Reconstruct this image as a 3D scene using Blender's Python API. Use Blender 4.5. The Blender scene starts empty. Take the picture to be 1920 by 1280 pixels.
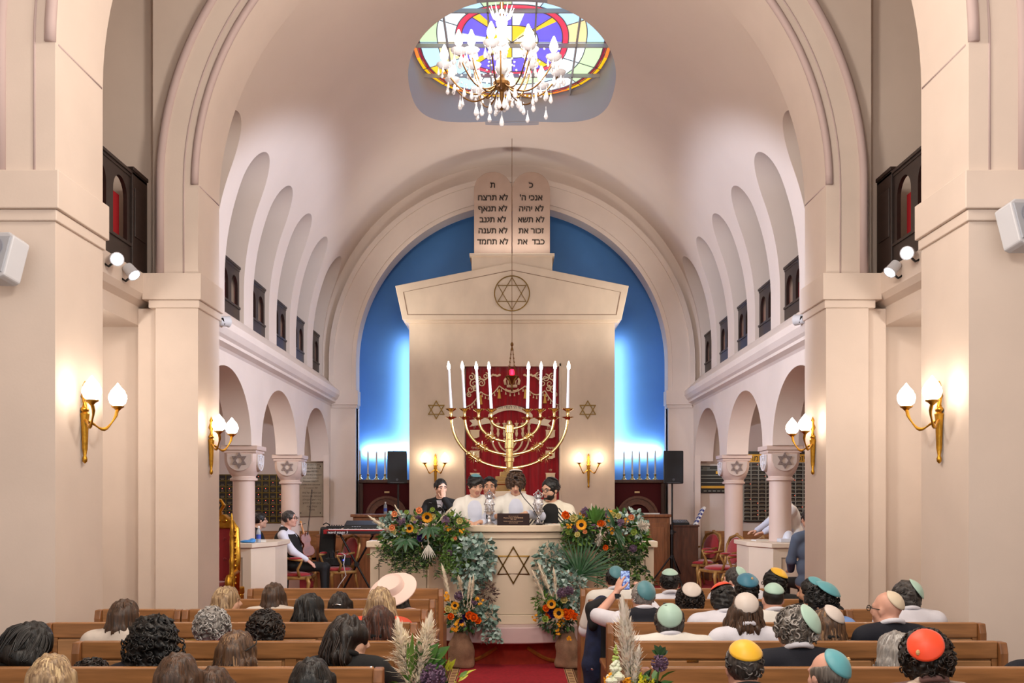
import bpy, bmesh, math, random
import numpy as np
from mathutils import Vector, Matrix, Euler
PI = math.pi
SC = bpy.context.scene
COL = SC.collection
rnd = random.Random(7)
# ------------------------------------------------------------------ camera, world, exposure
F = 1866.67
HC = 1.85
cd = bpy.data.cameras.new('camera'); cam = bpy.data.objects.new('camera', cd); COL.objects.link(cam)
cam.location = (0, 0, HC); cam.rotation_euler = (PI/2, 0, 0)
cd.lens = 35; cd.sensor_width = 36; cd.shift_y = (935-640)/1920; cd.clip_start = .05; cd.clip_end = 200
SC.camera = cam
SC.view_settings.view_transform = 'Standard'; SC.view_settings.look = 'None'
SC.view_settings.gamma = 1; SC.view_settings.use_curve_mapping = False
SC.view_settings.exposure = 0.0
cy = SC.cycles
cy.use_denoising = True; cy.max_bounces = 5; cy.diffuse_bounces = 4; cy.glossy_bounces = 3; cy.transmission_bounces = 4
cy.sample_clamp_indirect = 6; cy.caustics_reflective = False; cy.caustics_refractive = False
W = bpy.data.worlds.new('world'); SC.world = W; W.use_nodes = True
W.node_tree.nodes['Background'].inputs[0].default_value = (1, .965, .935, 1)
W.node_tree.nodes['Background'].inputs[1].default_value = 1.2
def lamp(name, typ, loc, aim, power, col, **kw):
    d = bpy.data.lights.new(name, typ); d.energy = power; d.color = col
    for k, v in kw.items(): setattr(d, k, v)
    o = bpy.data.objects.new(name, d); COL.objects.link(o); o.location = loc
    if aim is not None: o.rotation_euler = (Vector(aim)-Vector(loc)).to_track_quat('-Z', 'Y').to_euler()
    return o
COOL = (.80, .87, 1); WARM = (1, .89, .77)
for s in (-1, 1):
    lamp('gallery_spot_light', 'SPOT', (s*3.3, 11.75, 4.2), (-s*3.75, 15.0, 3.8), 1700, (.72, .80, 1), spot_size=1.05, spot_blend=.4, shadow_soft_size=.15)
    lamp('balcony_spot_light', 'SPOT', (s*3.72, 9.75, 4.22), (0, 12.5, 1.6), 210, (1, .93, .85), spot_size=.9, spot_blend=.8, shadow_soft_size=.08)
    lamp('bay_fill_light', 'POINT', (s*4.6, 9.2, 3.2), None, 60, WARM, shadow_soft_size=.15)  # added point without a fixture, brightens the bay walls
    lamp('aisle_ceiling_light', 'POINT', (s*5.2, 15.5, 3.2), None, 60, WARM, shadow_soft_size=.2)
    lamp('jamb_light', 'AREA', (s*2.95, 20.85, 3.4), (s*3.15, 20.15, 3.4), 9, (.92, .94, 1), shape='RECTANGLE', size=.04, size_y=3.6)
    lamp('ark_side_light', 'AREA', (s*2.24, 20.72, 3.9), (s*2.24, 21.0, 3.9), 17, (.88, .90, 1), shape='RECTANGLE', size=.05, size_y=2.6)
    lamp('shelf_light', 'AREA', (s*2.53, 20.90, 2.84), (s*2.53, 21.0, 2.86), 34, (.93, .95, 1), shape='RECTANGLE', size=1.15, size_y=.05)
for s in (-1, 1): lamp('vault_fill_spot', 'SPOT', (s*3.2, 18.2, 4.5), (-s*.8, 18.6, 8.3), 240, (1, .92, .84), spot_size=1.9, spot_blend=1, shadow_soft_size=.3)  # added spots without fixtures, put in to brighten the vault end
lamp('tablet_light', 'AREA', (0, 18.55, 6.49), (0, 18.66, 6.9), 7, (1, .95, .9), shape='RECTANGLE', size=1.45, size_y=.03)
lamp('nave_fill_light', 'POINT', (0, 2.6, 4.6), None, 400, WARM, shadow_soft_size=.4); lamp('nave_fill_light', 'POINT', (0, 6.3, 5.6), None, 420, WARM, shadow_soft_size=.4)  # added unseen fill points above the pews, no chandeliers hang here
lamp('bimah_light', 'SPOT', (0, 9.2, 7.2), (0, 14.5, 1.8), 560, (1, .94, .88), spot_size=.9, spot_blend=.8, shadow_soft_size=.3)
# ------------------------------------------------------------------ helpers
def P(px, py, Y): return Vector(((px-960)*Y/F, Y, HC+(935-py)*Y/F))
def lin(c):
    if isinstance(c, str): c = tuple(int(c[i:i+2], 16)/255 for i in (0, 2, 4))
    return tuple(x/12.92 if x <= .04045 else ((x+.055)/1.055)**2.4 for x in c)
MATS = {}
def mat(name, col, rough=.6, metal=0, var=0, vs=6, stretch=(1, 1, 1), bump=0, bs=40, emis=0, ecol=None, col2=None, sheen=0, trans=0, coat=0, lo=.35, hi=.65, alpha=1):
    if name in MATS: return MATS[name]
    m = bpy.data.materials.new(name); m.use_nodes = True; N = m.node_tree.nodes; L = m.node_tree.links
    b = N['Principled BSDF']; c = lin(col)
    b.inputs['Base Color'].default_value = (*c, 1); b.inputs['Roughness'].default_value = rough; b.inputs['Metallic'].default_value = metal
    if sheen: b.inputs['Sheen Weight'].default_value = sheen
    if trans: b.inputs['Transmission Weight'].default_value = trans
    if coat: b.inputs['Coat Weight'].default_value = coat
    if alpha < 1: b.inputs['Alpha'].default_value = alpha
    if emis:
        b.inputs['Emission Color'].default_value = (*lin(ecol or col), 1); b.inputs['Emission Strength'].default_value = emis
    if var or col2 or bump:
        tc = N.new('ShaderNodeTexCoord'); mp = N.new('ShaderNodeMapping'); mp.inputs['Scale'].default_value = stretch
        L.new(tc.outputs['Object'], mp.inputs[0])
    if var or col2:
        n = N.new('ShaderNodeTexNoise'); n.inputs['Scale'].default_value = vs; n.inputs['Detail'].default_value = 5
        L.new(mp.outputs[0], n.inputs[0])
        r = N.new('ShaderNodeValToRGB'); r.color_ramp.elements[0].position = lo; r.color_ramp.elements[1].position = hi
        c2 = lin(col2) if col2 else tuple(x*(1-var) for x in c)
        c1 = c if col2 else tuple(min(1, x*(1+var*.6)) for x in c)
        r.color_ramp.elements[0].color = (*c2, 1); r.color_ramp.elements[1].color = (*c1, 1)
        L.new(n.outputs['Fac'], r.inputs[0]); L.new(r.outputs[0], b.inputs['Base Color'])
    if bump:
        n2 = N.new('ShaderNodeTexNoise'); n2.inputs['Scale'].default_value = bs; n2.inputs['Detail'].default_value = 4
        L.new(mp.outputs[0], n2.inputs[0])
        bp = N.new('ShaderNodeBump'); bp.inputs['Strength'].default_value = bump; bp.inputs['Distance'].default_value = .01
        L.new(n2.outputs['Fac'], bp.inputs['Height']); L.new(bp.outputs[0], b.inputs['Normal'])
    MATS[name] = m; return m
def fin(o, label=None, cat=None, group=None, kind=None):
    for k, v in (('label', label), ('category', cat), ('group', group), ('kind', kind)):
        if v: o[k] = v
    return o
def thing(name, label, cat, loc=(0, 0, 0), rz=0, group=None, s=1):
    o = bpy.data.objects.new(name, None); COL.objects.link(o); o.empty_display_size = .05
    o.location = loc; o.rotation_euler = (0, 0, rz); o.scale = (s, s, s)
    return fin(o, label, cat, group)
def link(name, me, parent=None, loc=None, rot=None):
    o = bpy.data.objects.new(name, me); COL.objects.link(o)
    if parent: o.parent = parent
    if loc is not None: o.location = loc
    if rot is not None: o.rotation_euler = rot
    return o
def mesh_of(name, v, f, mats, mi=None, smooth=False):
    me = bpy.data.meshes.new(name); me.from_pydata(v, [], f)
    for m in (mats if isinstance(mats, (list, tuple)) else [mats]): me.materials.append(m)
    if mi is not None: me.polygons.foreach_set('material_index', mi)
    if smooth:
        me.polygons.foreach_set('use_smooth', [True]*len(f))
        if smooth is not True: me.set_sharp_from_angle(angle=smooth)
    me.update(); return me
class MB:
    def __init__(s): s.v = []; s.f = []; s.m = []; s.mi = 0; s.X = None
    def add(s, v, f):
        o = len(s.v)
        if s.X is not None: v = [s.X @ Vector(p) for p in v]
        s.v += [tuple(p) for p in v]; s.f += [tuple(i+o for i in q) for q in f]; s.m += [s.mi]*len(f); return s
    def box(s, x0, x1, y0, y1, z0, z1):
        v = [(x, y, z) for z in (z0, z1) for y in (y0, y1) for x in (x0, x1)]
        return s.add(v, [(0, 2, 3, 1), (4, 5, 7, 6), (0, 1, 5, 4), (2, 6, 7, 3), (0, 4, 6, 2), (1, 3, 7, 5)])
    def cbox(s, c, d): return s.box(c[0]-d[0]/2, c[0]+d[0]/2, c[1]-d[1]/2, c[1]+d[1]/2, c[2]-d[2]/2, c[2]+d[2]/2)
    def prism(s, poly, ax, a, b):
        # poly: 2D points (counter-clockwise or not); ax: extrusion axis
        def p3(p, t): return {'y': (p[0], t, p[1]), 'x': (t, p[0], p[1]), 'z': (p[0], p[1], t)}[ax]
        n = len(poly); v = [p3(p, a) for p in poly]+[p3(p, b) for p in poly]
        f = [tuple(range(n))[::-1], tuple(range(n, 2*n))]+[(i, (i+1) % n, (i+1) % n+n, i+n) for i in range(n)]
        return s.add(v, f)
    def strip(s, inner, outer, ax, a, b, closed=False):
        # ring-like prism between two polylines with same count
        def p3(p, t): return {'y': (p[0], t, p[1]), 'x': (t, p[0], p[1]), 'z': (p[0], p[1], t)}[ax]
        n = len(inner); v = [p3(p, a) for p in inner]+[p3(p, a) for p in outer]+[p3(p, b) for p in inner]+[p3(p, b) for p in outer]
        f = []
        for i in range(n if closed else n-1):
            j = (i+1) % n
            f += [(i, j, n+j, n+i), (2*n+i, 3*n+i, 3*n+j, 2*n+j), (i, 2*n+i, 2*n+j, j), (n+i, n+j, 3*n+j, 3*n+i)]
        if not closed: f += [(0, n, 3*n, 2*n), (n-1, 3*n-1, 4*n-1, 2*n-1)]
        return s.add(v, f)
    def tube(s, path, r, n=8, closed=False, cap=True):
        P_ = [Vector(p) for p in path]; m = len(P_); R = r if isinstance(r, (list, tuple)) else [r]*m
        v = []; up = None
        for i in range(m):
            t = (P_[(i+1) % m]-P_[i-1]) if closed else (P_[min(i+1, m-1)]-P_[max(i-1, 0)])
            if t.length < 1e-9: t = Vector((0, 0, 1))
            t.normalize()
            if up is None: up = t.orthogonal().normalized()
            else:
                up = up-t*up.dot(t)
                up = up.normalized() if up.length > 1e-6 else t.orthogonal().normalized()
            w = t.cross(up)
            for k in range(n):
                a = 2*PI*k/n; v.append(P_[i]+(up*math.cos(a)+w*math.sin(a))*R[i])
        f = []
        for i in range(m if closed else m-1):
            j = (i+1) % m
            f += [(i*n+k, i*n+(k+1) % n, j*n+(k+1) % n, j*n+k) for k in range(n)]
        if cap and not closed: f += [tuple(range(n))[::-1], tuple(range((m-1)*n, m*n))]
        return s.add(v, f)
    def lathe(s, prof, n=24, loc=(0, 0, 0), R=None):
        v = []; loc = Vector(loc)
        for r, z in prof:
            for k in range(n):
                a = 2*PI*k/n; p = Vector((r*math.cos(a), r*math.sin(a), z)); v.append(loc+(R @ p if R else p))
        m = len(prof)
        f = [(i*n+k, i*n+(k+1) % n, (i+1)*n+(k+1) % n, (i+1)*n+k) for i in range(m-1) for k in range(n)]
        f += [tuple(range(n))[::-1], tuple(range((m-1)*n, m*n))]
        return s.add(v, f)
    def ell(s, c, r, n=12, R=None):
        if not isinstance(r, (tuple, list)): r = (r, r, r)
        m = max(4, n//2); c = Vector(c); v = []
        for i in range(m+1):
            t = PI*i/m; rr = max(math.sin(t), .02)
            for k in range(n):
                a = 2*PI*k/n; p = Vector((r[0]*rr*math.cos(a), r[1]*rr*math.sin(a), -r[2]*math.cos(t))); v.append(c+(R @ p if R else p))
        f = [(i*n+k, i*n+(k+1) % n, (i+1)*n+(k+1) % n, (i+1)*n+k) for i in range(m) for k in range(n)]
        f += [tuple(range(n))[::-1], tuple(range(m*n, (m+1)*n))]
        return s.add(v, f)
    def build(s, name, mats, parent=None, smooth=False, loc=None, rot=None, bevel=0, world=False):
        v = s.v
        if world and parent: l = parent.location; v = [(p[0]-l[0], p[1]-l[1], p[2]-l[2]) for p in v]
        me = mesh_of(name, v, s.f, mats, s.m, smooth)
        o = link(name, me, parent, loc, rot)
        if bevel:
            b = o.modifiers.new('bevel', 'BEVEL'); b.width = bevel; b.segments = 2; b.limit_method = 'ANGLE'; b.angle_limit = .7; b.harden_normals = False
        return o
def top(mb, name, mats, label, cat, group=None, kind=None, base=None, **kw):
    # a thing that is one mesh; world coordinates, origin moved to base
    if base is None:
        a = np.array(mb.v); base = ((a[:, 0].min()+a[:, 0].max())/2, (a[:, 1].min()+a[:, 1].max())/2, a[:, 2].min())
    mb.v = [(p[0]-base[0], p[1]-base[1], p[2]-base[2]) for p in mb.v]
    return fin(mb.build(name, mats, loc=base, **kw), label, cat, group, kind)
def struct(mb, name, mats, label='cream plaster wall', cat='wall', **kw): return fin(mb.build(name, mats, **kw), label, cat, None, 'structure')
def dup(root, loc, rz=None, label=None, group=None, parent=None, flip=False):
    r = root.copy(); COL.objects.link(r)
    if parent is not None: r.parent = parent
    else:
        r.location = loc
        if rz is not None: r.rotation_euler = (0, 0, rz)
    if label: r['label'] = label
    if group: r['group'] = group
    for ch in list(root.children): dup(ch, None, parent=r)
    return r
def arcp(cx, cz, r, a0, a1, n, rz=None): 
    rz = rz or r
    return [(cx+r*math.cos(a0+(a1-a0)*i/n), cz+rz*math.sin(a0+(a1-a0)*i/n)) for i in range(n+1)]
def text(body, size, m, parent, loc, rot=(PI/2, 0, 0), name='lettering', ext=.002, align='CENTER', sx=1, rtl=False, world=False, bold=0):
    from mathutils.geometry import tessellate_polygon
    c = bpy.data.curves.new(name, 'FONT'); c.body = body[::-1] if rtl else body; c.size = 1; c.align_x = align; c.align_y = 'CENTER'
    o = bpy.data.objects.new(name, c); COL.objects.link(o); bpy.context.view_layer.update()
    cu = o.to_curve(bpy.context.evaluated_depsgraph_get()); L = []
    for sp in cu.splines:
        B = sp.bezier_points; pts = []
        if len(B) < 2: continue
        for k in range(len(B)):
            a, b = B[k], B[(k+1) % len(B)]; st = (a.handle_right-a.co).length+(b.handle_left-b.co).length < 1e-5
            for t in ((0,) if st else (0, .25, .5, .75)):
                u = 1-t; p = a.co*u**3+a.handle_right*3*u*u*t+b.handle_left*3*u*t*t+b.co*t**3; pts.append(Vector((p.x, p.y, 0)))
        q = [p for k, p in enumerate(pts) if (p-pts[k-1]).length > 1e-5]
        if len(q) > 2: L.append(q)
    o.to_curve_clear(); bpy.data.objects.remove(o); bpy.data.curves.remove(c)
    bb = [(min(p.x for p in q), max(p.x for p in q), min(p.y for p in q), max(p.y for p in q)) for q in L]
    ins = lambda a, b: a[0] > b[0]+1e-4 and a[1] < b[1]-1e-4 and a[2] > b[2]+1e-4 and a[3] < b[3]-1e-4
    own = [next((j for j in range(len(L)) if j != i and ins(bb[i], bb[j])), -1) for i in range(len(L))]
    mb = MB(); e = ext/size
    for i, q in enumerate(L):
        if own[i] >= 0: continue
        G = [q]+[L[j] for j in range(len(L)) if own[j] == i]; ar = sum(q[k-1].x*q[k].y-q[k].x*q[k-1].y for k in range(len(q)))
        if bold:
            G2 = []
            for gi, g in enumerate(G):
                A = sum(g[k-1].x*g[k].y-g[k].x*g[k-1].y for k in range(len(g))); sg = (1 if A > 0 else -1)*(1 if gi == 0 else -1); r = []
                for k in range(len(g)):
                    t = (g[(k+1) % len(g)]-g[k-1]); t = t.normalized() if t.length > 0 else Vector((1, 0, 0)); r.append(g[k]+Vector((t.y, -t.x, 0))*bold*sg)
                G2.append(r)
            G = G2
        F_ = [p for g in G for p in g]; n = len(F_); T = tessellate_polygon(G)
        f = [tuple(t) for t in T]; k0 = 0
        for g in G:
            m_ = len(g); f += [(k0+k, k0+(k+1) % m_, n+k0+(k+1) % m_, n+k0+k) for k in range(m_)]; k0 += m_
        mb.add([(p.x, p.y, e) for p in F_]+[(p.x, p.y, -e) for p in F_], f)
    if world and parent: loc = Vector(loc)-parent.location
    q = mb.build(name, m, parent, loc=loc, rot=rot); q.scale = (sx*size, size, size); return q
def hexagram(mb, c, r, w, ax='y', t=(-.01, .01), aspect=1):
    # two outlined triangles, in the xz plane (ax y) 
    for fl in (1, -1):
        o = []; i_ = []
        for k in range(3):
            a = PI/2+2*PI*k/3
            o.append((c[0]+r*math.cos(a)*aspect, c[1]+fl*r*math.sin(a))); q = r-2*w
            i_.append((c[0]+q*math.cos(a)*aspect, c[1]+fl*q*math.sin(a)))
        e = .0006*fl
        mb.strip(i_, o, ax, t[0]+e, t[1]+e, closed=True)
# ------------------------------------------------------------------ materials of the shell
plaster = mat('cream_plaster', (.86, .80, .755), .75, var=.045, vs=1.3, bump=.05, bs=60)
plaster_v = mat('vault_plaster', (.86, .80, .755), .8, var=.03, vs=.8)
lav = mat('mauve_moulding', (.74, .66, .65), .7)
stone = mat('limestone', (.84, .77, .68), .5, var=.09, vs=2.2, stretch=(1, 1, .6), bump=.03, bs=30)
stone2 = mat('pulpit_stone', (.86, .79, .70), .4, var=.05, vs=1.5)
bluep = mat('blue_paint', (.34, .57, .83), .6, var=.05, vs=1.5)
redc = mat('red_carpet', (.58, .085, .13), .95, var=.18, vs=25, bump=.2, bs=300)
woodm = mat('oak_wood', (.56, .36, .20), .38, var=.3, vs=3, stretch=(1.2, 9, 9), bump=.05, bs=20)
woodd = mat('dark_balcony_wood', (.15, .10, .085), .4, var=.2, vs=6, stretch=(1, 1, 4))
brass = mat('polished_brass', (.93, .82, .56), .18, 1, var=.08, vs=10)
bronze = mat('bronze', (.40, .30, .14), .38, 1)
gold = mat('gilt', (.80, .60, .22), .34, 1, var=.2, vs=20, bump=.25, bs=60)
blackm = mat('black_plastic', (.035, .037, .042), .5)
blackmet = mat('black_metal', (.03, .03, .033), .35, .3)
white = mat('white_wax', (.93, .92, .90), .5)
velvet = mat('crimson_velvet', (.62, .025, .10), .85, sheen=.5, var=.2, vs=5, stretch=(4, 4, .6))
# ------------------------------------------------------------------ architecture
W_ = 3.4; YC = 19.9; R_ = 3.78; SP = 4.75; G0 = 11.56
OX = 6.6
m = MB(); m.box(-OX, OX, -3, 21.3, -.2, 0)
struct(m, 'floor', mat('floor_parquet', (.36, .24, .15), .5, var=.3, vs=5, stretch=(1, 8, 1)), 'brown parquet floor under the pews', 'floor')
m = MB(); m.box(-OX-.2, -OX, -3, 21.3, 0, 9.8); struct(m, 'wall_left', plaster)
m = MB(); m.box(OX, OX+.2, -3, 21.3, 0, 9.8); struct(m, 'wall_right', plaster)
m = MB(); m.box(-OX-.2, OX+.2, 21.1, 21.3, 0, 9.8); struct(m, 'wall_back', plaster)
m = MB(); m.box(-OX-.2, OX+.2, -3, 21.3, 9.8, 10); struct(m, 'ceiling', plaster, 'plain plaster ceiling above the nave', 'ceiling')
# transverse walls with round arches
def trans_wall(Y0, Y1, nm):
    A = arcp(0, 5.25, W_, 0, PI, 64)
    for sgn in (1,):
        m = MB()
        inner = [(W_, 0)]+A+[(-W_, 0)]
        # core slab, stepped back beside the archivolt
        outer = [(3.95, 0)]+[(3.95*1, 5.25)] + [(max(-3.95, min(3.95, p[0]*3)), 9.8) for p in A[1:-1]] + [(-3.95, 5.25), (-3.95, 0)]
        m.strip(inner, outer, 'y', Y0+.17, Y1)
        for s in (-1, 1): m.box(min(s*3.95, s*OX), max(s*3.95, s*OX), Y0+.37, Y1, 0, 9.8)
        o2 = [(3.86, 0)]+arcp(0, 5.25, 3.86, 0, PI, 64)+[(-3.86, 0)]
        m.strip(inner, o2, 'y', Y0, Y0+.17)
        struct(m, nm, plaster, smooth=.5)
    m = MB()
    for s in (-1, 1):
        x0, x1 = sorted((s*(W_-.045), s*3.99)); m.box(x0, x1, Y0-.05, Y1+.03, 4.0, 4.285)
        x0, x1 = sorted((s*(W_-.02), s*3.93)); m.box(x0, x1, Y0-.022, Y1+.02, 3.915, 4.0)
        x0, x1 = sorted((s*3.86, s*4.09)); m.box(x0, x1, Y0+.1, Y0+.3, 0, 3.93)
    struct(m, 'trim_'+nm[-1], plaster, 'projecting cornice blocks round the piers', 'moulding', bevel=.008)
    m = MB()
    m.tube([(p[0], Y0-.005, p[1]) for p in arcp(0, 5.25, W_+.035, 0, PI, 72)], .04, 10)
    pth = [(3.81, 4.285)]+arcp(0, 5.25, 3.81, 0, PI, 72)+[(-3.81, 4.285)]
    m.tube([(p[0], Y0+.0, p[1]) for p in pth], .045, 10)
    pth = [(3.555, 4.285)]+arcp(0, 5.25, 3.555, 0, PI, 72)+[(-3.555, 4.285)]
    m.tube([(p[0], Y0+.004, p[1]) for p in pth], .012, 6)
    for s in (-1, 1): m.box(*sorted((s*(W_-.004), s*(W_+.01))), Y0+.05, Y1-.02, 5.243, 5.257)
    struct(m, 'trim_'+str(int(nm[-1])+2), lav, 'mauve roll mouldings along the arch', 'moulding', smooth=True)
trans_wall(7.41, 8.27, 'wall_arch_1'); trans_wall(10.78, G0, 'wall_arch_2')
# beams and balconies between the two arches
for s, nm in ((-1, 'left'), (1, 'right')):
    m = MB(); sx = lambda a: s*a
    m.prism([(sx(4.09), 3.75), (sx(4.09), 3.95), (sx(4.02), 4.0), (sx(3.98), 4.06), (sx(3.98), 4.285), (sx(OX), 4.285), (sx(OX), 4.05), (sx(4.6), 3.95), (sx(4.6), 3.75)], 'y', 8.27, 11.0)
    struct(m, 'trim_'+('5' if s < 0 else '6'), plaster, 'balcony beam with cornice between the piers', 'beam')
# gallery shell: lower wall, vault, windows and oculus cut out
TH = .45
inn = [(R_, 3.9)]+arcp(0, SP, R_, 0, PI, 120)+[(-R_, 3.9)]
out = [(R_+TH, 3.9)]+arcp(0, SP, R_+TH, 0, PI, 120)+[(-R_-TH, 3.9)]
m = MB(); m.strip(inn, out, 'y', G0-.02, YC+.05)
vault = m.build('vault_shell', plaster_v)
cut = MB()
for k in range(6):
    yc = 12.12+1.445*k; hw = .47; zt = 6.55
    poly = [(yc-hw, 4.31), (yc+hw, 4.31)]+arcp(yc, zt-.5, hw, 0, PI, 24, .5)
    cut.prism(poly, 'x', 1.2, 6.0); cut.prism(poly, 'x', -6.0, -1.2)
def sup(a, b, n, e=2.5, cy_=15.47):
    o = []
    for i in range(n):
        t = 2*PI*i/n; c, s_ = math.cos(t), math.sin(t)
        o.append((a*math.copysign(abs(c)**(2/e), c), cy_+b*math.copysign(abs(s_)**(2/e), s_)))
    return o
OC = sup(1.58, 2.14, 96)
cut.prism(OC, 'z', 7.0, 9.5)
co = cut.build('cutter', plaster)
bm_ = vault.modifiers.new('b', 'BOOLEAN'); bm_.object = co; bm_.operation = 'DIFFERENCE'; bm_.solver = 'EXACT'; bm_.use_self = False
bpy.context.view_layer.update()
me = bpy.data.meshes.new_from_object(vault.evaluated_get(bpy.context.evaluated_depsgraph_get()))
bpy.data.objects.remove(co); bpy.data.objects.remove(vault)
me.polygons.foreach_set('use_smooth', [True]*len(me.polygons)); me.set_sharp_from_angle(angle=.35)
me.materials.clear(); me.materials.append(plaster_v); me.materials.append(mat('shaded_shaft_plaster', (.66, .66, .70), .8))  # opening walls greyed in colour to stand for dim, cool skylight
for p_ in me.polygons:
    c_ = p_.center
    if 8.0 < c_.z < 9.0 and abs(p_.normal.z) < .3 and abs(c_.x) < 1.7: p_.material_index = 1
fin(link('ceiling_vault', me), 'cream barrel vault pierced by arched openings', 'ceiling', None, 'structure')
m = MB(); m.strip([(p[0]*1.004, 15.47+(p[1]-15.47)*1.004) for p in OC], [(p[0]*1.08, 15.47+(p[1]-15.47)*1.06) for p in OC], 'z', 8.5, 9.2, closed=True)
struct(m, 'trim_7', mat('shaded_shaft_plaster', (.66, .66, .70), .8), 'plaster shaft of the round skylight', 'wall', smooth=.6)  # same plaster as the vault, its cool shade put into the colour
# gallery floor behind the openings, cornice and sloped sill, arcade
for s, nm in ((-1, 'left'), (1, 'right')):
    m = MB(); X = lambda a: s*a
    pr = [(3.97, 3.70), (3.61, 3.70), (3.58, 3.73), (3.50, 3.76), (3.50, 3.80), (3.46, 3.83), (3.42, 3.90), (3.42, 3.99), (3.46, 4.02), (3.76, 4.30), (OX, 4.30), (OX, 4.15), (3.97, 4.0)]
    m.prism([(X(a), b) for a, b in pr], 'y', G0-.01, YC+.02)
    struct(m, 'trim_'+('8' if s < 0 else '9'), plaster, 'gallery cornice with sloped sill', 'moulding', smooth=.3)
    # arcade wall: polygon in (y,z)
    poly = [(G0-.02, 3.72), (G0-.02, 2.593)]
    for a, b in ((11.45, 13.79), (14.35, 16.73), (17.31, 19.65)):
        c_ = (a+b)/2; r = (b-a)/2
        poly += [(c_-r*math.cos(PI*i/28), 2.593+.94*math.sin(PI*i/28)) for i in range(29)]
    poly = [poly[0]]+[q for q in poly[2:]]+[(19.65, 0), (YC+.02, 0), (YC+.02, 3.72)]
    m = MB()
    n0 = len(poly)
    up = [(q[0], 3.72) for q in poly[1:-3]]
    m.strip(poly[1:-3], up, 'x', X(3.61), X(3.97)); m.box(*sorted((X(3.61), X(3.72))), 19.64, YC+.05, 0, 3.72)
    struct(m, 'wall_arcade_'+nm, plaster, smooth=.5)
    # aisle ceiling
    m = MB(); m.box(*sorted((X(3.97), X(OX))), G0, YC+.05, 3.70, 3.9); struct(m, 'ceiling_aisle_'+nm, plaster, 'flat plaster ceiling of the side aisle', 'ceiling')
# chancel wall
spz = 4.60; ri = 3.11
m = MB(); inner = [(ri, 0)]+arcp(0, spz, ri, 0, PI, 72)+[(-ri, 0)]
outer = [(OX, 0), (OX, spz)]+[(max(-OX, min(OX, p[0]*4)), 9.8) for p in arcp(0, spz, ri, 0, PI, 72)[1:-1]]+[(-OX, spz), (-OX, 0)]
m.strip(inner, outer, 'y', YC, YC+.4); struct(m, 'wall_chancel', plaster_v, smooth=.5)
m = MB()
for r0, r1, y in ((ri+.0, ri+.10, .05), (ri+.08, 3.56, .09), (3.54, 3.64, .13)):
    m.strip([(r0, 3.98)]+arcp(0, spz, r0, 0, PI, 72)+[(-r0, 3.98)], [(r1, 3.98)]+arcp(0, spz, r1, 0, PI, 72)+[(-r1, 3.98)], 'y', YC-y, YC)
for s in (-1, 1):
    for a, b, y, z0, z1 in ((ri, 3.66, .09, 0, 3.73), (ri-.05, 3.60, .16, 3.72, 4.0), (ri-.03, 3.58, .12, 3.66, 3.74)):
        x0, x1 = sorted((s*a, s*b)); m.box(x0, x1, YC-y, YC+.2, z0, z1)
struct(m, 'trim_10', plaster, 'chancel arch band on two pilasters', 'moulding', smooth=.5)
m = MB(); m.box(-4.2, 4.2, 21.0, 21.12, 0, 9.6)
struct(m, 'wall_apse', bluep, 'blue painted apse wall behind the ark')
m = MB()
for s in (-1, 1): m.box(*sorted((s*3.3, s*3.4)), YC+.4, 21.05, 0, 9.6)
struct(m, 'wall_apse_side', bluep, 'blue side walls of the apse')
# platform and aisle carpet
m = MB(); m.box(-3.6, 3.6, 11.5, 19.95, 0, .27); struct(m, 'floor_platform', redc, 'red carpeted platform in front of the ark', 'floor', bevel=.015)
for s in (-1, 1):
    m = MB(); m.box(*sorted((s*3.6, s*OX)), 11.56, 19.9, 0, .27); struct(m, 'floor_aisle_'+('left' if s < 0 else 'right'), redc, 'red carpeted side aisle floor', 'floor')
# stained glass skylight: coloured cells
GZ = 8.95
gcol = {'sky': 'b4dcf4', 'pale': 'dcebf2', 'green': 'c3ddb4', 'yel': 'f6c531', 'cream': 'ecd9a0', 'ora': 'ee7a2c', 'pur': '6a5fe0', 'red': 'd0405a', 'gold': 'f0b000', 'maroon': '7a1030', 'blue2': '6fa4dc'}
gm = [mat('stained_glass_'+k, v, .2, emis=1.15, ecol=v) for k, v in gcol.items()]; gk = list(gcol)
GW = thing('window_1', 'round stained glass skylight with a blue central disc', 'window', (0, 15.47, GZ)); GW['kind'] = 'structure'
m = MB(); rg = random.Random(3)
GA, GB = 1.56, 2.12
def gp(r, a): 
    c, s_ = math.cos(a), math.sin(a); e = 2.5
    return (GA*r*math.copysign(abs(c)**(2/e), c), GB*r*math.copysign(abs(s_)**(2/e), s_), 0)
rings = [0, .26, .50, .56, .74, .92, .955, 1.0]; NA = 32
for i in range(len(rings)-1):
    for k in range(NA):
        st = {0: 1, 1: 2, 3: 1, 4: 1}.get(i, 1)
        a0, a1 = 2*PI*k/NA, 2*PI*(k+1)/NA
        if i == 0: c = 'yel' if k % 8 < 3 else ('cream' if k % 8 < 5 else 'pale')
        elif i == 1: c = 'pale' if k % 8 in (0,) else ('yel' if k % 8 in (4,) else 'pur')
        elif i == 2: c = 'red'
        elif i == 3: c = ['sky', 'pale', 'green', 'sky', 'pale', 'pale', 'cream', 'sky'][(k//2*3+1) % 8]
        elif i == 4: c = ['green', 'sky', 'pale', 'sky', 'sky', 'green', 'yel' if k % 4 else 'ora', 'pale'][(k//2*5) % 8]
        elif i == 5: c = 'maroon'
        else: c = 'gold' if k % 5 else 'ora'
        m.mi = gk.index(c)
        v = [gp(rings[i], a0), gp(rings[i+1], a0), gp(rings[i+1], a1), gp(rings[i], a1)]
        m.add(v, [(0, 3, 2, 1)])
m.build('pane', gm, GW)
lead = mat('lead_came', (.50, .50, .54), .6); m = MB()
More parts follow.
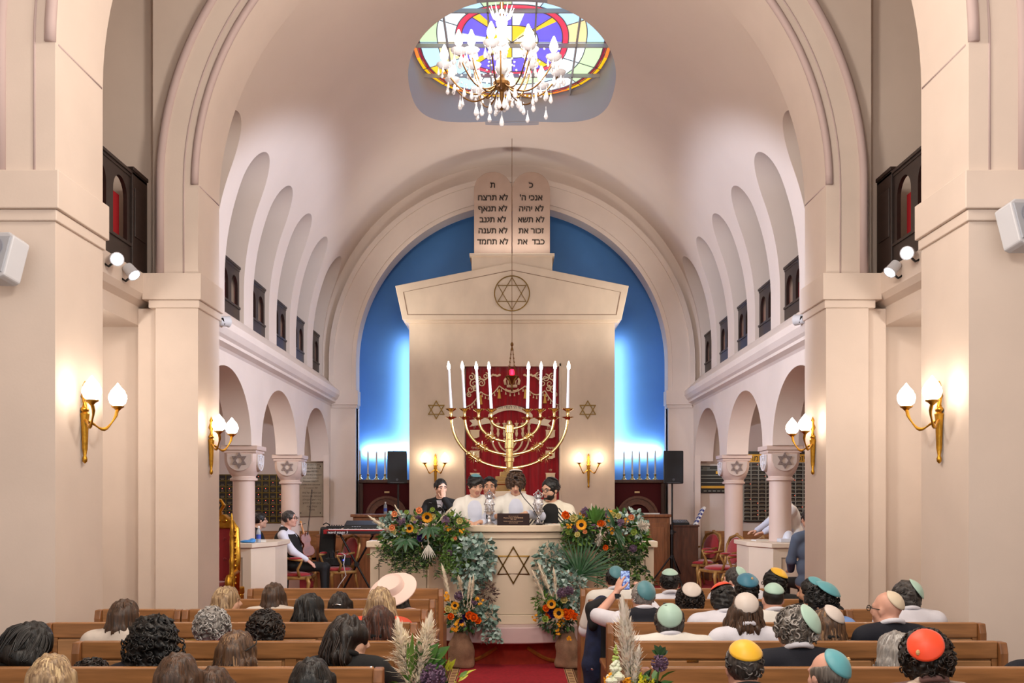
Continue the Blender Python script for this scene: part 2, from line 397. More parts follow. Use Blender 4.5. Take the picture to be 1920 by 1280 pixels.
for r in rings[1:]: m.tube([(p[0], p[1], -.01) for p in [gp(r, 2*PI*k/96) for k in range(96)]], .008, 5, closed=True)
for k in range(0, NA, 2): m.tube([(gp(.56, 2*PI*k/NA)[0], gp(.56, 2*PI*k/NA)[1], -.01), (gp(1, 2*PI*k/NA)[0], gp(1, 2*PI*k/NA)[1], -.01)], .007, 5)
for k in range(0, NA, 4): m.tube([(0, 0, -.01), (gp(.5, 2*PI*k/NA)[0], gp(.5, 2*PI*k/NA)[1], -.01)], .007, 5)
m.build('lead_line', lead, GW)
m = MB()
for x in (-1.0, -.35, .35, 1.0): m.box(x-.013, x+.013, -2.0, 2.0, -.09, -.02)
for y in (-1.1, 0, 1.1): m.box(-1.5, 1.5, y-.013, y+.013, -.09, -.03)
m.build('glazing_bar', mat('grey_bar', (.68, .68, .70), .6), GW)
# ------------------------------------------------------------------ columns
def cushion(mb, z0, z1, r0, w, n=32, m=8):
    v = []
    for i in range(m+1):
        t = i/m; e = 2+6*min(1, t*1.5); r = r0+(w-r0)*math.sin(min(1, t*1.35)*PI/2)**.8
        for k in range(n):
            a = 2*PI*(k+.5)/n; c, s = math.cos(a), math.sin(a)
            d = (abs(c)**e+abs(s)**e)**(-1/e)
            v.append((r*d*c, r*d*s, z0+(z1-z0)*t))
    f = [(i*n+k, i*n+(k+1) % n, (i+1)*n+(k+1) % n, (i+1)*n+k) for i in range(m) for k in range(n)]
    mb.add(v, f+[tuple(range(n))[::-1], tuple(range(m*n, (m+1)*n))])
colm = mat('column_stone', (.80, .71, .66), .55, var=.05, vs=2)
starm = mat('grey_star_relief', (.50, .44, .42), .7); shm = mat('shield_relief', (.76, .70, .66), .7)
whm = mat('white_outline', (.86, .86, .88), .7)
def column(x, y, lab, zb=.27):
    c = thing('column', lab, 'column', (x, y, .0))
    m = MB(); m.lathe([(.155, zb), (.155, zb+.02), (.152, 2.10), (.19, 2.11), (.19, 2.14), (.165, 2.15), (.165, 2.18)], 32); m.build('shaft', colm, c, .6)
    m = MB(); cushion(m, 2.17, 2.50, .165, .228); m.build('capital', colm, c, .6)
    m = MB(); m.box(-.235, .235, -.235, .235, 2.49, 2.53); m.box(-.255, .255, -.255, .255, 2.53, 2.593); m.build('abacus', colm, c, bevel=.006)
    m = MB(); pl = [(-.17, 2.47), (.17, 2.47)]+[(.17*math.cos(a), 2.40-.16*math.sin(a)) for a in [PI*i/16 for i in range(0, 17)]]
    m.prism(pl, 'y', -.236, -.20); s = -1 if x > 0 else 1
    m.prism([(p[0], p[1]) for p in pl], 'x', s*.20, s*.236); m.build('shield', shm, c)
    m = MB(); hexagram(m, (0, 2.385), .115, .018, t=(-.249, -.232)); m.build('star_emblem', starm, c)
    m = MB(); hexagram(m, (0, 2.385), .10, .014, 'x', tuple(sorted((s*.232, s*.248))))
    m.strip([(p[0]*.86, 2.36+(p[1]-2.36)*.86) for p in pl], [(p[0]*.96, 2.36+(p[1]-2.36)*.96) for p in pl], 'x', *sorted((s*.232, s*.246)), closed=True); m.build('side_emblem', whm, c)
for s, w in ((-1, 'left'), (1, 'right')):
    column(s*3.79, 14.07, f'stone column with star capital, nearer one of the {w} arcade', 1.251)
    column(s*3.79, 17.02, f'stone column with star capital, farther one of the {w} arcade')
    # stone desk wrapped round the nearer column foot
    d = thing('stone_desk', f'angled cream stone desk at the foot of the nearer {w} column', 'desk', (s*3.8, 14, .27))
    pl = [(4.4, 13.42), (3.52, 13.42), (3.33, 14.0), (3.33, 14.75), (4.4, 14.75)]
    pl = [(s*a-s*3.8, b-14) for a, b in pl]
    m = MB(); m.prism(pl, 'z', 0, .92); m.build('body', stone2, d)
    m = MB(); m.prism([(a*1.03+(-s*.02), b*1.06) for a, b in pl], 'z', .92, .98); m.build('top', stone2, d, bevel=.006)
    m = MB(); m.X = Matrix.Translation((s*.05, -.585, 0)); a, b = (-.22, .4) if s > 0 else (-.4, .22)
    for q in ((a, b, .78, .79), (a, b, .1, .11), (a, a+.012, .1, .79), (b-.012, b, .1, .79)): m.box(q[0], q[1], -.006, .004, q[2], q[3])
    m.build('panel_groove', mat('groove', (.55, .48, .40), .8), d)
# ------------------------------------------------------------------ balcony railings
redb = mat('red_balcony_cloth', (.62, .03, .09), .9)
def railing(x, y0, y1, z0, h, lab, s, npan, post, grp):
    t = thing('balcony_railing', lab, 'railing', (x, (y0+y1)/2, z0), 0, grp)
    L = y1-y0; a = -L/2
    m = MB(); m.box(-.03, .03, a, -a, h-.05, h); m.box(-.045, .045, a, -a, h-.02, h+.015); m.build('top_rail', woodd, t, bevel=.006)
    m = MB(); m.box(-.025, .025, a, -a, 0, .22); m.box(-.04, .04, a, -a, .2, .23); m.build('base_board', woodd, t)
    e = L-post; n = npan; m = MB(); w = e/n
    for i in range(n):
        c = a+w*(i+.5); r = w*.34
        pl = [(c-w/2, .22), (c-w/2, h-.05), (c+w/2, h-.05), (c+w/2, .22), (c+r, .22)]+[(c+r*math.cos(q), h-.30+r*math.sin(q)) for q in [PI*k/12 for k in range(13)]]+[(c-r, .22)]
        m.prism(pl, 'x', -.02, .02)
    m.build('arched_panel', woodd, t)
    if post:
        m = MB(); m.box(-.045, .045, -a-post, -a, 0, h+.03); m.box(-.06, .06, -a-post-.01, -a, h+.02, h+.06)
        m.box(*sorted((-s*.045, -s*.055)), -a-post+.05, -a-.05, .32, h-.15); m.build('end_post', woodd, t, bevel=.006)
    m = MB(); xx = s*.10
    for i in range(n): c = a+w*(i+.5); m.box(xx, xx+.02, c-w*.1, c+w*.42, .05, h-.25)
    m.build('red_cloth', redb, t)
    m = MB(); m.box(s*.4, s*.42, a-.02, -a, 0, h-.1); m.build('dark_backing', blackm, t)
for s, w in ((-1, 'left'), (1, 'right')):
    railing(s*4.02, 8.3, 10.85, 4.29, .98, f'dark carved wooden balcony railing above the near {w} bay', s, 4, .42, None)
    for k in range(6):
        yc = 12.12+1.445*k
        railing(s*(R_+.085), yc-.468, yc+.468, 4.312, .78, f'dark wooden railing in the {["nearest","second","third","fourth","fifth","farthest"][k]} {w} gallery opening', s, 2, 0, 'gallery railings')
# ------------------------------------------------------------------ torch sconces
flame = mat('lit_flame_glass', (1, .95, .88), .4, emis=20, ecol=(1, .92, .82))
def sconce(x, y, z, rz, q, lab, grp='brass torch sconces', bulbs=True):
    t = thing('wall_sconce', lab, 'sconce', (x, y, z), rz, grp)   # wall at local y=0, room towards -y
    m = MB(); m.lathe([(.004, -.34), (.018, -.325), (.02, -.30), (.012, -.28), (.022, -.22), (.03, 0), (.036, .05), (.02, .07)], 12, (0, -.03, 0))
    m.ell((0, -.03, .085), (.042, .03, .028)); m.lathe([(.025, .1), (.012, .14), (.03, .19), (.014, .24), (.02, .27), (.003, .31)], 10, (0, -.03, 0))
    for sx in (-1, 1): m.tube([(sx*.012, -.03, .1), (sx*.035, -.03, .15), (sx*.012, -.03, .2), (sx*.02, -.03, .25)], .007, 6)
    m.build('backplate', gold, t, .7)
    for sx in (-1, 1):
        X = sx*q; Yp = -.19
        pt = []
        for i in range(15):
            u = i/14
            pt.append((X*u**.9, -.03+(Yp+.03)*min(1, u*1.2), .0-.075*math.sin(u*PI*.9)*(1-u*.3)+.125*u**3+.015*math.sin(u*9)))
        m = MB(); m.tube(pt, [.011+.004*math.sin(i*1.1) for i in range(15)], 8); e = Vector(pt[-1])
        m.lathe([(.012, -.02), (.03, .0), (.05, .012), (.052, .02), (.03, .024)], 14, e); m.build('arm', gold, t, .7)
        if bulbs:
            m = MB(); g = []
            n = 16; prof = [(.034, 0), (.058, .022), (.070, .055), (.066, .09), (.052, .12), (.030, .148), (.013, .17), (.003, .185)]
            for i, (r, zz) in enumerate(prof):
                for k in range(n):
                    a = 2*PI*k/n+i*.22; rr = r*(1+.10*math.cos(4*a)); g.append((e[0]+rr*math.cos(a), e[1]+rr*math.sin(a), e[2]+.022+zz))
            m.add(g, [(i*n+k, i*n+(k+1) % n, (i+1)*n+(k+1) % n, (i+1)*n+k) for i in range(len(prof)-1) for k in range(n)]); m.build('flame_shade', flame, t, True)
    return t
for s, w in ((-1, 'left'), (1, 'right')):
    rz = PI/2 if s < 0 else -PI/2
    sconce(s*W_, 7.855, 2.47, rz, .25, f'lit brass torch sconce on the near {w} pier')
    sconce(s*W_, 11.155, 2.46, rz, .25, f'lit brass torch sconce on the far {w} pier')
    sconce(s*1.45, 18.9, 2.40, 0, .19, f'two-armed brass sconce on the ark wall, {w} of the curtain')
# ------------------------------------------------------------------ spotlights and wall speakers
ledm = mat('lit_led_face', (1, 1, 1), .4, emis=14, ecol=(.93, .95, 1)); wpl = mat('white_plastic', (.78, .79, .82), .45)
def spot(p, aim, lab, br):
    t = thing('spotlight', lab, 'spotlight', p, 0, 'white stage spotlights'); d = (Vector(aim)-Vector(p)).normalized(); R = d.to_track_quat('Z', 'Y').to_matrix()
    m = MB(); m.lathe([(.03, -.13), (.055, -.11), (.062, 0), (.068, .02), (.06, .02)], 18, (0, 0, 0), R); m.build('head', wpl, t, .6)
    m = MB(); m.lathe([(.058, .018), (.052, .024)], 18, (0, 0, 0), R); m.build('lens', ledm, t)
    m = MB(); m.tube([(0, 0, -.01), Vector(br)*.6+Vector((0, 0, -.05)), br], .012, 6); m.build('bracket', blackmet, t)
spot((-3.86, 9.72, 4.19), (0, 4, 2.5), 'lit white spotlight under the left balcony, nearer of the pair', (-.14, .02, -.03))
spot((-3.86, 10.15, 4.14), (-1, 9, 1), 'lit white spotlight under the left balcony, farther of the pair', (-.14, .02, -.03))
spot((3.86, 9.72, 4.25), (0, 4, 2.5), 'lit white spotlight under the right balcony, nearer of the pair', (.14, .02, -.05))
spot((3.86, 10.15, 4.17), (1, 9, 1), 'lit white spotlight under the right balcony, farther of the pair', (.14, .02, -.03))
spot((-3.36, 11.74, 3.94), (0, 16, 4.2), 'small lit spotlight on the far left pier', (-.02, -.12, .02)); spot((3.36, 11.74, 3.96), (0, 16, 4.2), 'small lit spotlight on the far right pier', (.02, -.12, .02))
grl = mat('grey_grille', (.68, .70, .74), .6, bump=.2, bs=400)
for s, w, z in ((-1, 'left', 3.58), (1, 'right', 3.82)):
    t = thing('wall_speaker', f'white wall speaker tilted on the near {w} pier', 'speaker', (s*3.70, 7.24, z))
    R = Matrix.Rotation(-.22, 4, 'X') @ Matrix.Rotation(s*.25, 4, 'Z')@Matrix.Rotation(-s*.12, 4, 'Y')
    m = MB(); m.X = R; m.prism([(-.13, -.15), (-.14, .15), (-.09, .18), (.09, .18), (.14, .15), (.13, -.15), (.09, -.17), (-.09, -.17)], 'y', -.1, .07); m.build('cabinet', wpl, t, bevel=.012)
    m = MB(); m.X = R; m.prism([(-.11, -.13), (-.12, .14), (.12, .14), (.11, -.13)], 'y', -.112, -.1); m.build('grille', grl, t)
    m = MB(); m.X = R; m.lathe([(.075, 0), (.08, .006), (.03, .004)], 20, (0, -.112, .05), Matrix.Rotation(PI/2, 3, 'X')); m.box(-.03, .03, -.118, -.11, -.1, -.06); m.build('driver', mat('grey_driver', (.58, .6, .66), .6), t)
    m = MB(); m.tube([(0, .05, 0), (0, .16, .02), (s*.0, .18, .22)], .012, 6); m.build('bracket', wpl, t)
# ------------------------------------------------------------------ chandelier
crystal = mat('crystal', (.97, .97, 1), .08, trans=.2, coat=.3); bulbm = mat('lit_candle_bulb', (1, .97, .93), .4, emis=13, ecol=(1, .93, .84))
glassw = mat('clear_drop_glass', (.93, .93, .95), .08, trans=.35)
CH = thing('chandelier', 'lit crystal and brass chandelier hanging below the skylight', 'chandelier', (-.10, 9.7, 5.93))
aged = mat('aged_brass', (.50, .36, .20), .35, .9)
m = MB(); m.tube([(0, 0, .75), (0, 0, 3.75)], .008, 6); m.lathe([(.02, 3.7), (.06, 3.75), (.07, 3.80)], 12); m.build('hanging_rod', blackmet, CH)
m = MB(); m.lathe([(.005, -.30), (.03, -.27), (.015, -.2), (.02, -.12), (.06, -.09), (.085, -.06), (.085, -.03), (.05, 0), (.02, .03), (.02, .75)], 20); m.build('stem', aged, CH, .6)
m = MB(); m.lathe([(.03, .05), (.065, .10), (.05, .2), (.035, .26), (.06, .32), (.045, .42), (.03, .5)], 16); m.ell((0, 0, .56), (.06, .06, .055)); m.ell((0, 0, .66), .03); m.build('glass_column', glassw, CH, True)
rgc = random.Random(5)
def drop(mb, p, s=1):
    mb.tube([p, (p[0], p[1], p[2]-.03*s)], .002, 3)
    mb.lathe([(.003, -.03*s), (.010*s, -.055*s), (.017*s, -.085*s), (.010*s, -.10*s), (.002, -.105*s)], 8, p)
tiers = [(10, .56, .16, .0), (6, .33, .27, .35)]
for n, r, h, a0 in tiers:
    for k in range(n):
        a = 2*PI*k/n+a0+.15; ca, sa = math.cos(a), math.sin(a)
        pt = []
        for i in range(17):
            u = i/16; rr = .05+(r-.05)*u; zz = -.05-.16*math.sin(u*PI*.80)+(h+.06)*u**2.2
            pt.append((rr*ca, rr*sa, zz))
        m = MB(); m.tube(pt, .008, 6); m.build('arm', aged, CH, True)
        e = pt[-1]; m = MB(); m.lathe([(.012, -.01), (.04, .0), (.068, .02), (.078, .04), (.064, .034), (.014, .01)], 12, e); m.lathe([(.011, .0), (.011, .07)], 8, e)
        for j in range(5): b = 2*PI*j/5+a; drop(m, (e[0]+.055*math.cos(b), e[1]+.055*math.sin(b), e[2]+.02), rgc.uniform(.8, 1.3))
        m.build('bobeche', crystal, CH, .6)
        m = MB(); m.lathe([(.016, .07), (.036, .10), (.042, .135), (.028, .18), (.006, .23)], 10, e); m.build('bulb', bulbm, CH, True)
for k in range(26):
    m = MB(); a = rgc.uniform(0, 2*PI); r = rgc.uniform(.08, .5); drop(m, (r*math.cos(a), r*math.sin(a), -.10+rgc.uniform(-.1, .04)), rgc.uniform(1.0, 1.5)); m.build('crystal_drop', crystal, CH, .6)
for k in range(10):
    a = 2*PI*k/10; m = MB()
    for j in range(9):
        u = j/8; rr = .07+(.5-.07)*u; m.ell((rr*math.cos(a), rr*math.sin(a), .32-.55*math.sin(u*PI)*.6-.15*u), .010, 6)
    m.build('bead_chain', crystal, CH, .6)
for k in range(7): a = 2*PI*k/6; m = MB(); drop(m, (.05*math.cos(a)*(k < 6), .05*math.sin(a)*(k < 6), -.14 if k < 6 else -.3), 1.5); m.build('crystal_drop', crystal, CH, .6)
m = MB()
for k in range(12):
    a = 2*PI*k/12; m.tube([(.03*math.cos(a), .03*math.sin(a), .58), (.09*math.cos(a), .09*math.sin(a), .62), (.12*math.cos(a), .12*math.sin(a), .70)], [.012, .008, .003], 5)
m.build('glass_spikes', glassw, CH)
lamp('chandelier_light', 'POINT', (-.1, 9.7, 6.35), None, 95, WARM, shadow_soft_size=.3)
# ------------------------------------------------------------------ the ark
AK = thing('ark', 'limestone ark front with pediment and engraved star', 'ark', (0, 18.9, .27)); AY = 18.9
def bx(mb, x0, x1, y0, y1, z0, z1): mb.box(x0, x1, y0-AY, y1-AY, z0-.27, z1-.27)
m = MB(); bx(m, -1.95, -.93, 18.9, 20.4, .27, 5.26); bx(m, .93, 1.95, 18.9, 20.4, .27, 5.26); bx(m, -.93, .93, 18.9, 20.4, 4.42, 5.26); bx(m, -.93, .93, 19.1, 20.4, .27, 4.42); m.build('body', stone, AK)
m = MB(); ped = [(-2.06, 5.22), (2.06, 5.22), (2.20, 5.86), (0, 6.30), (-2.20, 5.86)]; z = lambda p: [(a, b-.27) for a, b in p]
m.prism(z(ped), 'y', -.16, 1.4); m.prism(z([(-2.0, 5.18), (2.0, 5.18), (2.03, 5.23), (-2.03, 5.23)]), 'y', -.08, 1.4); m.build('pediment', stone, AK, bevel=.008)
gv = mat('groove_line', (.52, .42, .34), .8)
m = MB(); i1 = [(-1.97, 5.31), (1.97, 5.31), (2.05, 5.74), (0, 6.16), (-2.05, 5.74)]; i2 = [(a*.993, 5.70+(b-5.70)*.97) for a, b in i1]
m.strip(z(i2), z(i1), 'y', -.163, -.155, closed=True); m.build('groove', gv, AK)
m = MB(); hexagram(m, (0, 5.715-.27), .315, .012, t=(-.175, -.158)); m.strip(arcp(0, 5.445, .32, 0, 2*PI, 64), arcp(0, 5.445, .338, 0, 2*PI, 64), 'y', -.175, -.158); m.build('ring_and_star', bronze, AK)
m = MB(); bx(m, -.76, .76, 18.76, 19.6, 6.10, 6.46); bx(m, -.80, .80, 18.72, 19.6, 6.42, 6.47); m.build('tablet_base', stone, AK, bevel=.006)
m = MB()
for a, b, c_, d in ((-.93, .93, 4.36, 4.42), (-.93, -.895, .3, 4.42), (.895, .93, .3, 4.42)): bx(m, a, b, 18.86, 18.95, c_, d)
m.build('curtain_frame', stone, AK, bevel=.005)
tabm = mat('tablet_stone', (.68, .58, .51), .6, var=.06, vs=3); inkm = mat('dark_lettering', (.16, .11, .06), .6)
for s, w, L in ((-1, 'left', ["'ת", 'לא תרצח', 'לא תנאף', 'לא תגנב', 'לא תענה', 'לא תחמד']), (1, 'right', ["'כ", "אנכי ה'", 'לא יהיה', 'לא תשא', 'זכור את', 'כבד  את'])):
    t = thing('stone_tablet', f'round-topped stone tablet with Hebrew lettering, {w} of the pair', 'tablet', (s*.362, 18.8, 6.47), 0, 'tablets of the law')
    m = MB(); m.prism([(-.355, 0), (.355, 0), (.355, 1.22)]+[(.355*math.cos(a), 1.22+.335*math.sin(a)) for a in [PI*k/24 for k in range(25)]]+[(-.355, 1.22)], 'y', -.0, .14); m.build('slab', tabm, t, bevel=.008)
    for i, ln in enumerate(L):
        b = ln; 
        if i == 0: b = ln[1]; 
        text(b, .15, inkm, t, (0, -.003, 1.30-.208*i-(.03 if i else 0)), rtl=True, sx=1.0, bold=.03)
    m = MB(); m.box(-.045, -.033, -.006, 0, 1.335, 1.36); m.build('accent_mark', inkm, t)
for s, w in ((-1, 'left'), (1, 'right')):
    m = MB(); hexagram(m, (0, 0), .185, .016, t=(-.02, 0)); top(m, 'wall_star', bronze, f'bronze six-pointed star on the ark wall, {w} of the curtain', 'star', 'bronze wall stars', base=(0, 0, 0)).location = (s*1.437, 18.9, 3.54)
# curtain
CU = thing('ark_curtain', 'crimson velvet curtain with cream embroidery hanging in the ark', 'curtain', (0, 18.98, .32))
m = MB(); nx, nz = 120, 12; v = []
for j in range(nz+1):
    for i in range(nx+1):
        x = -.885+1.77*i/nx; u = j/nz; v.append((x, .022*math.sin(x*26+.6*math.sin(x*7))+.01*math.sin(x*61+u*2), u*4.05))
m.add(v, [(j*(nx+1)+i, j*(nx+1)+i+1, (j+1)*(nx+1)+i+1, (j+1)*(nx+1)+i) for j in range(nz) for i in range(nx)]); cv = m.build('velvet', velvet, CU, True)
so = cv.modifiers.new('thickness', 'SOLIDIFY'); so.thickness = .01
emb = mat('cream_embroidery', (.90, .83, .68), .7); embg = mat('gold_tassel', (.85, .68, .32), .6)
def cx(px): return (px-961)/99.2
def cz(py): return 1.85+(935-py)/99.2-.32
def spiral(mb, c, r0, turns, d, a0, w=.012, y=-.055):
    pts = []
    for i in range(28):
        u = i/27; a = a0+d*turns*2*PI*u; r = r0*(1-.82*u); pts.append((c[0]+r*math.cos(a), y, c[1]+r*math.sin(a)))
    mb.tube(pts, [w*(1-.4*i/27) for i in range(28)], 6)
for s in (-1, 1):
    m = MB(); q = lambda dx, dz: (s*(.72-dx), cz(705)-dz)
    for c, r, d in (((-.05, .0), .07, 1), ((.08, .02), .075, -1), ((.22, -.02), .06, 1), ((.0, .13), .09, -1), ((.14, .12), .07, 1), ((-.07, .24), .075, 1), ((.03, .22), .06, -1), ((-.09, .34), .05, -1)):
        spiral(m, q(*c), r, 1.4, d*s, PI/2, .013)
    for k in range(6): x, zz = q(.28+.04*k, -.03+.012*math.sin(k*2)); m.ell((x, -.055, zz), (.032, .01, .022), 8)
    m.tube([(q(.0, .0)[0], -.055, q(0, -.0)[1]), (q(.2, .05)[0], -.055, q(.2, .06)[1]), (q(.3, -.02)[0], -.055, q(.3, -.02)[1])], .016, 6)
    m.build('scroll_embroidery', emb, CU, True)
m = MB(); 
for k in range(7):
    a = PI*(k/6); m.tube([(0+.13*math.cos(a), -.055, cz(720)), (.15*math.cos(a), -.06, cz(712)), (.10*math.cos(a), -.06, cz(704)), (0, -.06, cz(705))], .016, 6)
m.box(-.10, .10, -.07, -.05, cz(725), cz(720)); m.tube([(.12*math.cos(a), -.055, cz(727)+.045*math.sin(a)) for a in [PI+PI*k/14 for k in range(15)]], .012, 6); m.build('crown_embroidery', emb, CU, True)
m = MB(); tz = MB(); fr = MB()
kn = [(874, 762), (902, 733), (937, 722), (986, 722), (1023, 731), (1049, 758)]
for (x0, y0), (x1, y1) in zip(kn, kn[1:]):
    n = 12; sag = 12 if abs(x1-x0) > 30 else 6
    pts = [(cx(x0+(x1-x0)*i/n), -.05, cz(y0+(y1-y0)*i/n+sag*math.sin(PI*i/n))) for i in range(n+1)]
    m.tube(pts, .012, 6)
    for p in pts[1:-1:2]: fr.lathe([(.004, -.02), (.012, -.06), (.018, -.075), (.004, -.08)], 6, p)
for x, y in kn[1:-1]: tz.lathe([(.008, -.02), (.022, -.06), (.018, -.08), (.035, -.2), (.002, -.205)], 8, (cx(x), -.06, cz(y+4)))
m.build('swag_cord', emb, CU, True); fr.build('fringe', emb, CU); tz.build('tassel', embg, CU)
m = MB(); bc, br = (cx(958), cz(815)), .62
m.strip([(bc[0]+.56*math.sin(a), cz(768)-.20*(a/.85)**2*.9+.0) for a in [(-.85+1.7*i/24) for i in range(25)]], [(bc[0]+.56*math.sin(a), cz(768)+.095-.20*(a/.85)**2*.9) for a in [(-.85+1.7*i/24) for i in range(25)]], 'y', -.075, -.06)
for s in (-1, 1):
    x = [bc[0]+s*.36, bc[0]+s*.55, bc[0]+s*.78]; m.prism([(x[0], cz(783)), (x[0], cz(792)), (x[2], cz(799)), (x[2]-s*.06, cz(793)), (x[2], cz(787)), (x[1], cz(782))][::s], 'y', -.062, -.05)
m.build('banner', mat('banner_cloth', (.92, .87, .76), .7), CU)
text('שויתי ה׳ לנגדי תמיד', .085, inkm, CU, (bc[0], -.079, cz(762.5)), rtl=True, sx=.9)
m = MB(); mc = (cx(958), cz(795))
for k in range(7):
    x = mc[0]+(k-3)*.117; r = abs(k-3)*.117
    m.lathe([(.012, 0), (.03, .06), (.018, .11), (.03, .16), (.018, .22), (.042, .25), (.042, .26), (.008, .27)], 8, (x, -.05, cz(818)))
    if k < 3: m.tube([(mc[0]+r*math.cos(a), -.05, cz(820)+(.10+r*.75)*math.sin(a)) for a in [PI+PI*i/20 for i in range(21)]], .016, 6)
m.tube([(mc[0], -.05, cz(820)), (mc[0], -.05, cz(860))], .02, 6); m.build('menorah_embroidery', emb, CU, .7)
m = MB()
for k in range(7): m.ell((mc[0]+(k-3)*.117, -.055, cz(818)+.285), (.011, .008, .03), 8)
m.build('flame_embroidery', mat('pink_flame', (.9, .45, .4), .7), CU)
for s, names in ((-1, ['דן', 'נפתלי', 'גד']), (1, ['ראובן', 'יששכר', 'לוי'])):
    for (yy, nm) in zip((815, 854, 896), names):
        m = MB(); x0 = cx(891 if s < 0 else 1033.5); pl = [(-.095, 0), (.095, 0), (.085, -.03), (.085, -.13), (.03, -.155), (-.03, -.155), (-.085, -.13), (-.085, -.03)]
        m.prism([(a+x0, b+cz(yy-10)) for a, b in pl], 'y', -.065, -.05); m.build('tribe_patch', emb, CU)
        text(nm, .06, emb, CU, (x0, -.055, cz(yy-14)+.01), rtl=True)
# eternal light
EL = thing('eternal_light', 'brass hanging lamp with small red glass before the ark', 'lamp', (0, 18.45, 4.1))
m = MB(); m.tube([(0, 0, .62), (0, 0, 4.425)], .005, 5); m.lathe([(.004, .66), (.025, .63), (.03, .6), (.01, .57), (.02, .54), (.03, .5)], 10)
for k in range(4):
    a = 2*PI*k/4+.6; pts = [(.02*math.cos(a), .02*math.sin(a), .52), (.05*math.cos(a), .05*math.sin(a), .3), (.075*math.cos(a), .075*math.sin(a), .12), (.12*math.cos(a), .12*math.sin(a), .0)]; m.tube(pts, .004, 5)
    for j in range(6): u = j/5; m.ell((.02*math.cos(a)+.06*u*math.cos(a), .02*math.sin(a)+.06*u*math.sin(a), .5-.36*u), .010, 6)
m.build('chain', aged, EL)
m = MB(); m.lathe([(.11, .03), (.13, .02), (.12, -.01), (.07, -.05), (.05, -.10), (.02, -.13), (.012, -.2), (.03, -.22), (.004, -.26)], 20); m.build('bowl', aged, EL, .6)
m = MB(); m.lathe([(.035, .03), (.045, .06), (.045, .13), (.035, .15)], 14); m.build('red_glass', mat('lit_red_glass', (1, .12, .22), .2, emis=5, ecol=(1, .12, .25)), EL, .6)
m = MB(); m.lathe([(.05, .145), (.05, .155)], 14)
for k in range(4): a = PI*k/2+.8; m.tube([(.048*math.cos(a), .048*math.sin(a), .03), (.048*math.cos(a), .048*math.sin(a), .15)], .004, 5)
m.build('cage', mat('red_metal', (.5, .05, .08), .4, .6), EL)
# ------------------------------------------------------------------ the large menorah
MN = thing('menorah', 'large polished brass menorah standing before the ark curtain', 'menorah', (-.04, 15.5, .27))
zb = -.27
m = MB(); m.prism([(.30*math.cos(a), .30*math.sin(a)) for a in [PI/6+PI*k/3 for k in range(6)]], 'z', 0, 1.70); m.build('pedestal', stone2, MN, bevel=.01)
m = MB()
for r, z0, z1 in ((.28, 1.70, 1.80), (.30, 1.80, 1.86), (.25, 1.86, 1.93), (.17, 1.93, 2.0)): m.prism([(r*math.cos(a), r*math.sin(a)) for a in [PI/6+PI*k/3 for k in range(6)]], 'z', z0, z1)
m.build('hexagonal_base', brass, MN, bevel=.008)
m = MB(); m.lathe([(.10, 2.0), (.075, 2.04), (.055, 2.07), (.055, 2.15), (.07, 2.16), (.07, 2.22), (.058, 2.23), (.058, 2.36), (.075, 2.37), (.075, 2.5), (.06, 2.51), (.06, 2.60), (.075, 2.61), (.072, 2.72), (.05, 2.74), (.04, 2.78), (.02, 2.80)], 24); m.build('stem', brass, MN, .5)
candm = mat('menorah_candle', (.88, .87, .88), .45); flb = mat('lit_flame_bulb', (1, .98, .95), .4, emis=22, ecol=(1, .95, .88))
BR = [(.90, 2.06, 3.25), (.69, 2.27, 3.25), (.475, 2.47, 3.24), (.28, 2.67, 3.24)]
nmz = ['outermost', 'second from outside', 'third from outside', 'innermost']
for bi, (r, zj, zc) in enumerate(BR):
    for s in (-1, 1):
        m = MB(); zc_ = zc-.27; H = zc_-.16-zj
        pts = [(s*r*math.sin(PI/2*u)**1.0, 0, zj+H*(1-math.cos(PI/2*u))) for u in [i/20 for i in range(21)]]
        pts.append((s*r*1.01, 0, zc_-.1)); m.tube(pts, .024, 10)
        if bi < 3:
            for u in (7, 10):
                m.ell(pts[u], .042, 12)
            c = (Vector(pts[8])+Vector(pts[9]))/2
            for k in range(6): a = PI*k/6; m.tube([c-Vector((math.cos(a)*.09, .0, math.sin(a)*.09)), c, c+Vector((math.cos(a)*.09, 0, math.sin(a)*.09))], [.002, .014, .002], 5)
        m.build('branch', brass, MN, .7)
        m = MB(); m.lathe([(.03, -.17), (.045, -.15), (.085, -.135), (.09, -.125), (.03, -.12), (.02, -.08), (.03, -.04), (.085, -.005), (.09, .008), (.02, .0)], 18, (s*r*1.01, 0, zc_)); m.build('cup', brass, MN, .6)
        cn = thing('electric_candle', f'tall lit white candle on menorah, {nmz[bi]} on the {"left" if s < 0 else "right"}', 'candle', (-.04+s*r*1.01, 15.5, zc+.008), 0, 'candles on the large menorah')
        cn.rotation_euler = (0, s*.02 + (-.035 if s < 0 else 0), 0)
        m = MB(); m.lathe([(.025, 0), (.022, .3), (.020, .60), (.010, .605)], 14); m.build('wax', candm, cn, .6)
        m = MB(); m.lathe([(.012, .60), (.024, .63), (.026, .66), (.016, .70), (.003, .74)], 12); m.build('flame_bulb', flb, cn, True)
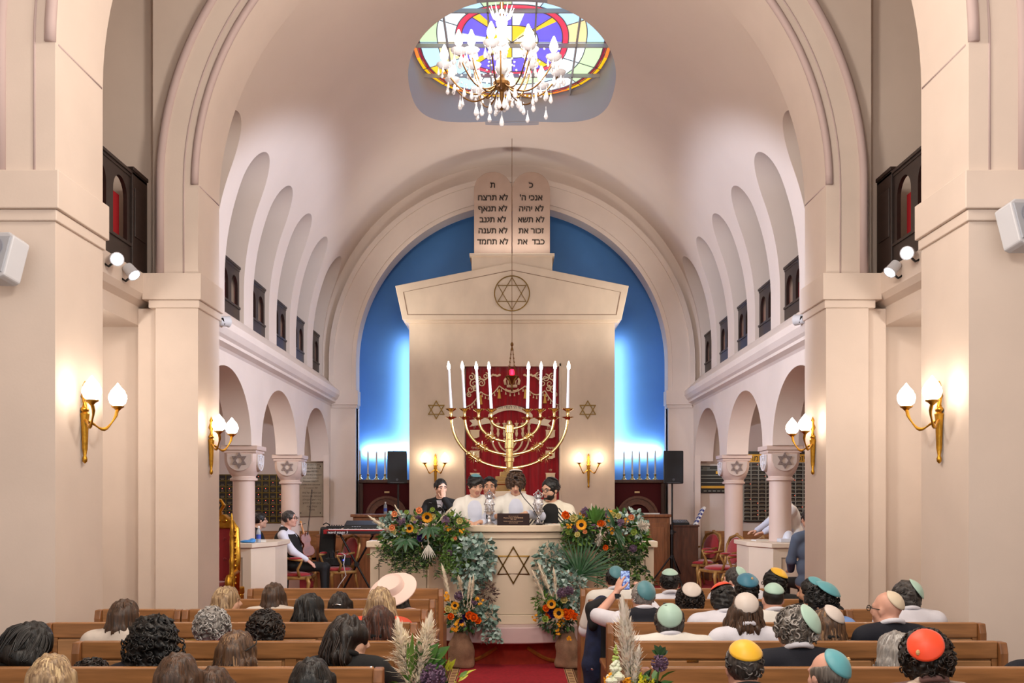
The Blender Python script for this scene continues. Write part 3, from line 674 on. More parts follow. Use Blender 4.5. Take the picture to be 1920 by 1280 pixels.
# ------------------------------------------------------------------ organic surfaces: smooth union of rounded shapes, meshed
def snet(Fd, o, h):
    S = Fd < 0
    c = [S[i:S.shape[0]-1+i, j:S.shape[1]-1+j, k:S.shape[2]-1+k] for i in (0, 1) for j in (0, 1) for k in (0, 1)]
    al = np.logical_and.reduce(c); an = np.logical_or.reduce(c); mx = an & ~al
    I = np.argwhere(mx); idx = -np.ones(mx.shape, np.int64); idx[mx] = np.arange(len(I))
    acc = np.zeros((len(I), 3)); cnt = np.zeros(len(I))
    cor = [(i, j, k) for i in (0, 1) for j in (0, 1) for k in (0, 1)]
    val = {q: Fd[I[:, 0]+q[0], I[:, 1]+q[1], I[:, 2]+q[2]] for q in cor}
    for a in range(3):
        for q in cor:
            if q[a]: continue
            p = list(q); p[a] = 1; p = tuple(p); f0, f1 = val[q], val[p]
            cr = (f0 < 0) != (f1 < 0); t = np.where(cr, f0/np.where(cr, f0-f1, 1), 0)
            for d in range(3): acc[:, d] += np.where(cr, (t if d == a else q[d]), 0)
            cnt += cr
    V = (I+acc/cnt[:, None])*h+o
    Fs = []
    for a in range(3):
        b, c_ = (a+1) % 3, (a+2) % 3
        s0 = [slice(None)]*3; s1 = [slice(None)]*3
        s0[a] = slice(0, -1); s1[a] = slice(1, None)
        A, B = S[tuple(s0)], S[tuple(s1)]; E = A != B
        sl = [slice(None)]*3; sl[b] = slice(1, -1); sl[c_] = slice(1, -1)
        M = np.zeros_like(E); M[tuple(sl)] = E[tuple(sl)]
        J = np.argwhere(M); fl = A[M]
        def at(db, dc):
            K = J.copy(); K[:, b] += db; K[:, c_] += dc; return idx[K[:, 0], K[:, 1], K[:, 2]]
        q = np.stack([at(-1, -1), at(0, -1), at(0, 0), at(-1, 0)], 1)
        q[~fl] = q[~fl][:, ::-1]; Fs.append(q)
    return V, np.concatenate(Fs)
def wob(P, f, seed, n=5):
    r = np.random.RandomState(seed); o = 0
    for i in range(n):
        k = r.normal(size=3); k = k/np.linalg.norm(k)*f*r.uniform(.7, 1.4); o = o+np.sin(P[0]*k[0]+P[1]*k[1]+P[2]*k[2]+r.uniform(0, 6.3))
    return o/n
class SD:
    def __init__(s): s.p = []
    def c(s, a, b, ra, rb=None, tag=0, k=None): s.p.append(('c', np.array(a, float), np.array(b, float), ra, ra if rb is None else rb, tag, k)); return s
    def e(s, c, r, R=None, tag=0, k=None): s.p.append(('e', np.array(c, float), np.array(r, float) if not np.isscalar(r) else np.array([r]*3, float), None if R is None else np.array(R), 0, tag, k)); return s
    def cut(s, pt, n, k=0): s.p.append(('h', np.array(pt, float), np.array(n, float), 0, 0, -1, k)); return s
    def box(s):
        lo, hi = np.full(3, 9.), np.full(3, -9.)
        for q in s.p:
            if q[5] < 0: continue
            if q[0] == 'c': r = max(q[3], q[4]); lo = np.minimum(lo, np.minimum(q[1], q[2])-r); hi = np.maximum(hi, np.maximum(q[1], q[2])+r)
            else: r = q[2].max(); lo = np.minimum(lo, q[1]-r); hi = np.maximum(hi, q[1]+r)
        return lo, hi
    def mesh(s, h, k=.03, noise=None):
        lo, hi = s.box(); pad = 3*h+(noise[0] if noise else 0)+.01; lo = lo-pad; hi = hi+pad
        n = np.ceil((hi-lo)/h).astype(int)+1
        Fd = np.full(n, .06, np.float32); T = np.zeros(n, np.int8); D = np.full(n, 9., np.float32)
        ax = [(lo[i]+h*np.arange(n[i])).astype(np.float32) for i in range(3)]
        for q in s.p:
            kk = k if q[6] is None else q[6]
            if q[0] == 'h': sl = tuple(slice(0, n[i]) for i in range(3))
            else:
                if q[0] == 'c': r = max(q[3], q[4]); a, b = np.minimum(q[1], q[2])-r, np.maximum(q[1], q[2])+r
                else: r = q[2].max(); a, b = q[1]-r, q[1]+r
                m = kk+.06; i0 = np.clip(((a-m-lo)/h).astype(int), 0, n); i1 = np.clip(((b+m-lo)/h).astype(int)+2, 0, n)
                if (i1 <= i0).any(): continue
                sl = tuple(slice(i0[i], i1[i]) for i in range(3))
            X, Y, Z = np.meshgrid(ax[0][sl[0]], ax[1][sl[1]], ax[2][sl[2]], indexing='ij', sparse=True)
            if q[0] == 'h':
                d = (X-q[1][0])*q[2][0]+(Y-q[1][1])*q[2][1]+(Z-q[1][2])*q[2][2]; Fd[sl] = np.maximum(Fd[sl], d); continue
            if q[0] == 'c':
                v = q[2]-q[1]; L = float(v@v)+1e-9; px, py, pz = X-q[1][0], Y-q[1][1], Z-q[1][2]
                t = np.clip((px*v[0]+py*v[1]+pz*v[2])/L, 0, 1)
                d = np.sqrt((px-t*v[0])**2+(py-t*v[1])**2+(pz-t*v[2])**2)-(q[3]+(q[4]-q[3])*t)
            else:
                px, py, pz = X-q[1][0], Y-q[1][1], Z-q[1][2]
                if q[3] is not None:
                    R = q[3]; px, py, pz = R[0][0]*px+R[1][0]*py+R[2][0]*pz, R[0][1]*px+R[1][1]*py+R[2][1]*pz, R[0][2]*px+R[1][2]*py+R[2][2]*pz
                r = q[2]; k0 = np.sqrt((px/r[0])**2+(py/r[1])**2+(pz/r[2])**2); k1 = np.sqrt((px/r[0]**2)**2+(py/r[1]**2)**2+(pz/r[2]**2)**2)+1e-6
                d = k0*(k0-1)/k1
            f = Fd[sl]
            if q[5] < 0: # carve
                hh = np.maximum(kk-np.abs(f+d), 0)/max(kk, 1e-6); Fd[sl] = np.maximum(f, -d)+hh*hh*kk/4
            else:
                hh = np.maximum(kk-np.abs(f-d), 0)/max(kk, 1e-6); Fd[sl] = np.minimum(f, d)-hh*hh*kk/4
                w = d < D[sl]; D[sl] = np.where(w, d, D[sl]); T[sl] = np.where(w, q[5], T[sl])
        if noise:
            G = np.meshgrid(*ax, indexing='ij', sparse=True); Fd += noise[0]*wob([G[0], G[1], G[2]*(noise[3] if len(noise) > 3 else 1)], noise[1], noise[2], 7)
        Fd[0] = Fd[-1] = .05; Fd[:, 0] = Fd[:, -1] = .05; Fd[:, :, 0] = Fd[:, :, -1] = .05
        V, Q = snet(Fd, lo, h)
        if len(V) == 0: return V, Q, []
        gi = np.clip(np.round((V-lo)/h).astype(int), 0, n-1); tg = T[gi[:, 0], gi[:, 1], gi[:, 2]]
        return V, Q, tg[Q[:, 0]]
    def build(s, name, mats, parent=None, h=.012, k=.03, noise=None, extra=None, relax=1):
        V, Q, tg = s.mesh(h, k, noise)
        v = V.tolist(); f = [tuple(q) for q in Q.tolist()]; mi = [int(t) for t in tg]
        if extra: o = len(v); v += extra.v; f += [tuple(i+o for i in q) for q in extra.f]; mi += extra.m
        return link(name, mesh_of(name, v, f, mats, mi, True), parent)
V3 = lambda *a: np.array(a, float)
def ik(S, Wp, L1, L2, hint):
    S, Wp = np.array(S, float), np.array(Wp, float); d = Wp-S; D = np.linalg.norm(d); D2 = min(D, (L1+L2)*.995)
    u = d/max(D, 1e-6); Wp = S+u*D2; x = (L1*L1-L2*L2+D2*D2)/(2*D2); hh = math.sqrt(max(L1*L1-x*x, 0))
    hn = np.array(hint, float); hn = hn-u*(hn@u); hn = hn/max(np.linalg.norm(hn), 1e-6)
    return S+u*x+hn*hh, Wp
def hand(sd, w, d, nrm, side, curl=.5, sc=1., tag=0, spread=.12, r=1.0):
    # w wrist, d finger direction, nrm palm normal (palm faces nrm), side: direction of the thumb side
    d = np.array(d, float); d /= np.linalg.norm(d); nrm = np.array(nrm, float); nrm -= d*(nrm@d); nrm /= np.linalg.norm(nrm)
    lt = np.cross(d, nrm); lt = lt if lt@np.array(side, float) > 0 else -lt
    w = np.array(w, float)
    for i, o in enumerate((-.027, -.009, .009, .027)):
        kn = w+d*(.088 if i in (1, 2) else .082)*sc+lt*o*sc
        sd.c(w+lt*o*.6*sc+d*.01, kn, .014*sc*r, .0115*sc*r, tag, .014)
        L = (.068, .080, .084, .076)[i]*sc; p = kn; a = 0
        for j in range(3):
            a += curl*(.55, .8, .6)[j]; l = L*(.46, .30, .24)[j]
            dd = d*math.cos(a)+nrm*math.sin(a)+lt*o*spread*8*(1-curl); q = p+dd*l
            sd.c(p, q, (.0095-.0008*j)*sc*r, (.0088-.0009*j)*sc*r, tag, .004); p = q
    b = w+d*.025*sc+lt*.025*sc; t1 = b+(d*.55+lt*.75+nrm*.25)*.042*sc; t2 = t1+(d*.85+lt*.3+nrm*(.2+.5*curl))*.036*sc; t3 = t2+(d*.9+nrm*(.2+.6*curl))*.022*sc
    sd.c(b, t1, .0145*sc*r, .0115*sc*r, tag, .012); sd.c(t1, t2, .0105*sc*r, .0095*sc*r, tag, .005); sd.c(t2, t3, .0095*sc*r, .008*sc*r, tag, .004)
SK = [mat('skin_light', (.82, .64, .54), .5, var=.05, vs=12), mat('skin_olive', (.74, .55, .44), .5, var=.06, vs=12), mat('skin_pink', (.82, .62, .54), .5, var=.06, vs=12)]
lipm = mat('lips', (.70, .47, .42), .45); eyem = mat('eye_white', (.62, .58, .55), .4); irism = mat('dark_iris', (.07, .045, .03), .25)
trm = mat('black_trousers', (.025, .025, .028), .8); shoem = mat('black_shoes', (.02, .02, .02), .35)
def hairmat(n, c, c2, sc=90, st=(1, 1, .06), rough=.45): return mat('hair_'+n, c, rough, col2=c2, vs=sc, stretch=st, bump=.35, bs=sc*1.6, lo=.3, hi=.7)
HM = {'black': hairmat('black', (.035, .03, .03), (.008, .007, .007)), 'darkbrown': hairmat('darkbrown', (.12, .075, .05), (.03, .02, .016)), 'brown': hairmat('brown', (.33, .23, .16), (.13, .085, .055)),
      'lightbrown': hairmat('lightbrown', (.42, .30, .20), (.16, .10, .065)), 'blonde': hairmat('blonde', (.74, .63, .48), (.36, .26, .18)), 'grey': hairmat('grey', (.52, .49, .46), (.20, .18, .17)),
      'silver': hairmat('silver', (.64, .62, .60), (.40, .38, .37)), 'salt': hairmat('salt', (.30, .28, .27), (.07, .06, .06)), 'redbrown': hairmat('redbrown', (.32, .17, .11), (.10, .05, .035))}
HI = {k: mat('hair_light_'+k, c, .4) for k, c in {'black': (.10, .09, .09), 'darkbrown': (.17, .11, .075), 'brown': (.34, .23, .15), 'lightbrown': (.56, .43, .30), 'blonde': (.84, .74, .57), 'grey': (.66, .64, .62), 'silver': (.74, .73, .72), 'salt': (.38, .36, .35), 'redbrown': (.38, .20, .13)}.items()}
CL = {}
def cloth(n, c, **kw):
    if n not in CL: CL[n] = mat('cloth_'+n, c, kw.pop('rough', .85), var=kw.pop('var', .06), vs=8, bump=.15, bs=250, **kw)
    return CL[n]
cloth('white', (.84, .84, .88)); cloth('bluewhite', (.77, .79, .86)); cloth('tallit', (.85, .84, .815)); cloth('navy', (.05, .065, .12)); cloth('black', (.028, .028, .032)); cloth('lace', (.80, .76, .72), var=.15); cloth('magenta', (.62, .03, .34)); cloth('blue', (.48, .62, .86))
cloth('greyblue', (.36, .42, .52)); cloth('pink', (.82, .70, .68)); cloth('cream', (.82, .77, .66)); cloth('pattern', (.80, .72, .66), col2=(.42, .30, .28), var=0, lo=.45, hi=.52); cloth('orange', (.8, .3, .2))
KM = {'teal': (.29, .50, .54), 'tealblue': (.20, .46, .56), 'mint': (.66, .79, .73), 'white': (.82, .78, .75), 'orange': (.92, .27, .10), 'yellow': (.90, .70, .14), 'cream': (.84, .78, .68), 'aqua': (.34, .62, .66), 'black': (.03, .03, .03)}
KM = {k: mat('satin_'+k, v, .5, sheen=.2) for k, v in KM.items()}
def rot(yaw, pitch, roll): return np.array(Matrix.Rotation(yaw, 3, 'Z') @ Matrix.Rotation(pitch, 3, 'X') @ Matrix.Rotation(roll, 3, 'Y'))
def person(label, loc, rz=0, top_z=1.3, yaw=0, pitch=0, roll=0, hs=1., hair=('short', 'black'), kip=None, shirt='white', vest=None, tallit=None, skin=0, lean=.04, side=0, arms=None, seated=True, glasses=False,
           beard=None, sw=1., h=.011, hands=False, kdir=(0, -.55, .8), kr=.80, tefillin=False, seat=.45, bangs=False, legs=True, group=None, nk=.0, hv=1., emblem=None, face=False, fl=0., body_h=None):
    """figure facing local +Y; loc is the point on the floor under the hips, top_z the crown height above it"""
    T = thing('person', label, 'person', loc, rz, group)
    R = rot(yaw, pitch, roll); hc = V3(side, lean, top_z-.125*hs)
    H = lambda x, y, z: hc+R@(V3(x, y, z)*hs)
    nb = hc+V3(0, -.035, -.165*hs+nk)+R@V3(0, -.02, 0)
    pz = seat+.09 if seated else (body_h or .92)
    pel = V3(0, 0, pz); b = SD(); g = lambda u: pel+(nb-pel)*u
    # trunk
    b.e(g(0), (.165*sw, .125, .12)); b.e(g(.30)+V3(0, .012, 0), (.145*sw, .112, .15)); b.e(g(.66)+V3(0, -.005, 0), (.158*sw, .112, .17))
    shl = {}
    for s in (-1, 1):
        shl[s] = nb+V3(s*.178*sw, -.012, -.085+nk*.5); b.c(nb+V3(0, -.01, -.04), shl[s]+V3(-s*.02, 0, .012), .058, .052); b.c(nb+V3(0, -.012, .02), shl[s]+V3(-s*.05, 0, .03), .042, .036)
    b.c(nb+V3(0, -.005, -.05), hc+R@(V3(0, -.022, -.06)*hs), .056*hs, .053*hs)
    # head
    b.e(H(0, -.014, .030), V3(.076, .096, .090)*hs, R); b.e(H(0, .024, -.038), V3(.059, .068, .078)*hs, R, k=.03)
    b.c(H(-.046, .004, -.066), H(0, .060, -.098), .022*hs, .020*hs, k=.03); b.c(H(.046, .004, -.066), H(0, .060, -.098), .022*hs, .020*hs, k=.03)
    b.c(H(0, .086, .012), H(0, .110, -.026), .009*hs, .014*hs, k=.012); b.e(H(.012, .098, -.033), .010*hs, k=.008); b.e(H(-.012, .098, -.033), .010*hs, k=.008)
    b.c(H(-.05, .068, .024), H(.05, .068, .024), .012*hs, k=.02)
    for s in (-1, 1):
        b.e(H(s*.040, .052, -.030), .028*hs, k=.02)
        if h < .01: b.e(H(s*.031, .098, .003), V3(.014, .013, .0085)*hs, R, tag=-1, k=.008)
        b.e(H(s*.078, -.006, -.010), V3(.010, .021, .031)*hs, R, k=.008)
    b.c(H(-.021, .086, -.061), H(.021, .086, -.061), .0075*hs, tag=1 if h < .01 else 0, k=.008); b.c(H(-.018, .084, -.071), H(.018, .084, -.071), .008*hs, tag=1 if h < .01 else 0, k=.008)
    # arms
    top_ = SD(); E = .016; tp = cloth(shirt, (.5, .5, .5))
    for s in (-1, 1):
        a = (arms or {}).get(s, {})
        wr = a.get('w'); hint = a.get('hint', (s*.6, -.5, -.6))
        if wr is None: wr = V3(s*.13, .26, pz+.14) if seated else V3(s*.26, .06, pz-.06)
        el, wr = ik(shl[s], wr, .285, .255, hint)
        b.c(shl[s], el, .048, .039); b.c(el, wr, .040, .026)
        d = a.get('d', wr-el); hand(b, wr, d, a.get('n', (0, 0, -1)), a.get('t', (-s, .4, 0)), a.get('curl', .5), .95, 0) if (hands or a) else b.c(wr, wr+V3(0, .09, -.02), .03, .022)
        sl = a.get('sleeve', .93)
        top_.c(shl[s], el, .048+E+.004, .041+E); 
        if sl > .05: top_.c(el, el+(wr-el)*sl, .043+E, .030+E*.9)
    if seated and legs:
        for s in (-1, 1):
            kn, an = V3(s*.11, .43, seat+.07), V3(s*.11, .42+fl, .10); b.c(pel+V3(s*.09, .02, -.01), kn, .085, .062, 2); b.c(kn, an, .058, .04, 2); b.c(an+V3(0, -.03, -.04), an+V3(s*.02, .15, -.06), .042, .034, 3)
    elif legs:
        for s in (-1, 1):
            kn, an = V3(s*.10, .03, pz*.53), V3(s*.11, -.01, .10); b.c(pel+V3(s*.085, 0, -.03), kn, .088, .06, 2); b.c(kn, an, .058, .042, 2); b.c(an+V3(0, -.04, -.05), an+V3(s*.03, .16, -.065), .042, .033, 3)
    x = MB(); x.mi = 4
    if h < .01:
        for s in (-1, 1):
            x.mi = 4; x.ell(H(s*.031, .0775, .002), .0118*hs, 12); x.mi = 5; x.ell(H(s*.031, .0868, .001), (.0068*hs, .0045*hs, .0068*hs), 8)
    b.build('body', [SK[skin], lipm, trm, shoem, eyem, irism], T, h, .028, extra=x)
    # shirt or jacket
    top_.e(g(0)+V3(0, 0, .01), (.175*sw, .135, .12)); top_.e(g(.30)+V3(0, .012, 0), (.160*sw, .127, .16)); top_.e(g(.66)+V3(0, -.005, 0), (.173*sw, .128, .18))
    for s in (-1, 1): top_.c(nb+V3(0, -.01, -.045), shl[s]+V3(-s*.02, 0, .014), .06+.008, .052+E); top_.c(nb+V3(0, -.014, -.005), shl[s]+V3(-s*.05, 0, .03), .044+E*.6, .038+E)
    top_.build('top', tp, T, max(h, .010), .03, noise=(.005, 28, len(label)))
    if shirt in ('white', 'bluewhite', 'blue', 'black', 'navy', 'greyblue', 'pattern'):
        m = MB(); cpts = [tuple(nb+V3(.064*math.cos(a), -.012+.06*math.sin(a), .028-.028*math.sin(a))) for a in [2*PI*i/20 for i in range(20)]]
        m.tube(cpts, .016, 8, closed=True); m.build('collar', CL['white'] if shirt in ('navy', 'greyblue') else tp, T, True)
    if vest:
        v = SD(); v.e(g(.02), (.205*sw, .162, .12)); v.e(g(.30)+V3(0, .012, 0), (.190*sw, .155, .17)); v.e(g(.62)+V3(0, -.005, 0), (.205*sw, .158, .18))
        for s in (-1, 1): v.c(nb+V3(s*.05, -.014, -.02), shl[s]+V3(-s*.035, 0, .02), .062, .070)
        v.e(nb+V3(0, -.03, -.13), (.185*sw, .150, .12)); v.c(nb+V3(-.05, -.05, -.005), nb+V3(.05, -.05, -.005), .058, .058); v.c(nb+V3(0, .22, .0), nb+V3(0, .15, -.22), .075, .02, -1, .01)
        v.build('vest', cloth(vest, (.05, .05, .05)), T, .011, .03, noise=(.003, 40, 3))
    if tallit:
        t = SD(); t.e(g(.62)+V3(0, -.03, 0), (.200*sw, .140, .22)); t.e(g(.2)+V3(0, -.04, 0), (.205*sw, .135, .2))
        for s in (-1, 1):
            el = ik(shl[s], ((arms or {}).get(s, {}).get('w') if (arms or {}).get(s, {}).get('w') is not None else (V3(s*.13, .26, pz+.14) if seated else V3(s*.26, .06, pz-.06))), .285, .255, (arms or {}).get(s, {}).get('hint', (s*.6, -.5, -.6)))[0]
            t.c(nb+V3(0, -.02, -.01), shl[s]+V3(0, -.01, .015), .072, .078); t.c(shl[s], shl[s]+(el-shl[s])*.8, .078, .072)
            if arms: t.c(nb+V3(s*.085, .02, .0), g(.15)+V3(s*.13, .12, 0), .05, .06, 0, .02)
        t.c(nb+V3(0, .20, .03), nb+V3(0, .215, -.6), .120, .130, -1, .012); t.c(nb+V3(0, -.005, .06), nb+V3(0, .02, .2), .075, .09, -1, .015)
        t.build('tallit', tallit if not isinstance(tallit, str) else cloth(tallit, (.8, .8, .8)), T, .011, .035, noise=(.008, 22, len(label)+4, .35))
    # hair
    st, hcname = hair; hm = HM[hcname]; hd = SD(); nz = (.004, 60, 1)
    sk = V3(.076, .096, .090)*hs
    def cap(gr, dz=.0, fy=.06):
        hd.e(H(0, -.018, .030+dz), sk+gr*hs, R, k=.02)
    cl = []; LK = []; ex = MB()
    if st != 'none':
        if st == 'short': cap(.012*hv); cl.append((H(0, -.02, -.055), R@V3(0, .35, -1))); fc = H(0, .125, -.014), V3(.076, .085, .106)*hs; nz = (.007, 190, 3)
        elif st == 'shaved': cap(.003); cl.append((H(0, -.02, -.05), R@V3(0, .5, -1))); fc = H(0, .12, -.03), V3(.08, .085, .10)*hs; nz = None
        elif st == 'fringe': # bald crown, hair round the back and sides
            cap(.010); cl.append((H(0, -.02, -.062), R@V3(0, .3, -1))); cl.append((H(0, -.02, .055), R@V3(0, .25, 1))); fc = H(0, .12, -.02), V3(.085, .10, .12)*hs
        elif st == 'bushy': cap(.030*hv); hd.e(H(0, -.06, -.03), V3(.085, .07, .06)*hs, R); cl.append((H(0, -.02, -.085), R@V3(0, .3, -1))); fc = H(0, .14, -.055), V3(.08, .09, .11)*hs; nz = (.016, 150, 5)
        elif st == 'curly': cap(.042*hv); hd.e(H(0, -.05, -.03), V3(.10, .08, .075)*hs*hv, R); fc = H(0, .15, -.06), V3(.082, .085, .11)*hs; nz = (.022, 170, 7)
        elif st == 'bigcurly': cap(.055*hv); hd.e(H(0, -.05, -.09), V3(.155, .105, .11)*hs*hv, R); fc = H(0, .16, -.07), V3(.085, .085, .12)*hs; nz = (.040, 150, 9)
        elif st in ('bob', 'long', 'wavy', 'crop'):
            cap(.017*hv); L = {'crop': .045, 'bob': .17, 'long': .30, 'wavy': .27}[st]*hs
            for i in range(9):
                fw = 1.45 if face else 1.9; a = PI+(-fw+2*fw*i/8); ca, sa = math.sin(a), math.cos(a); p0 = H(.072*ca, .085*sa-.015, .02); Ld = L*(1 if abs(sa) > .5 else .9)
                p1 = V3(*(hc+R@(V3(.098*ca*hv, .100*sa-.02, -.09)*hs))); p2 = V3(*(hc+V3(*(R@V3(.10*ca, .085*sa, 0)))*1.02*hs))+V3(0, -.012, -Ld)
                hd.c(p0, p1, .033*hv, .031*hv); hd.c(p1, p2, .031*hv, .020)
                LK.append((a, p1, p2))
            fc = H(0, .15, -.06), V3(.076, .088, .125)*hs; nz = (.016, 150, 11, .10) if st != 'wavy' else (.026, 110, 12, .35)
        hd.e(fc[0], fc[1], R, tag=-1, k=.01)
        if bangs: hd.c(H(-.055, .062, .075), H(.05, .085, .05), .026*hs, .028*hs); hd.c(H(-.02, .07, .085), H(.06, .07, .055), .03*hs, .026*hs)
        for pt, nn in cl: hd.cut(pt, V3(*nn)/np.linalg.norm(nn))
        rs = random.Random(len(label)*7+1); rad = sk+(.02 if st in ('bushy', 'short') else .03)*hs*hv
        for q in range(150 if LK else 0):
            a, p1, p2 = LK[rs.randrange(9)]; a += rs.uniform(-.22, .22); ca, sa = math.sin(a), math.cos(a); ow = R@V3(ca, sa, 0); j = V3(rs.uniform(-.015, .015), rs.uniform(-.012, .012), rs.uniform(-.03, .02)); e0 = rs.uniform(.55, 1.0)
            tn = V3(-sa, ca, 0)*rs.uniform(-.02, .02)
            kp = [H(.03*ca, .03*sa-.02, .124), H(.068*ca, .085*sa-.018, .100), H(.094*ca*hv, .112*sa*hv-.018, .03), p1+ow*.031*hv+tn, p1+(p2-p1)*.5*e0+ow*.029*hv+tn+j*.4, p1+(p2-p1)*e0+ow*.016+tn*1.5+j]
            pts = []
            for i in range(5):
                P0, P1, P2, P3 = kp[max(i-1, 0)], kp[i], kp[i+1], kp[min(i+2, 5)]
                for t in (0, .34, .67): pts.append(.5*(2*P1+(P2-P0)*t+(2*P0-5*P1+4*P2-P3)*t*t+(3*P1-P0-3*P2+P3)*t**3))
            wv = .008 if st == 'wavy' else .002
            pts = [p+ow*wv*math.sin(i*1.3+q)*(i/15) for i, p in enumerate(pts)]
            ex.mi = 1 if rs.random() < .45 else 0; ex.tube(pts+[kp[5]], [.0042*hs]*len(pts)+[.001], 4)
        for q in range({'curly': 260, 'bigcurly': 420, 'bushy': 120, 'short': 150}.get(st, 0)):
            d = V3(rs.gauss(0, 1), rs.gauss(0, 1), rs.gauss(0, 1)); d /= np.linalg.norm(d)
            if d[1] > .45 and d[2] < (.45 if st != 'short' else .62) or d[2] < (-.55 if st != 'short' else -.35): continue
            if kip and float(d@V3(*kdir))/np.linalg.norm(kdir) > math.cos(kr+.06): continue
            c0 = H(*((d*(rad+({'bushy': -.004, 'short': -.0085}.get(st, .012)))*(1.0 if st != 'bigcurly' else 1.05)+V3(0, -.022, .022)*hs)/hs)); 
            if st == 'bigcurly': c0 = c0+V3(0, 0, -.11)*max(0, .3-d[2])+V3(d[0]*.035*(d[2] < .2), 0, 0)
            u = np.cross(d, V3(.3, .2, 1)); u /= np.linalg.norm(u); w = np.cross(d, u); r0 = rs.uniform(.010, .018)*(1 if st not in ('bushy', 'short') else 1.4); ph = rs.uniform(0, 6); tl = rs.uniform(3.0, 5.5) if st not in ('bushy', 'short') else 1.5
            ex.mi = 1 if rs.random() < .4 else 0; ex.tube([c0+(R@(u*math.cos(ph+tl*t/7)+w*math.sin(ph+tl*t/7)))*r0+(R@d)*((.012 if st != 'short' else .003)*math.sin(t*.5)) for t in range(8)], .0042, 4)
        if face or h < .01:
            for s in (-1, 1): ex.tube([H(s*.05, .082, .022), H(s*.034, .096, .030), H(s*.014, .100, .025)], [.003*hs, .005*hs, .004*hs], 6)
        hd.build('hair', [hm, HI[hcname]], T, .008 if h < .01 else .0095, .025, nz, extra=ex)
    if beard:
        bd = SD(); bd.e(H(0, .030, -.062), V3(.062, .072, .062)*hs, R); bd.c(H(-.06, .0, -.03), H(-.05, .02, -.08), .014*hs); bd.c(H(.06, .0, -.03), H(.05, .02, -.08), .014*hs)
        bd.e(H(0, .105, -.030), V3(.05, .05, .024)*hs, R, tag=-1, k=.01); bd.e(H(0, .10, -.066), V3(.026, .03, .010)*hs, R, tag=-1, k=.008); bd.e(H(.035, .07, .0), .03*hs, R, tag=-1, k=.01); bd.e(H(-.035, .07, .0), .03*hs, R, tag=-1, k=.01)
        bd.build('beard', HM[beard], T, .008, .02, (.003, 120, 2))
    if glasses:
        m = MB()
        for s in (-1, 1):
            m.tube([H(s*.033+.023*math.cos(a), .113, .004+.018*math.sin(a)) for a in [2*PI*i/16 for i in range(16)]], .0028, 5, closed=True); m.tube([H(s*.056, .112, .008), H(s*.080, .06, .010), H(s*.084, -.01, .004)], .0028, 5)
        m.tube([H(-.011, .115, .008), H(.011, .115, .008)], .0028, 5); m.build('glasses', blackm, T)
    if kip:
        # six-panel cap following the head, crown direction kdir
        gr = {'short': .016, 'shaved': .008, 'fringe': .012, 'bushy': .034, 'curly': .054, 'bigcurly': .062, 'none': .004}.get(st, .030)
        zd = V3(*kdir); zd /= np.linalg.norm(zd); xd = np.cross(V3(0, 1, 0), zd); xd /= np.linalg.norm(xd); yd = np.cross(zd, xd)
        v = []; n, m_ = 24, 8; rr = (sk+(gr+.006)*hs)
        for off in (0, -.004):
            for i in range(m_+1):
                t = kr*i/m_
                for k in range(n):
                    a = 2*PI*k/n; d = zd*math.cos(t)+(xd*math.cos(a)+yd*math.sin(a))*math.sin(t)
                    q = 1/np.linalg.norm(d/(rr+off)); q *= 1+.018*(1-t/kr)+.006*math.cos(6*a)*math.sin(min(1, t/kr)*PI/2)
                    v.append(tuple(H(*((d*q+V3(0, -.018, .030)*hs)/hs))))
        N1 = (m_+1)*n
        f = [(i*n+k, i*n+(k+1) % n, (i+1)*n+(k+1) % n, (i+1)*n+k) for i in range(m_) for k in range(n)]; f += [tuple(N1+j for j in q[::-1]) for q in f]
        f += [(m_*n+k, m_*n+(k+1) % n, N1+m_*n+(k+1) % n, N1+m_*n+k) for k in range(n)]
        o = link('kippah', mesh_of('kippah', v, f, KM[kip], None, True), T); o['label'] = kip+' satin kippah'
        if emblem:
            m = MB(); d = zd*math.cos(.45)+(xd*emblem[0]+yd*emblem[1])*math.sin(.45); q = 1/np.linalg.norm(d/rr)*1.015; c = H(*((d*q+V3(0, -.018, .03)*hs)/hs)); m.ell(c, (.010, .008, .013), 8); m.build('emblem', mat('pale_emblem', emblem[2], .6), o)
    if tefillin:
        m = MB(); c = H(0, .075, .105); m.X = Matrix.Translation(c) @ Matrix(R.tolist()).to_4x4(); m.box(-.02, .02, -.018, .018, -.012, .028); m.box(-.027, .027, -.025, .02, -.016, -.01)
        m.X = None; m.tube([H(.092*math.cos(a)*1.02, -.015+.112*math.sin(a), .075+.02*math.sin(a)) for a in [2*PI*i/24 for i in range(24)]], .006, 6, closed=True); m.build('head_tefillin', mat('black_leather', (.02, .02, .022), .3), T)
    T['_d'] = 1; del T['_d']
    return T, dict(H=H, nb=nb, shl=shl, g=g, arms=arms)
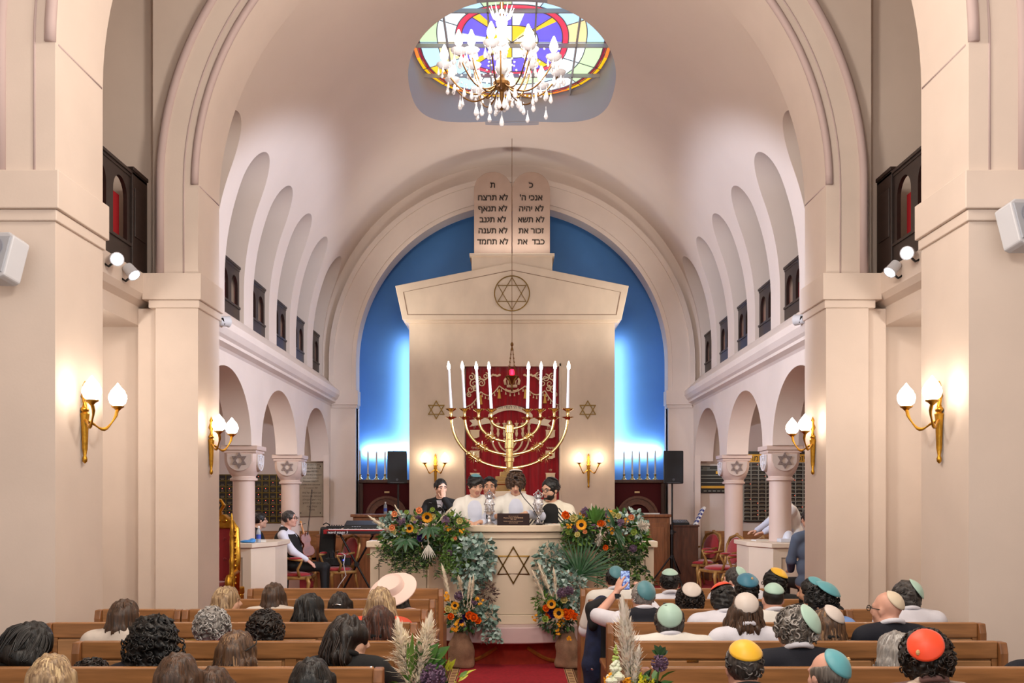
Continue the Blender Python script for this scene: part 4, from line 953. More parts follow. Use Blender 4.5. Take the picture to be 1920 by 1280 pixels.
# ------------------------------------------------------------------ pews
PY = {1: 9.45, 2: 8.44, 3: 7.67, 4: 6.84, 5: 5.94, 6: 5.02, 7: 4.15}
ORD = ['', 'front', 'second', 'third', 'fourth', 'fifth', 'sixth', 'last']
pewm = mat('pew_oak', (.62, .43, .26), .32, var=.28, vs=2.6, stretch=(1, 10, 12), bump=.05, bs=16, coat=.15)
pewp = mat('pew_panel', (.68, .50, .33), .35, var=.22, vs=2.2, stretch=(1, 8, 9)); pewd = mat('pew_recess', (.30, .17, .09), .5)
endm = mat('pew_end_oak', (.56, .37, .22), .35, var=.3, vs=2.6, stretch=(10, 10, 1))
def pew(x0, x1, Y, lab, aisle):
    t = thing('pew', lab, 'pew', ((x0+x1)/2, Y, 0), 0, 'oak pews'); L = (x1-x0)/2
    m = MB(); m.box(-L, L, 0, .045, .895, 1.0); m.build('top_rail', pewm, t, bevel=.008)
    m = MB(); n = max(1, round((x1-x0)/.62)); w = 2*L/n
    for i in range(n+1): m.box(max(-L, -L+i*w-.035), min(L, -L+i*w+.035), .006, .042, .12, .9)
    m.box(-L, L, .006, .042, .40, .47); m.box(-L, L, .006, .042, .1, .17); m.build('frame', pewm, t, bevel=.004)
    m = MB(); m.box(-L, L, .022, .036, .15, .9); m.build('back_panel', pewp, t)
    m = MB()
    for i in range(n): m.box(-L+(i+.5)*w-w*.42, -L+(i+.5)*w+w*.42, -.012, .012, .60, .885)
    m.build('book_flap', pewp, t, bevel=.004)
    for i in range(n): m = MB(); m.box(-L+(i+.5)*w-.035, -L+(i+.5)*w+.035, -.017, -.008, .878, .892); m.build('brass_hinge', brass, t)
    m = MB(); m.box(-L, L, .02, .44, .415, .45); m.box(-L, L, .40, .42, .3, .42); m.build('seat', pewm, t, bevel=.006)
    for s in (-1, 1):
        m = MB(); a, b = sorted((s*L, s*(L+.05)))
        pl = [(-.03, 0), (-.03, .93), (-.012, .995), (.06, .995), (.075, .7), (.10, .66), (.44, .66), (.46, .62), (.46, 0)]
        m.prism(pl, 'x', a, b); m.box(a-.008, b+.008, .07, .47, .65, .685); m.build('end_panel', endm, t, bevel=.008)
xl = {1: -2.46, 2: -2.5, 3: -2.49, 4: -2.5, 5: -2.57, 6: -3.0, 7: -3.0}
for r, Y in PY.items():
    pew(xl[r], -.70, Y, f'oak pew, {ORD[r]} row on the left of the aisle', 1)
    pew(.70, {1: 2.5, 2: 2.55, 3: 2.5, 4: 2.55, 5: 2.2, 6: 3.0, 7: 3.0}[r], Y, f'oak pew, {ORD[r]} row on the right of the aisle', -1)
pew(-3.16, -2.60, PY[3], 'short dark oak pew by the left pier, beside the third row', 1); pew(-3.16, -2.62, PY[4], 'short oak pew by the left pier, beside the fourth row', 1)
pew(2.62, 3.16, PY[3], 'short oak pew by the right pier, beside the third row', 1); pew(2.67, 3.2, PY[4], 'short oak pew by the right pier, beside the fourth row', 1); pew(2.32, 2.9, PY[5], 'short oak pew by the right pier, beside the fifth row', 1)
# aisle runner
t = thing('aisle_runner', 'red carpet runner with patterned cream borders along the aisle', 'carpet', (0, 6.2, 0))
m = MB(); m.box(-.56, .56, -4.2, 5.0, 0, .012); m.build('red_field', mat('runner_red', (.62, .08, .15), .95, var=.2, vs=30, bump=.2, bs=300), t)
for s in (-1, 1):
    m = MB(); a, b = sorted((s*.56, s*.66)); m.box(a, b, -4.2, 5.0, 0, .0115); m.build('border', mat('runner_cream', (.75, .62, .45), .9), t)
    m = MB(); 
    for k in range(100): y = -4.2+k*.092; m.box(min(s*.585, s*.635), max(s*.585, s*.635), y, y+.03, .0116, .0128)
    for q in (.565, .645): a, b = sorted((s*q, s*(q+.010))); m.box(a, b, -4.2, 5.0, .0116, .0128)
    m.build('border_pattern', mat('runner_brown', (.32, .10, .07), .9), t)
# ------------------------------------------------------------------ pulpit and dais
m = MB(); m.box(-1.7, 1.7, 13.7, 18.9, .27, .72); struct(m, 'floor_dais', redc, 'red carpeted dais before the ark', 'floor', bevel=.01)
m = MB(); m.prism([(.95*math.cos(a), 12.3+.95*math.sin(a)) for a in [2*PI*i/40 for i in range(40)]], 'z', .27, .50); struct(m, 'floor_bimah', redc, 'raised floor inside the pulpit', 'floor')
rr_ = mat('orange_red_carpet', (.60, .16, .085), .9, var=.15, vs=20); gyel = mat('gold_carpet_motif', (.62, .34, .08), .9, var=.3, vs=10)
m = MB(); m.prism(arcp(0, 12.25, 1.20, PI, 2*PI, 40), 'z', 0, .268); struct(m, 'floor_step', rr_, 'round red carpeted step under the pulpit', 'floor', bevel=.01)
m = MB()
for s in (-1, 1):
    for k in range(9):
        pass
    pts = []
    for i in range(13):
        u = i/12; a = PI*1.5+s*(.14+.30*u); z = .20-.16*math.sin(u*PI*.5)+.0; pts.append((1.202*math.cos(a), 12.25+1.202*math.sin(a), z))
    m.tube(pts, .022, 6); a = PI*1.5+s*.46
    m.tube([(1.203*math.cos(a), 12.25+1.203*math.sin(a), .03), (1.203*math.cos(a), 12.25+1.203*math.sin(a), .25)], .03, 6)
top(m, 'carpet_motif', gyel, 'gold curved motif woven on the red step under the pulpit', 'emblem')
PU = thing('pulpit', 'curved limestone pulpit with a bronze star on its front', 'pulpit', (0, 12.15, .27))
def ring(mb, r0, r1, z0, z1, a0=PI*1.0, a1=PI*2.0, n=48): mb.strip(arcp(0, 0, r0, a0, a1, n), arcp(0, 0, r1, a0, a1, n), 'z', z0-.27, z1-.27)
m = MB(); ring(m, .80, 1.03, .56, 1.40); m.build('body', stone2, PU, .6)
m = MB(); ring(m, .76, 1.055, 1.405, 1.475); m.build('moulding', stone2, PU, .6, bevel=.006)
m = MB(); ring(m, .70, 1.10, 1.48, 1.555); m.build('top_slab', stone2, PU, .6, bevel=.01)
m = MB(); ring(m, .8, 1.05, .45, .555); m.build('base_moulding', stone2, PU, .6, bevel=.006)
m = MB(); ring(m, .8, 1.30, .268, .45, PI*1.02, PI*1.98); m.build('base_ring', mat('pale_lilac_stone', (.80, .70, .70), .45, var=.05, vs=2), PU, .6, bevel=.012)
m = MB(); hexagram(m, (.015, .84), .215, .013, t=(-.012, .004), aspect=1)
m.v = [(x, -math.sqrt(1.033**2-x*x)+y, z) for x, y, z in m.v]; m.build('bronze_star', bronze, PU)
for s in (-1, 1):
    m = MB(); a, b = sorted((s*.93, s*1.70)); m.box(a, b, -.22, .10, 0, 1.0); m.build('side_wall', stone2, PU, bevel=.006)
    m = MB(); a, b = sorted((s*.95, s*1.74)); m.box(a, b, -.27, .14, 1.0, 1.075); m.build('side_cap', stone2, PU, bevel=.01)
    m = MB(); x0, x1 = sorted((s*1.02, s*1.60))
    for q in ((x0, x1, .845, .855), (x0, x1, .08, .09), (x0, x0+.01, .08, .855), (x1-.01, x1, .08, .855)): m.box(q[0], q[1], -.226, -.215, q[2], q[3])
    m.build('panel_groove', MATS['groove'], PU)
# things on the pulpit
t = thing('name_plaque', 'dark wooden plaque with gold lettering on the pulpit edge', 'sign', (.015, 11.12, 1.553))
m = MB(); m.prism([(-.03, 0), (.03, 0), (.02, .135), (-.005, .135)], 'x', -.18, .18); m.build('board', mat('dark_red_wood', (.13, .015, .02), .8, var=.3, vs=6), t, bevel=.004)
glt = mat('pale_gold_lettering', (.82, .66, .52), .5)
for i, (b, sz) in enumerate((('offert en souvenir de', .013), ('Maxime Xavier DOMERGUE', .0185), ('1926 - 2002', .014), ('Membre dévoué de notre communauté', .0135), ('que son nom soit béni', .011))):
    text(b, sz, glt, t, (0, -.0312+.185*(.104-.0185*i), .104-.0185*i), (PI/2-.183, 0, 0), ext=.0006)
silver = mat('chased_silver', (.78, .78, .80), .22, 1, bump=.5, bs=90)
def finial(x, Y, lab, h):
    t = thing('torah_finial', lab, 'finial', (x, Y, 1.555), 0, 'silver torah finials')
    m = MB(); m.lathe([(.06, 0), (.062, .012), (.03, .03), (.018, .06), (.026, .08), (.016, .10)], 18); m.build('foot', silver, t, .6)
    m = MB(); m.lathe([(.016, .10), (.04, .12), (.05, .15), (.052, .26), (.045, .29), (.03, .30)], 18); m.build('tower', silver, t, .6)
    m = MB()
    for k in range(8): a = PI*k/4; m.ell((.055*math.cos(a), .055*math.sin(a), .155), (.010, .010, .015), 8); m.ell((.055*math.cos(a), .055*math.sin(a), .235), (.010, .010, .015), 8)
    m.build('bells', silver, t, True)
    m = MB(); m.lathe([(.03, .30), (.045, .315), (.036, .34), (.02, .35)], 14); 
    for k in range(6): a = PI*k/3; m.tube([(.04*math.cos(a), .04*math.sin(a), .31), (.05*math.cos(a), .05*math.sin(a), .345), (.02*math.cos(a), .02*math.sin(a), .375), (0, 0, .38)], .005, 5)
    m.ell((0, 0, .39), .012); m.build('crown', silver, t, .6)
finial(-.26, 11.45, 'silver torah finial on the pulpit, left of the dark plaque', .4); finial(.30, 11.40, 'silver torah finial on the pulpit, right of the dark plaque', .4)
def mic(base, pts, lab):
    t = thing('microphone', lab, 'microphone', base, 0, None); m = MB(); m.lathe([(.04, 0), (.042, .012), (.012, .02)], 14); m.build('base', blackmet, t, .6)
    m = MB(); m.tube(pts, .005, 6); m.build('gooseneck', blackmet, t, True)
    d = (Vector(pts[-1])-Vector(pts[-2])).normalized(); m = MB(); m.tube([Vector(pts[-1])-d*.01, Vector(pts[-1])+d*.03], .012, 8); m.build('capsule', blackm, t)
mic((.31, 11.28, 1.555), [(0, 0, .02), (-.01, 0, .08), (-.08, .02, .2), (-.17, .04, .30), (-.215, .05, .37), (-.218, .05, .385)], 'black gooseneck microphone on the pulpit before the curly-haired reader')
mic((-.95, 13.9, .72), [(0, 0, .02), (0, 0, .75), (.02, 0, .93), (-.05, 0, 1.05), (-.18, -.02, 1.07)], 'slim black microphone stand beside the man in a black suit')
def book(c, d, rz, label, m_, grp=None, z=0):
    t = thing('book', label, 'book', c, rz, grp); m = MB(); m.cbox((0, 0, d[2]/2), (d[0]*.97, d[1]*.97, d[2]*.8)); m.build('pages', mat('paper', (.86, .84, .80), .8), t)
    m = MB(); m.box(-d[0]/2, d[0]/2, -d[1]/2, d[1]/2, 0, d[2]*.1); m.box(-d[0]/2, d[0]/2, -d[1]/2, d[1]/2, d[2]*.9, d[2]); m.box(-d[0]/2, -d[0]/2+.004, -d[1]/2, d[1]/2, 0, d[2]); m.build('cover', m_, t); return t
papm = mat('white_card', (.86, .85, .83), .7); blc = mat('book_cover_navy', (.04, .05, .09), .6)
book((.50, 11.38, 1.555), (.22, .16, .012), .2, 'open white booklet lying on the right end of the pulpit', papm)
# ------------------------------------------------------------------ side niches, cabinets
nichew = mat('niche_walnut', (.30, .17, .10), .4, var=.3, vs=4, stretch=(6, 6, 1)); carv = mat('carved_walnut', (.42, .24, .15), .45, var=.25, vs=20, bump=.4, bs=70)
oakc = mat('cabinet_oak', (.53, .33, .19), .4, var=.28, vs=3, stretch=(8, 8, 1))
velv2 = mat('dark_crimson_velvet', (.30, .012, .04), .9, sheen=.3)
for s, w in ((-1, 'left'), (1, 'right')):
    c = s*2.53; t = thing('niche_bench', f'dark walnut bench niche lined in crimson velvet, {w} of the ark', 'bench', (c, 20.1, .27))
    m = MB(); m.box(-.56, .56, -.02, .55, 1.90, 1.97); m.box(-.56, -.48, 0, .1, 0, 1.9); m.box(.48, .56, 0, .1, 0, 1.9); m.box(-.56, .56, .4, .5, 0, 1.9); m.box(-.5, .5, -.05, .4, .35, .45); m.build('frame', nichew, t, bevel=.008)
    m = MB(); m.box(-.48, .48, .04, .09, .3, 1.9); m.build('velvet_back', velv2, t)
    m = MB(); m.strip(arcp(0, 1.22, .25, 0, PI, 30), arcp(0, 1.22, .31, 0, PI, 30), 'y', -.06, .05); m.strip(arcp(0, 1.22, .31, 0, PI, 30), arcp(0, 1.22, .37, 0, PI, 30), 'y', -.035, .05); m.strip(arcp(0, 1.22, .37, 0, PI, 30), arcp(0, 1.22, .42, 0, PI, 30), 'y', -.07, .05)
    for q in (-.42, .25): m.box(q, q+.17, -.05, .05, .45, 1.22)
    m.build('arched_back', carv, t, .6)
    m = MB(); m.box(-.05, .05, .025, .04, 1.70, 1.735); m.build('brass_label', mat('pale_brass', (.8, .68, .5), .4, .6), t)
    for i, x in enumerate((675, 690, 706, 722, 737) if s < 0 else (1170, 1185.5, 1199, 1214, 1228.5)):
        p = P(x, 890, 20.3); k = thing('candlestick', f'white candle in a brass holder on the {w} niche shelf, {["leftmost","second from left","middle","second from right","rightmost"][i]}', 'candlestick', (p.x, 20.3, 2.24), 0, f'candles on the {w} shelf')
        m = MB(); m.lathe([(.055, 0), (.055, .015), (.03, .04), (.02, .08), (.028, .10), (.028, .115), (.015, .12)], 12); m.build('holder', brass, k, .6)
        m = MB(); m.lathe([(.019, .11), (.017, .55), (.006, .60), (.001, .63)], 10); m.build('candle', white, k, .6)
    x0, x1 = (-2.90, -1.98) if s < 0 else (2.02, 2.88)
    k = thing('cabinet', f'oak reading cabinet in front of the {w} niche', 'cabinet', ((x0+x1)/2, 18.4, .27)); L = (x1-x0)/2
    m = MB(); m.box(-L, L, -.25, .25, 0, 1.25); m.build('body', oakc, k, bevel=.006)
    m = MB(); m.box(-L-.04, L+.04, -.3, .3, 1.25, 1.30); m.build('top', oakc, k, bevel=.008)
    for i in range(2):
        m = MB(); a = -L+.04+i*L; m.box(a, a+L-.08, -.27, -.24, .08, 1.15); m.box(a+.06, a+L-.14, -.28, -.26, .16, 1.07); m.build('door', oakc, k, bevel=.006)
k = thing('counter', 'low dark oak counter right of the right cabinet', 'counter', (3.13, 18.2, .27)); m = MB(); m.box(-.22, .22, -.3, .3, 0, 1.08); m.build('body', nichew, k); m = MB(); m.box(-.24, .24, -.32, .32, 1.08, 1.11); m.build('top', nichew, k, bevel=.005)
k = thing('sideboard', 'low oak sideboard behind the keyboard', 'sideboard', (-2.92, 17.6, .27)); m = MB(); m.box(-.5, .5, -.2, .2, 0, .92); m.build('body', oakc, k); m = MB(); m.box(-.52, .52, -.22, .22, .92, .95); m.build('top', oakc, k)
k = thing('audio_mixer', 'black audio mixer on the low dark counter', 'mixer', (3.06, 18.1, 1.38)); m = MB(); m.prism([(-.15, 0), (.15, 0), (.15, .09), (-.15, .04)], 'x', -.14, .14); m.build('body', blackm, k)
m = MB(); [m.lathe([(.007, 0), (.006, .02)], 6, (-.11+.03*i, -.1+.05*j, .045+.008*j)) for i in range(8) for j in range(4)]; m.build('knobs', mat('grey_knob', (.5, .5, .52), .5), k)
k = thing('display_stand', 'tilted white and blue tablet leaning on the low counter', 'tablet', (3.30, 17.95, 1.38)); m = MB(); m.X = Matrix.Rotation(.5, 4, 'Y') @ Matrix.Rotation(-.2, 4, 'X'); m.box(-.02, .02, -.09, .09, 0, .36); m.build('panel', papm, k)
m = MB(); m.X = Matrix.Rotation(.5, 4, 'Y') @ Matrix.Rotation(-.2, 4, 'X'); [m.box(-.026, -.02, -.07, .07, .05+.075*i, .09+.075*i) for i in range(4)]; m.X = m.X; [m.box(-.018, .018, -.094, -.09, .04+.075*i, .08+.075*i) for i in range(4)]; m.build('blue_stripes', mat('royal_blue', (.12, .16, .45), .5), k)
def bottle(p, lab):
    k = thing('water_bottle', lab, 'bottle', p); m = MB(); m.lathe([(.03, 0), (.033, .01), (.033, .13), (.03, .16), (.013, .19), (.013, .20)], 14); m.build('bottle', mat('clear_plastic', (.85, .9, .95), .1, trans=.6), k, .6)
    m = MB(); m.lathe([(.0335, .05), (.0335, .11)], 14); m.build('label', mat('bottle_label', (.25, .35, .72), .5), k, .6); m = MB(); m.lathe([(.015, .198), (.015, .225)], 10); m.build('cap', white, k)
bottle((-2.34, 18.4, 1.57), 'small plastic water bottle on the left oak cabinet'); bottle((-3.50, 13.75, 1.25), 'clear water bottle on the left stone desk')
book((2.5, 18.3, 1.57), (.4, .25, .02), 0, 'white papers lying on the right oak cabinet', papm)
# PA speakers
def pa(x, Y, lab, zt):
    k = thing('loudspeaker', lab[0], 'speaker', (x, Y, 2.12)); m = MB(); m.prism([(-.178, -.16), (.178, -.16), (.13, .16), (-.13, .16)], 'z', 0, .58); m.build('cabinet', blackm, k, bevel=.015)
    m = MB(); m.box(-.165, .165, -.168, -.155, .035, .565); m.build('grille', mat('speaker_grille', (.05, .053, .06), .6, bump=.4, bs=500), k)
    m = MB(); m.lathe([(.022, 0), (.022, .004)], 14, (0, -.168, .07), Matrix.Rotation(PI/2, 3, 'X')); m.box(-.12, .12, -.172, -.165, .012, .022); m.build('badge', mat('grey_badge', (.25, .26, .28), .5), k)
    k = thing('speaker_stand', lab[1], 'stand', (x, Y, .27)); m = MB(); m.tube([(0, 0, .1), (0, 0, 1.0)], .022, 10); m.tube([(0, 0, .95), (0, 0, 1.85)], .016, 10); m.build('pole', blackmet, k, .6)
    m = MB(); m.lathe([(.035, .95), (.035, 1.03)], 10); m.lathe([(.035, .52), (.035, .58)], 10); m.tube([(.02, 0, .99), (.07, 0, .99)], .012, 6); m.build('collar', blackm, k)
    for i in range(3):
        a = 2*PI*i/3-PI/2+.3; m = MB(); m.tube([(.03*math.cos(a), .03*math.sin(a), .55), (.42*math.cos(a), .42*math.sin(a), .012)], .014, 6); m.tube([(.0, 0, .2), (.2*math.cos(a), .2*math.sin(a), .31)], .008, 5); m.build('leg', blackmet, k)
pa(-2.03, 17.75, ('black loudspeaker on a stand left of the ark', 'black tripod stand under the left loudspeaker'), 0); pa(2.85, 17.72, ('black loudspeaker on a stand right of the ark', 'black tripod stand under the right loudspeaker'), 0)
# keyboard on its stand
KX, KY = -2.42, 16.3
k = thing('stage_keyboard', 'red stage keyboard on a black stand left of the flowers', 'keyboard', (KX, KY, 1.28)); redk = mat('keyboard_red', (.55, .03, .06), .4)
m = MB(); m.box(-.64, .64, -.16, .16, 0, .07); m.build('case', redk, k, bevel=.008)
m = MB(); m.box(-.58, .58, -.165, -.155, .005, .048); m.build('front_strip', blackm, k); m = MB()
for i in range(36): m.box(-.56+i*.031, -.56+i*.031+.029, -.15, -.02, .065, .082)
m.build('white_keys', white, k); m = MB()
for i in range(35):
    if i % 7 not in (2, 6): m.box(-.56+i*.031+.022, -.56+i*.031+.038, -.10, -.02, .08, .095)
m.build('black_keys', blackm, k); m = MB(); [m.lathe([(.009, 0), (.008, .016)], 6, (-.5+.05*i, .07+.03*(i % 2), .07)) for i in range(21)]; m.build('knobs', blackm, k)
text('nord stage 3', .062, mat('white_print', (.9, .9, .9), .5), k, (-.40, -.167, .027), sx=1.05, ext=.001)
k = thing('synthesizer', 'black synthesizer module on top of the red keyboard', 'synthesizer', (-2.42, 16.42, 1.363)); m = MB(); m.prism([(-.14, 0), (.14, 0), (.14, .13), (-.12, .06)], 'x', -.33, .33); m.build('case', blackm, k, bevel=.01); m = MB(); [m.box(-.2+.04*i, -.175+.04*i, -.145, -.13, .03, .04) for i in range(4)]; m.build('buttons', mat('grey_knob', (.5, .5, .52), .5), k)
k = thing('synth_controller', 'flat black controller with cables at the keyboard left end', 'controller', (-2.90, 16.33, 1.375)); m = MB(); m.box(-.13, .13, -.1, .1, 0, .03); m.build('case', blackm, k, bevel=.006); m = MB(); [m.lathe([(.01, .03), (.009, .05)], 6, (-.1+.04*i, .03, 0)) for i in range(6)]; m.build('knobs', blackm, k)
k = thing('keyboard_stand', 'black folding X stand carrying the red keyboard', 'stand', (KX-.12, KY, .27))
for s in (-1, 1):
    m = MB(); m.tube([(s*.27, s*.02, 1.0), (-s*.27, s*.02, .02)], .017, 8); m.tube([(s*.27, -.2, 1.0), (s*.27, .2, 1.0)], .015, 8); m.tube([(-s*.27, -.22, .02), (-s*.27, .22, .02)], .015, 8); m.build('leg', blackmet, k)
m = MB(); m.lathe([(.04, -.04), (.04, .04)], 12, (0, 0, .51), Matrix.Rotation(PI/2, 3, 'X')); m.build('pivot', blackm, k)
# ------------------------------------------------------------------ armchairs and throne
redv = mat('scarlet_velvet', (.58, .02, .055), .8, sheen=.5, var=.1, vs=8); goldw = mat('gilt_wood', (.62, .46, .24), .4, .25, var=.25, vs=12)
def armchair(loc, rz, lab):
    t = thing('armchair', lab, 'armchair', loc, rz, 'red velvet gilt armchairs')  # front = +Y
    m = MB(); m.box(-.27, .27, -.22, .26, .36, .41); m.build('seat_frame', goldw, t, bevel=.015)
    s_ = SD(); s_.e((0, .02, .43), (.27, .25, .06)); s_.build('seat_cushion', redv, t, .02)
    for sx in (-1, 1):
        m = MB(); m.tube([(sx*.25, .23, .40), (sx*.275, .26, .32), (sx*.255, .24, .18), (sx*.245, .235, .06), (sx*.265, .265, 0)], [.03, .032, .022, .016, .02], 8); m.build('leg', goldw, t, True)
        m = MB(); m.tube([(sx*.23, -.20, .42), (sx*.23, -.22, .25), (sx*.24, -.27, 0)], [.026, .024, .018], 8); m.build('leg', goldw, t, True)
        m = MB(); m.tube([(sx*.27, .12, .41), (sx*.30, .10, .52), (sx*.285, .15, .62), (sx*.285, .17, .655), (sx*.28, .05, .665), (sx*.25, -.18, .70)], [.024, .02, .018, .024, .02, .018], 8); m.build('arm', goldw, t, True)
        m = MB(); m.ell((sx*.28, .06, .685), (.035, .11, .022), 10); m.build('arm_pad', redv, t, True)
    pts = [(.25*(1 if i < 5 else 1)*a, -.20-.10*b, .46+.50*b) for a, b in ((-.85, 0), (-.98, .35), (-1, .7), (-.8, .93), (0, 1.04), (.8, .93), (1, .7), (.98, .35), (.85, 0)) for i in (0,)]
    m = MB(); m.tube(pts, .026, 8, closed=True); m.ell((0, -.305, .985), (.05, .025, .03)); m.build('back_frame', goldw, t, True)
    s_ = SD(); s_.e((0, -.245, .71), (.225, .035, .235), np.array(Matrix.Rotation(.2, 3, 'X'))); s_.build('back_cushion', redv, t, .02)
    return t
a1 = armchair((3.42, 18.1, .27), PI/2+.45, 'red velvet gilt armchair beside the low dark counter')
def cp(loc, rz, lab): return dup(a1, loc, rz, lab)
cp((3.47, 16.55, .27), PI/2+.3, 'red velvet gilt armchair before the farther right column'); cp((3.62, 15.45, .27), PI/2+.2, 'red velvet gilt armchair half hidden behind the right stone desk')
cp((-3.32, 15.25, .27), -PI/2, 'red velvet gilt armchair on which the violinist sits'); cp((-2.88, 16.4, .27), PI/2+.7, 'red velvet gilt armchair loaded with black equipment')
k = thing('equipment_case', 'black padded equipment case standing on an armchair', 'case', (-3.1, 16.62, .76)); m = MB(); m.X = Matrix.Rotation(.06, 4, 'Y'); m.box(-.13, .13, -.06, .06, 0, .62); m.build('body', blackm, k, bevel=.03); m = MB(); m.tube([(-.05, -.02, .66), (0, -.02, .69), (.06, -.02, .66)], .01, 6); m.build('handle', blackm, k)
k = thing('effects_unit', 'black effects unit with a blue light on the loaded armchair', 'device', (-2.84, 16.3, .765)); m = MB(); m.box(-.2, .2, -.1, .1, 0, .12); m.build('body', blackm, k, bevel=.01); m = MB(); m.ell((.1, -.102, .09), .011); m.build('blue_light', mat('lit_blue_led', (.2, .25, 1), .3, emis=8), k)
m = MB(); [m.lathe([(.012, 0), (.01, .03)], 8, (-.16+.05*i, -.04, .12)) for i in range(6)]; [m.tube([(-.15+.06*i, .05, .12), (-.16+.07*i, .0, .22), (-.1+.05*i, -.08, .2), (-.12+.07*i, -.13, .05)], .006, 5) for i in range(5)]; m.build('knobs_and_leads', blackm, k)
wc = mat('white_cable', (.75, .75, .76), .5)
m = MB(); m.tube([(-2.75, 16.05, .98), (-2.68, 15.98, .95), (-2.70, 15.96, .8), (-2.66, 15.95, .62), (-2.74, 15.9, .5), (-2.85, 15.8, .3), (-2.6, 15.6, .285), (-2.3, 15.5, .285), (-2.1, 15.7, .285)], .008, 6); top(m, 'cable', wc, 'white cable hanging from the effects unit to the floor', 'cable', smooth=True)
k = thing('effects_pedal', 'small black foot pedal with a green light on the platform', 'pedal', (-2.85, 15.1, .27)); m = MB(); m.box(-.12, .12, -.06, .06, 0, .05); m.build('body', blackm, k); m = MB(); m.ell((.02, -.062, .04), .008); m.build('green_light', mat('lit_green_led', (.2, 1, .5), .3, emis=8), k)
k = thing('power_strip', 'grey power strip on the platform under the keyboard', 'power strip', (-2.45, 15.4, .27)); m = MB(); m.box(-.2, .2, -.03, .03, 0, .05); m.build('body', wpl, k, bevel=.008)
TH_ = thing('throne', 'tall gilded throne with tufted red velvet beside the far left pier', 'throne', (-3.90, 12.75, .27), -.35)
m = MB(); m.box(-.36, .36, -.3, .3, .35, .45); [m.box(x-.05, x+.05, y-.05, y+.05, 0, .36) for x in (-.3, .3) for y in (-.25, .25)]; m.build('seat_frame', gold, TH_, bevel=.02)
m = MB(); m.box(-.30, .30, .10, .16, .45, 1.22); m.build('back_velvet', redv, TH_, bevel=.02); m = MB(); [m.ell((-.2+.2*i+(.1 if j % 2 else 0), .09, .55+.13*j), .018, 8) for i in range(3) for j in range(5)]; m.build('tufts', redv, TH_, True)
m = MB(); m.box(-.32, .32, -.28, .1, .45, .53); m.build('seat_cushion', redv, TH_, bevel=.03)
for s in (-1, 1):
    m = MB(); m.tube([(s*.345, .12, .4), (s*.355, .13, .8), (s*.34, .13, 1.2), (s*.25, .13, 1.32)], [.045, .05, .045, .03], 8)
    for j in range(10): m.ell((s*.35, .08, .5+.075*j), (.035, .02, .03), 8)
    m.build('back_post', gold, TH_, True)
    m = MB(); m.lathe([(.05, .3), (.055, .45), (.035, .5), (.05, .56), (.03, .66), (.028, .75), (.035, .8), (.024, .84), (.028, 1.05), (.022, 1.1), (.03, 1.13), (.02, 1.2), (.024, 1.25), (.012, 1.3), (.018, 1.34), (.004, 1.40)], 12, (s*.44, -.1, 0)); m.tube([(s*.44, -.1, .62), (s*.4, .05, .66), (s*.36, .14, .64)], .03, 8); m.ell((s*.44, -.16, .52), (.05, .06, .12)); m.build('arm_post', gold, TH_, .7)
m = MB(); m.prism([(-.34, 1.2), (.34, 1.2), (.30, 1.30), (.18, 1.38), (-.18, 1.38), (-.30, 1.30)], 'y', .08, .17); [m.ell((-.2+.1*i, .08, 1.3), (.05, .02, .03), 8) for i in range(5)]; m.build('crest', gold, TH_, bevel=.02)
m = MB(); m.lathe([(.10, 1.37), (.13, 1.40), (.10, 1.42)], 16, (0, .12, 0)); [m.tube([(.11*math.cos(a), .12+.06*math.sin(a), 1.42), (.17*math.cos(a), .12+.08*math.sin(a), 1.50), (.12*math.cos(a), .12+.06*math.sin(a), 1.56), (0, .12, 1.57)], .02, 6) for a in [PI*i/4 for i in range(8)]]; m.ell((0, .12, 1.60), .03); m.build('crown', gold, TH_, .7)
# ------------------------------------------------------------------ memorial boards and plaques
bl2 = mat('black_plate', (.022, .024, .022), .3); tinyt = mat('engraved_gold', (.55, .50, .38), .5); redl = mat('lit_red_lamp', (1, .5, .4), .3, emis=2.2, ecol=(1, .42, .3)); goldp = mat('gold_plate', (.80, .62, .25), .35, .6); barm = mat('board_bar_brass', (.42, .36, .16), .4, .7); barw = mat('board_bar_grey', (.62, .63, .58), .5)
def board(x0, x1, z0, z1, nc, nr, Y, lab, bar, lampside, head=None):
    t = thing('memorial_board', lab, 'memorial board', ((x0+x1)/2, Y, z0)); L = (x1-x0)/2; Hh = z1-z0
    m = MB(); m.box(-L, L, 0, .03, 0, Hh); m.build('backing', bl2, t)
    m = MB(); [m.box(-L+2*L*i/nc-.010, -L+2*L*i/nc+.010, -.012, 0, 0, Hh) for i in range(nc+1)]; [m.box(-L, L, -.011, 0, Hh*j/nr-.009, Hh*j/nr+.009) for j in range(nr+1)]; m.build('grid', bar, t)
    rg = random.Random(nc); w = 2*L/nc; hh = Hh/nr; tx = MB(); lt = MB(); n = 0
    for i in range(nc):
        for j in range(nr):
            cx_, cz_ = -L+w*(i+.5), hh*(j+.5)
            for q in range(2): a = w*rg.uniform(.15, .3); tx.box(cx_-a, cx_+a, -.004, 0, cz_-.016-.022*q, cz_-.008-.022*q)
            m = MB(); m.ell((cx_+w*lampside[0], -.012, cz_+hh*lampside[1]), (.006, .006, .008), 6)
            if n < 100 and rg.random() < lampside[2]: m.build('memorial_lamp', redl, t); n += 1
    tx.build('engraving', tinyt, t)
    if head:
        m = MB(); m.box(-L, L, -.01, .03, Hh, Hh+.17); m.build('header_plate', goldp, t); text(head, .15, inkm, t, (0, -.012, Hh+.085), rtl=True); m = MB(); m.box(-L, L, -.01, .03, Hh+.17, Hh+.23); m.box(-L, L, -.02, .03, -.03, 0); m.build('frame', bar if False else bl2, t)
    else:
        m = MB(); m.box(-.30, .0, -.01, .02, Hh, Hh+.16); m.build('crest_plate', barm, t)
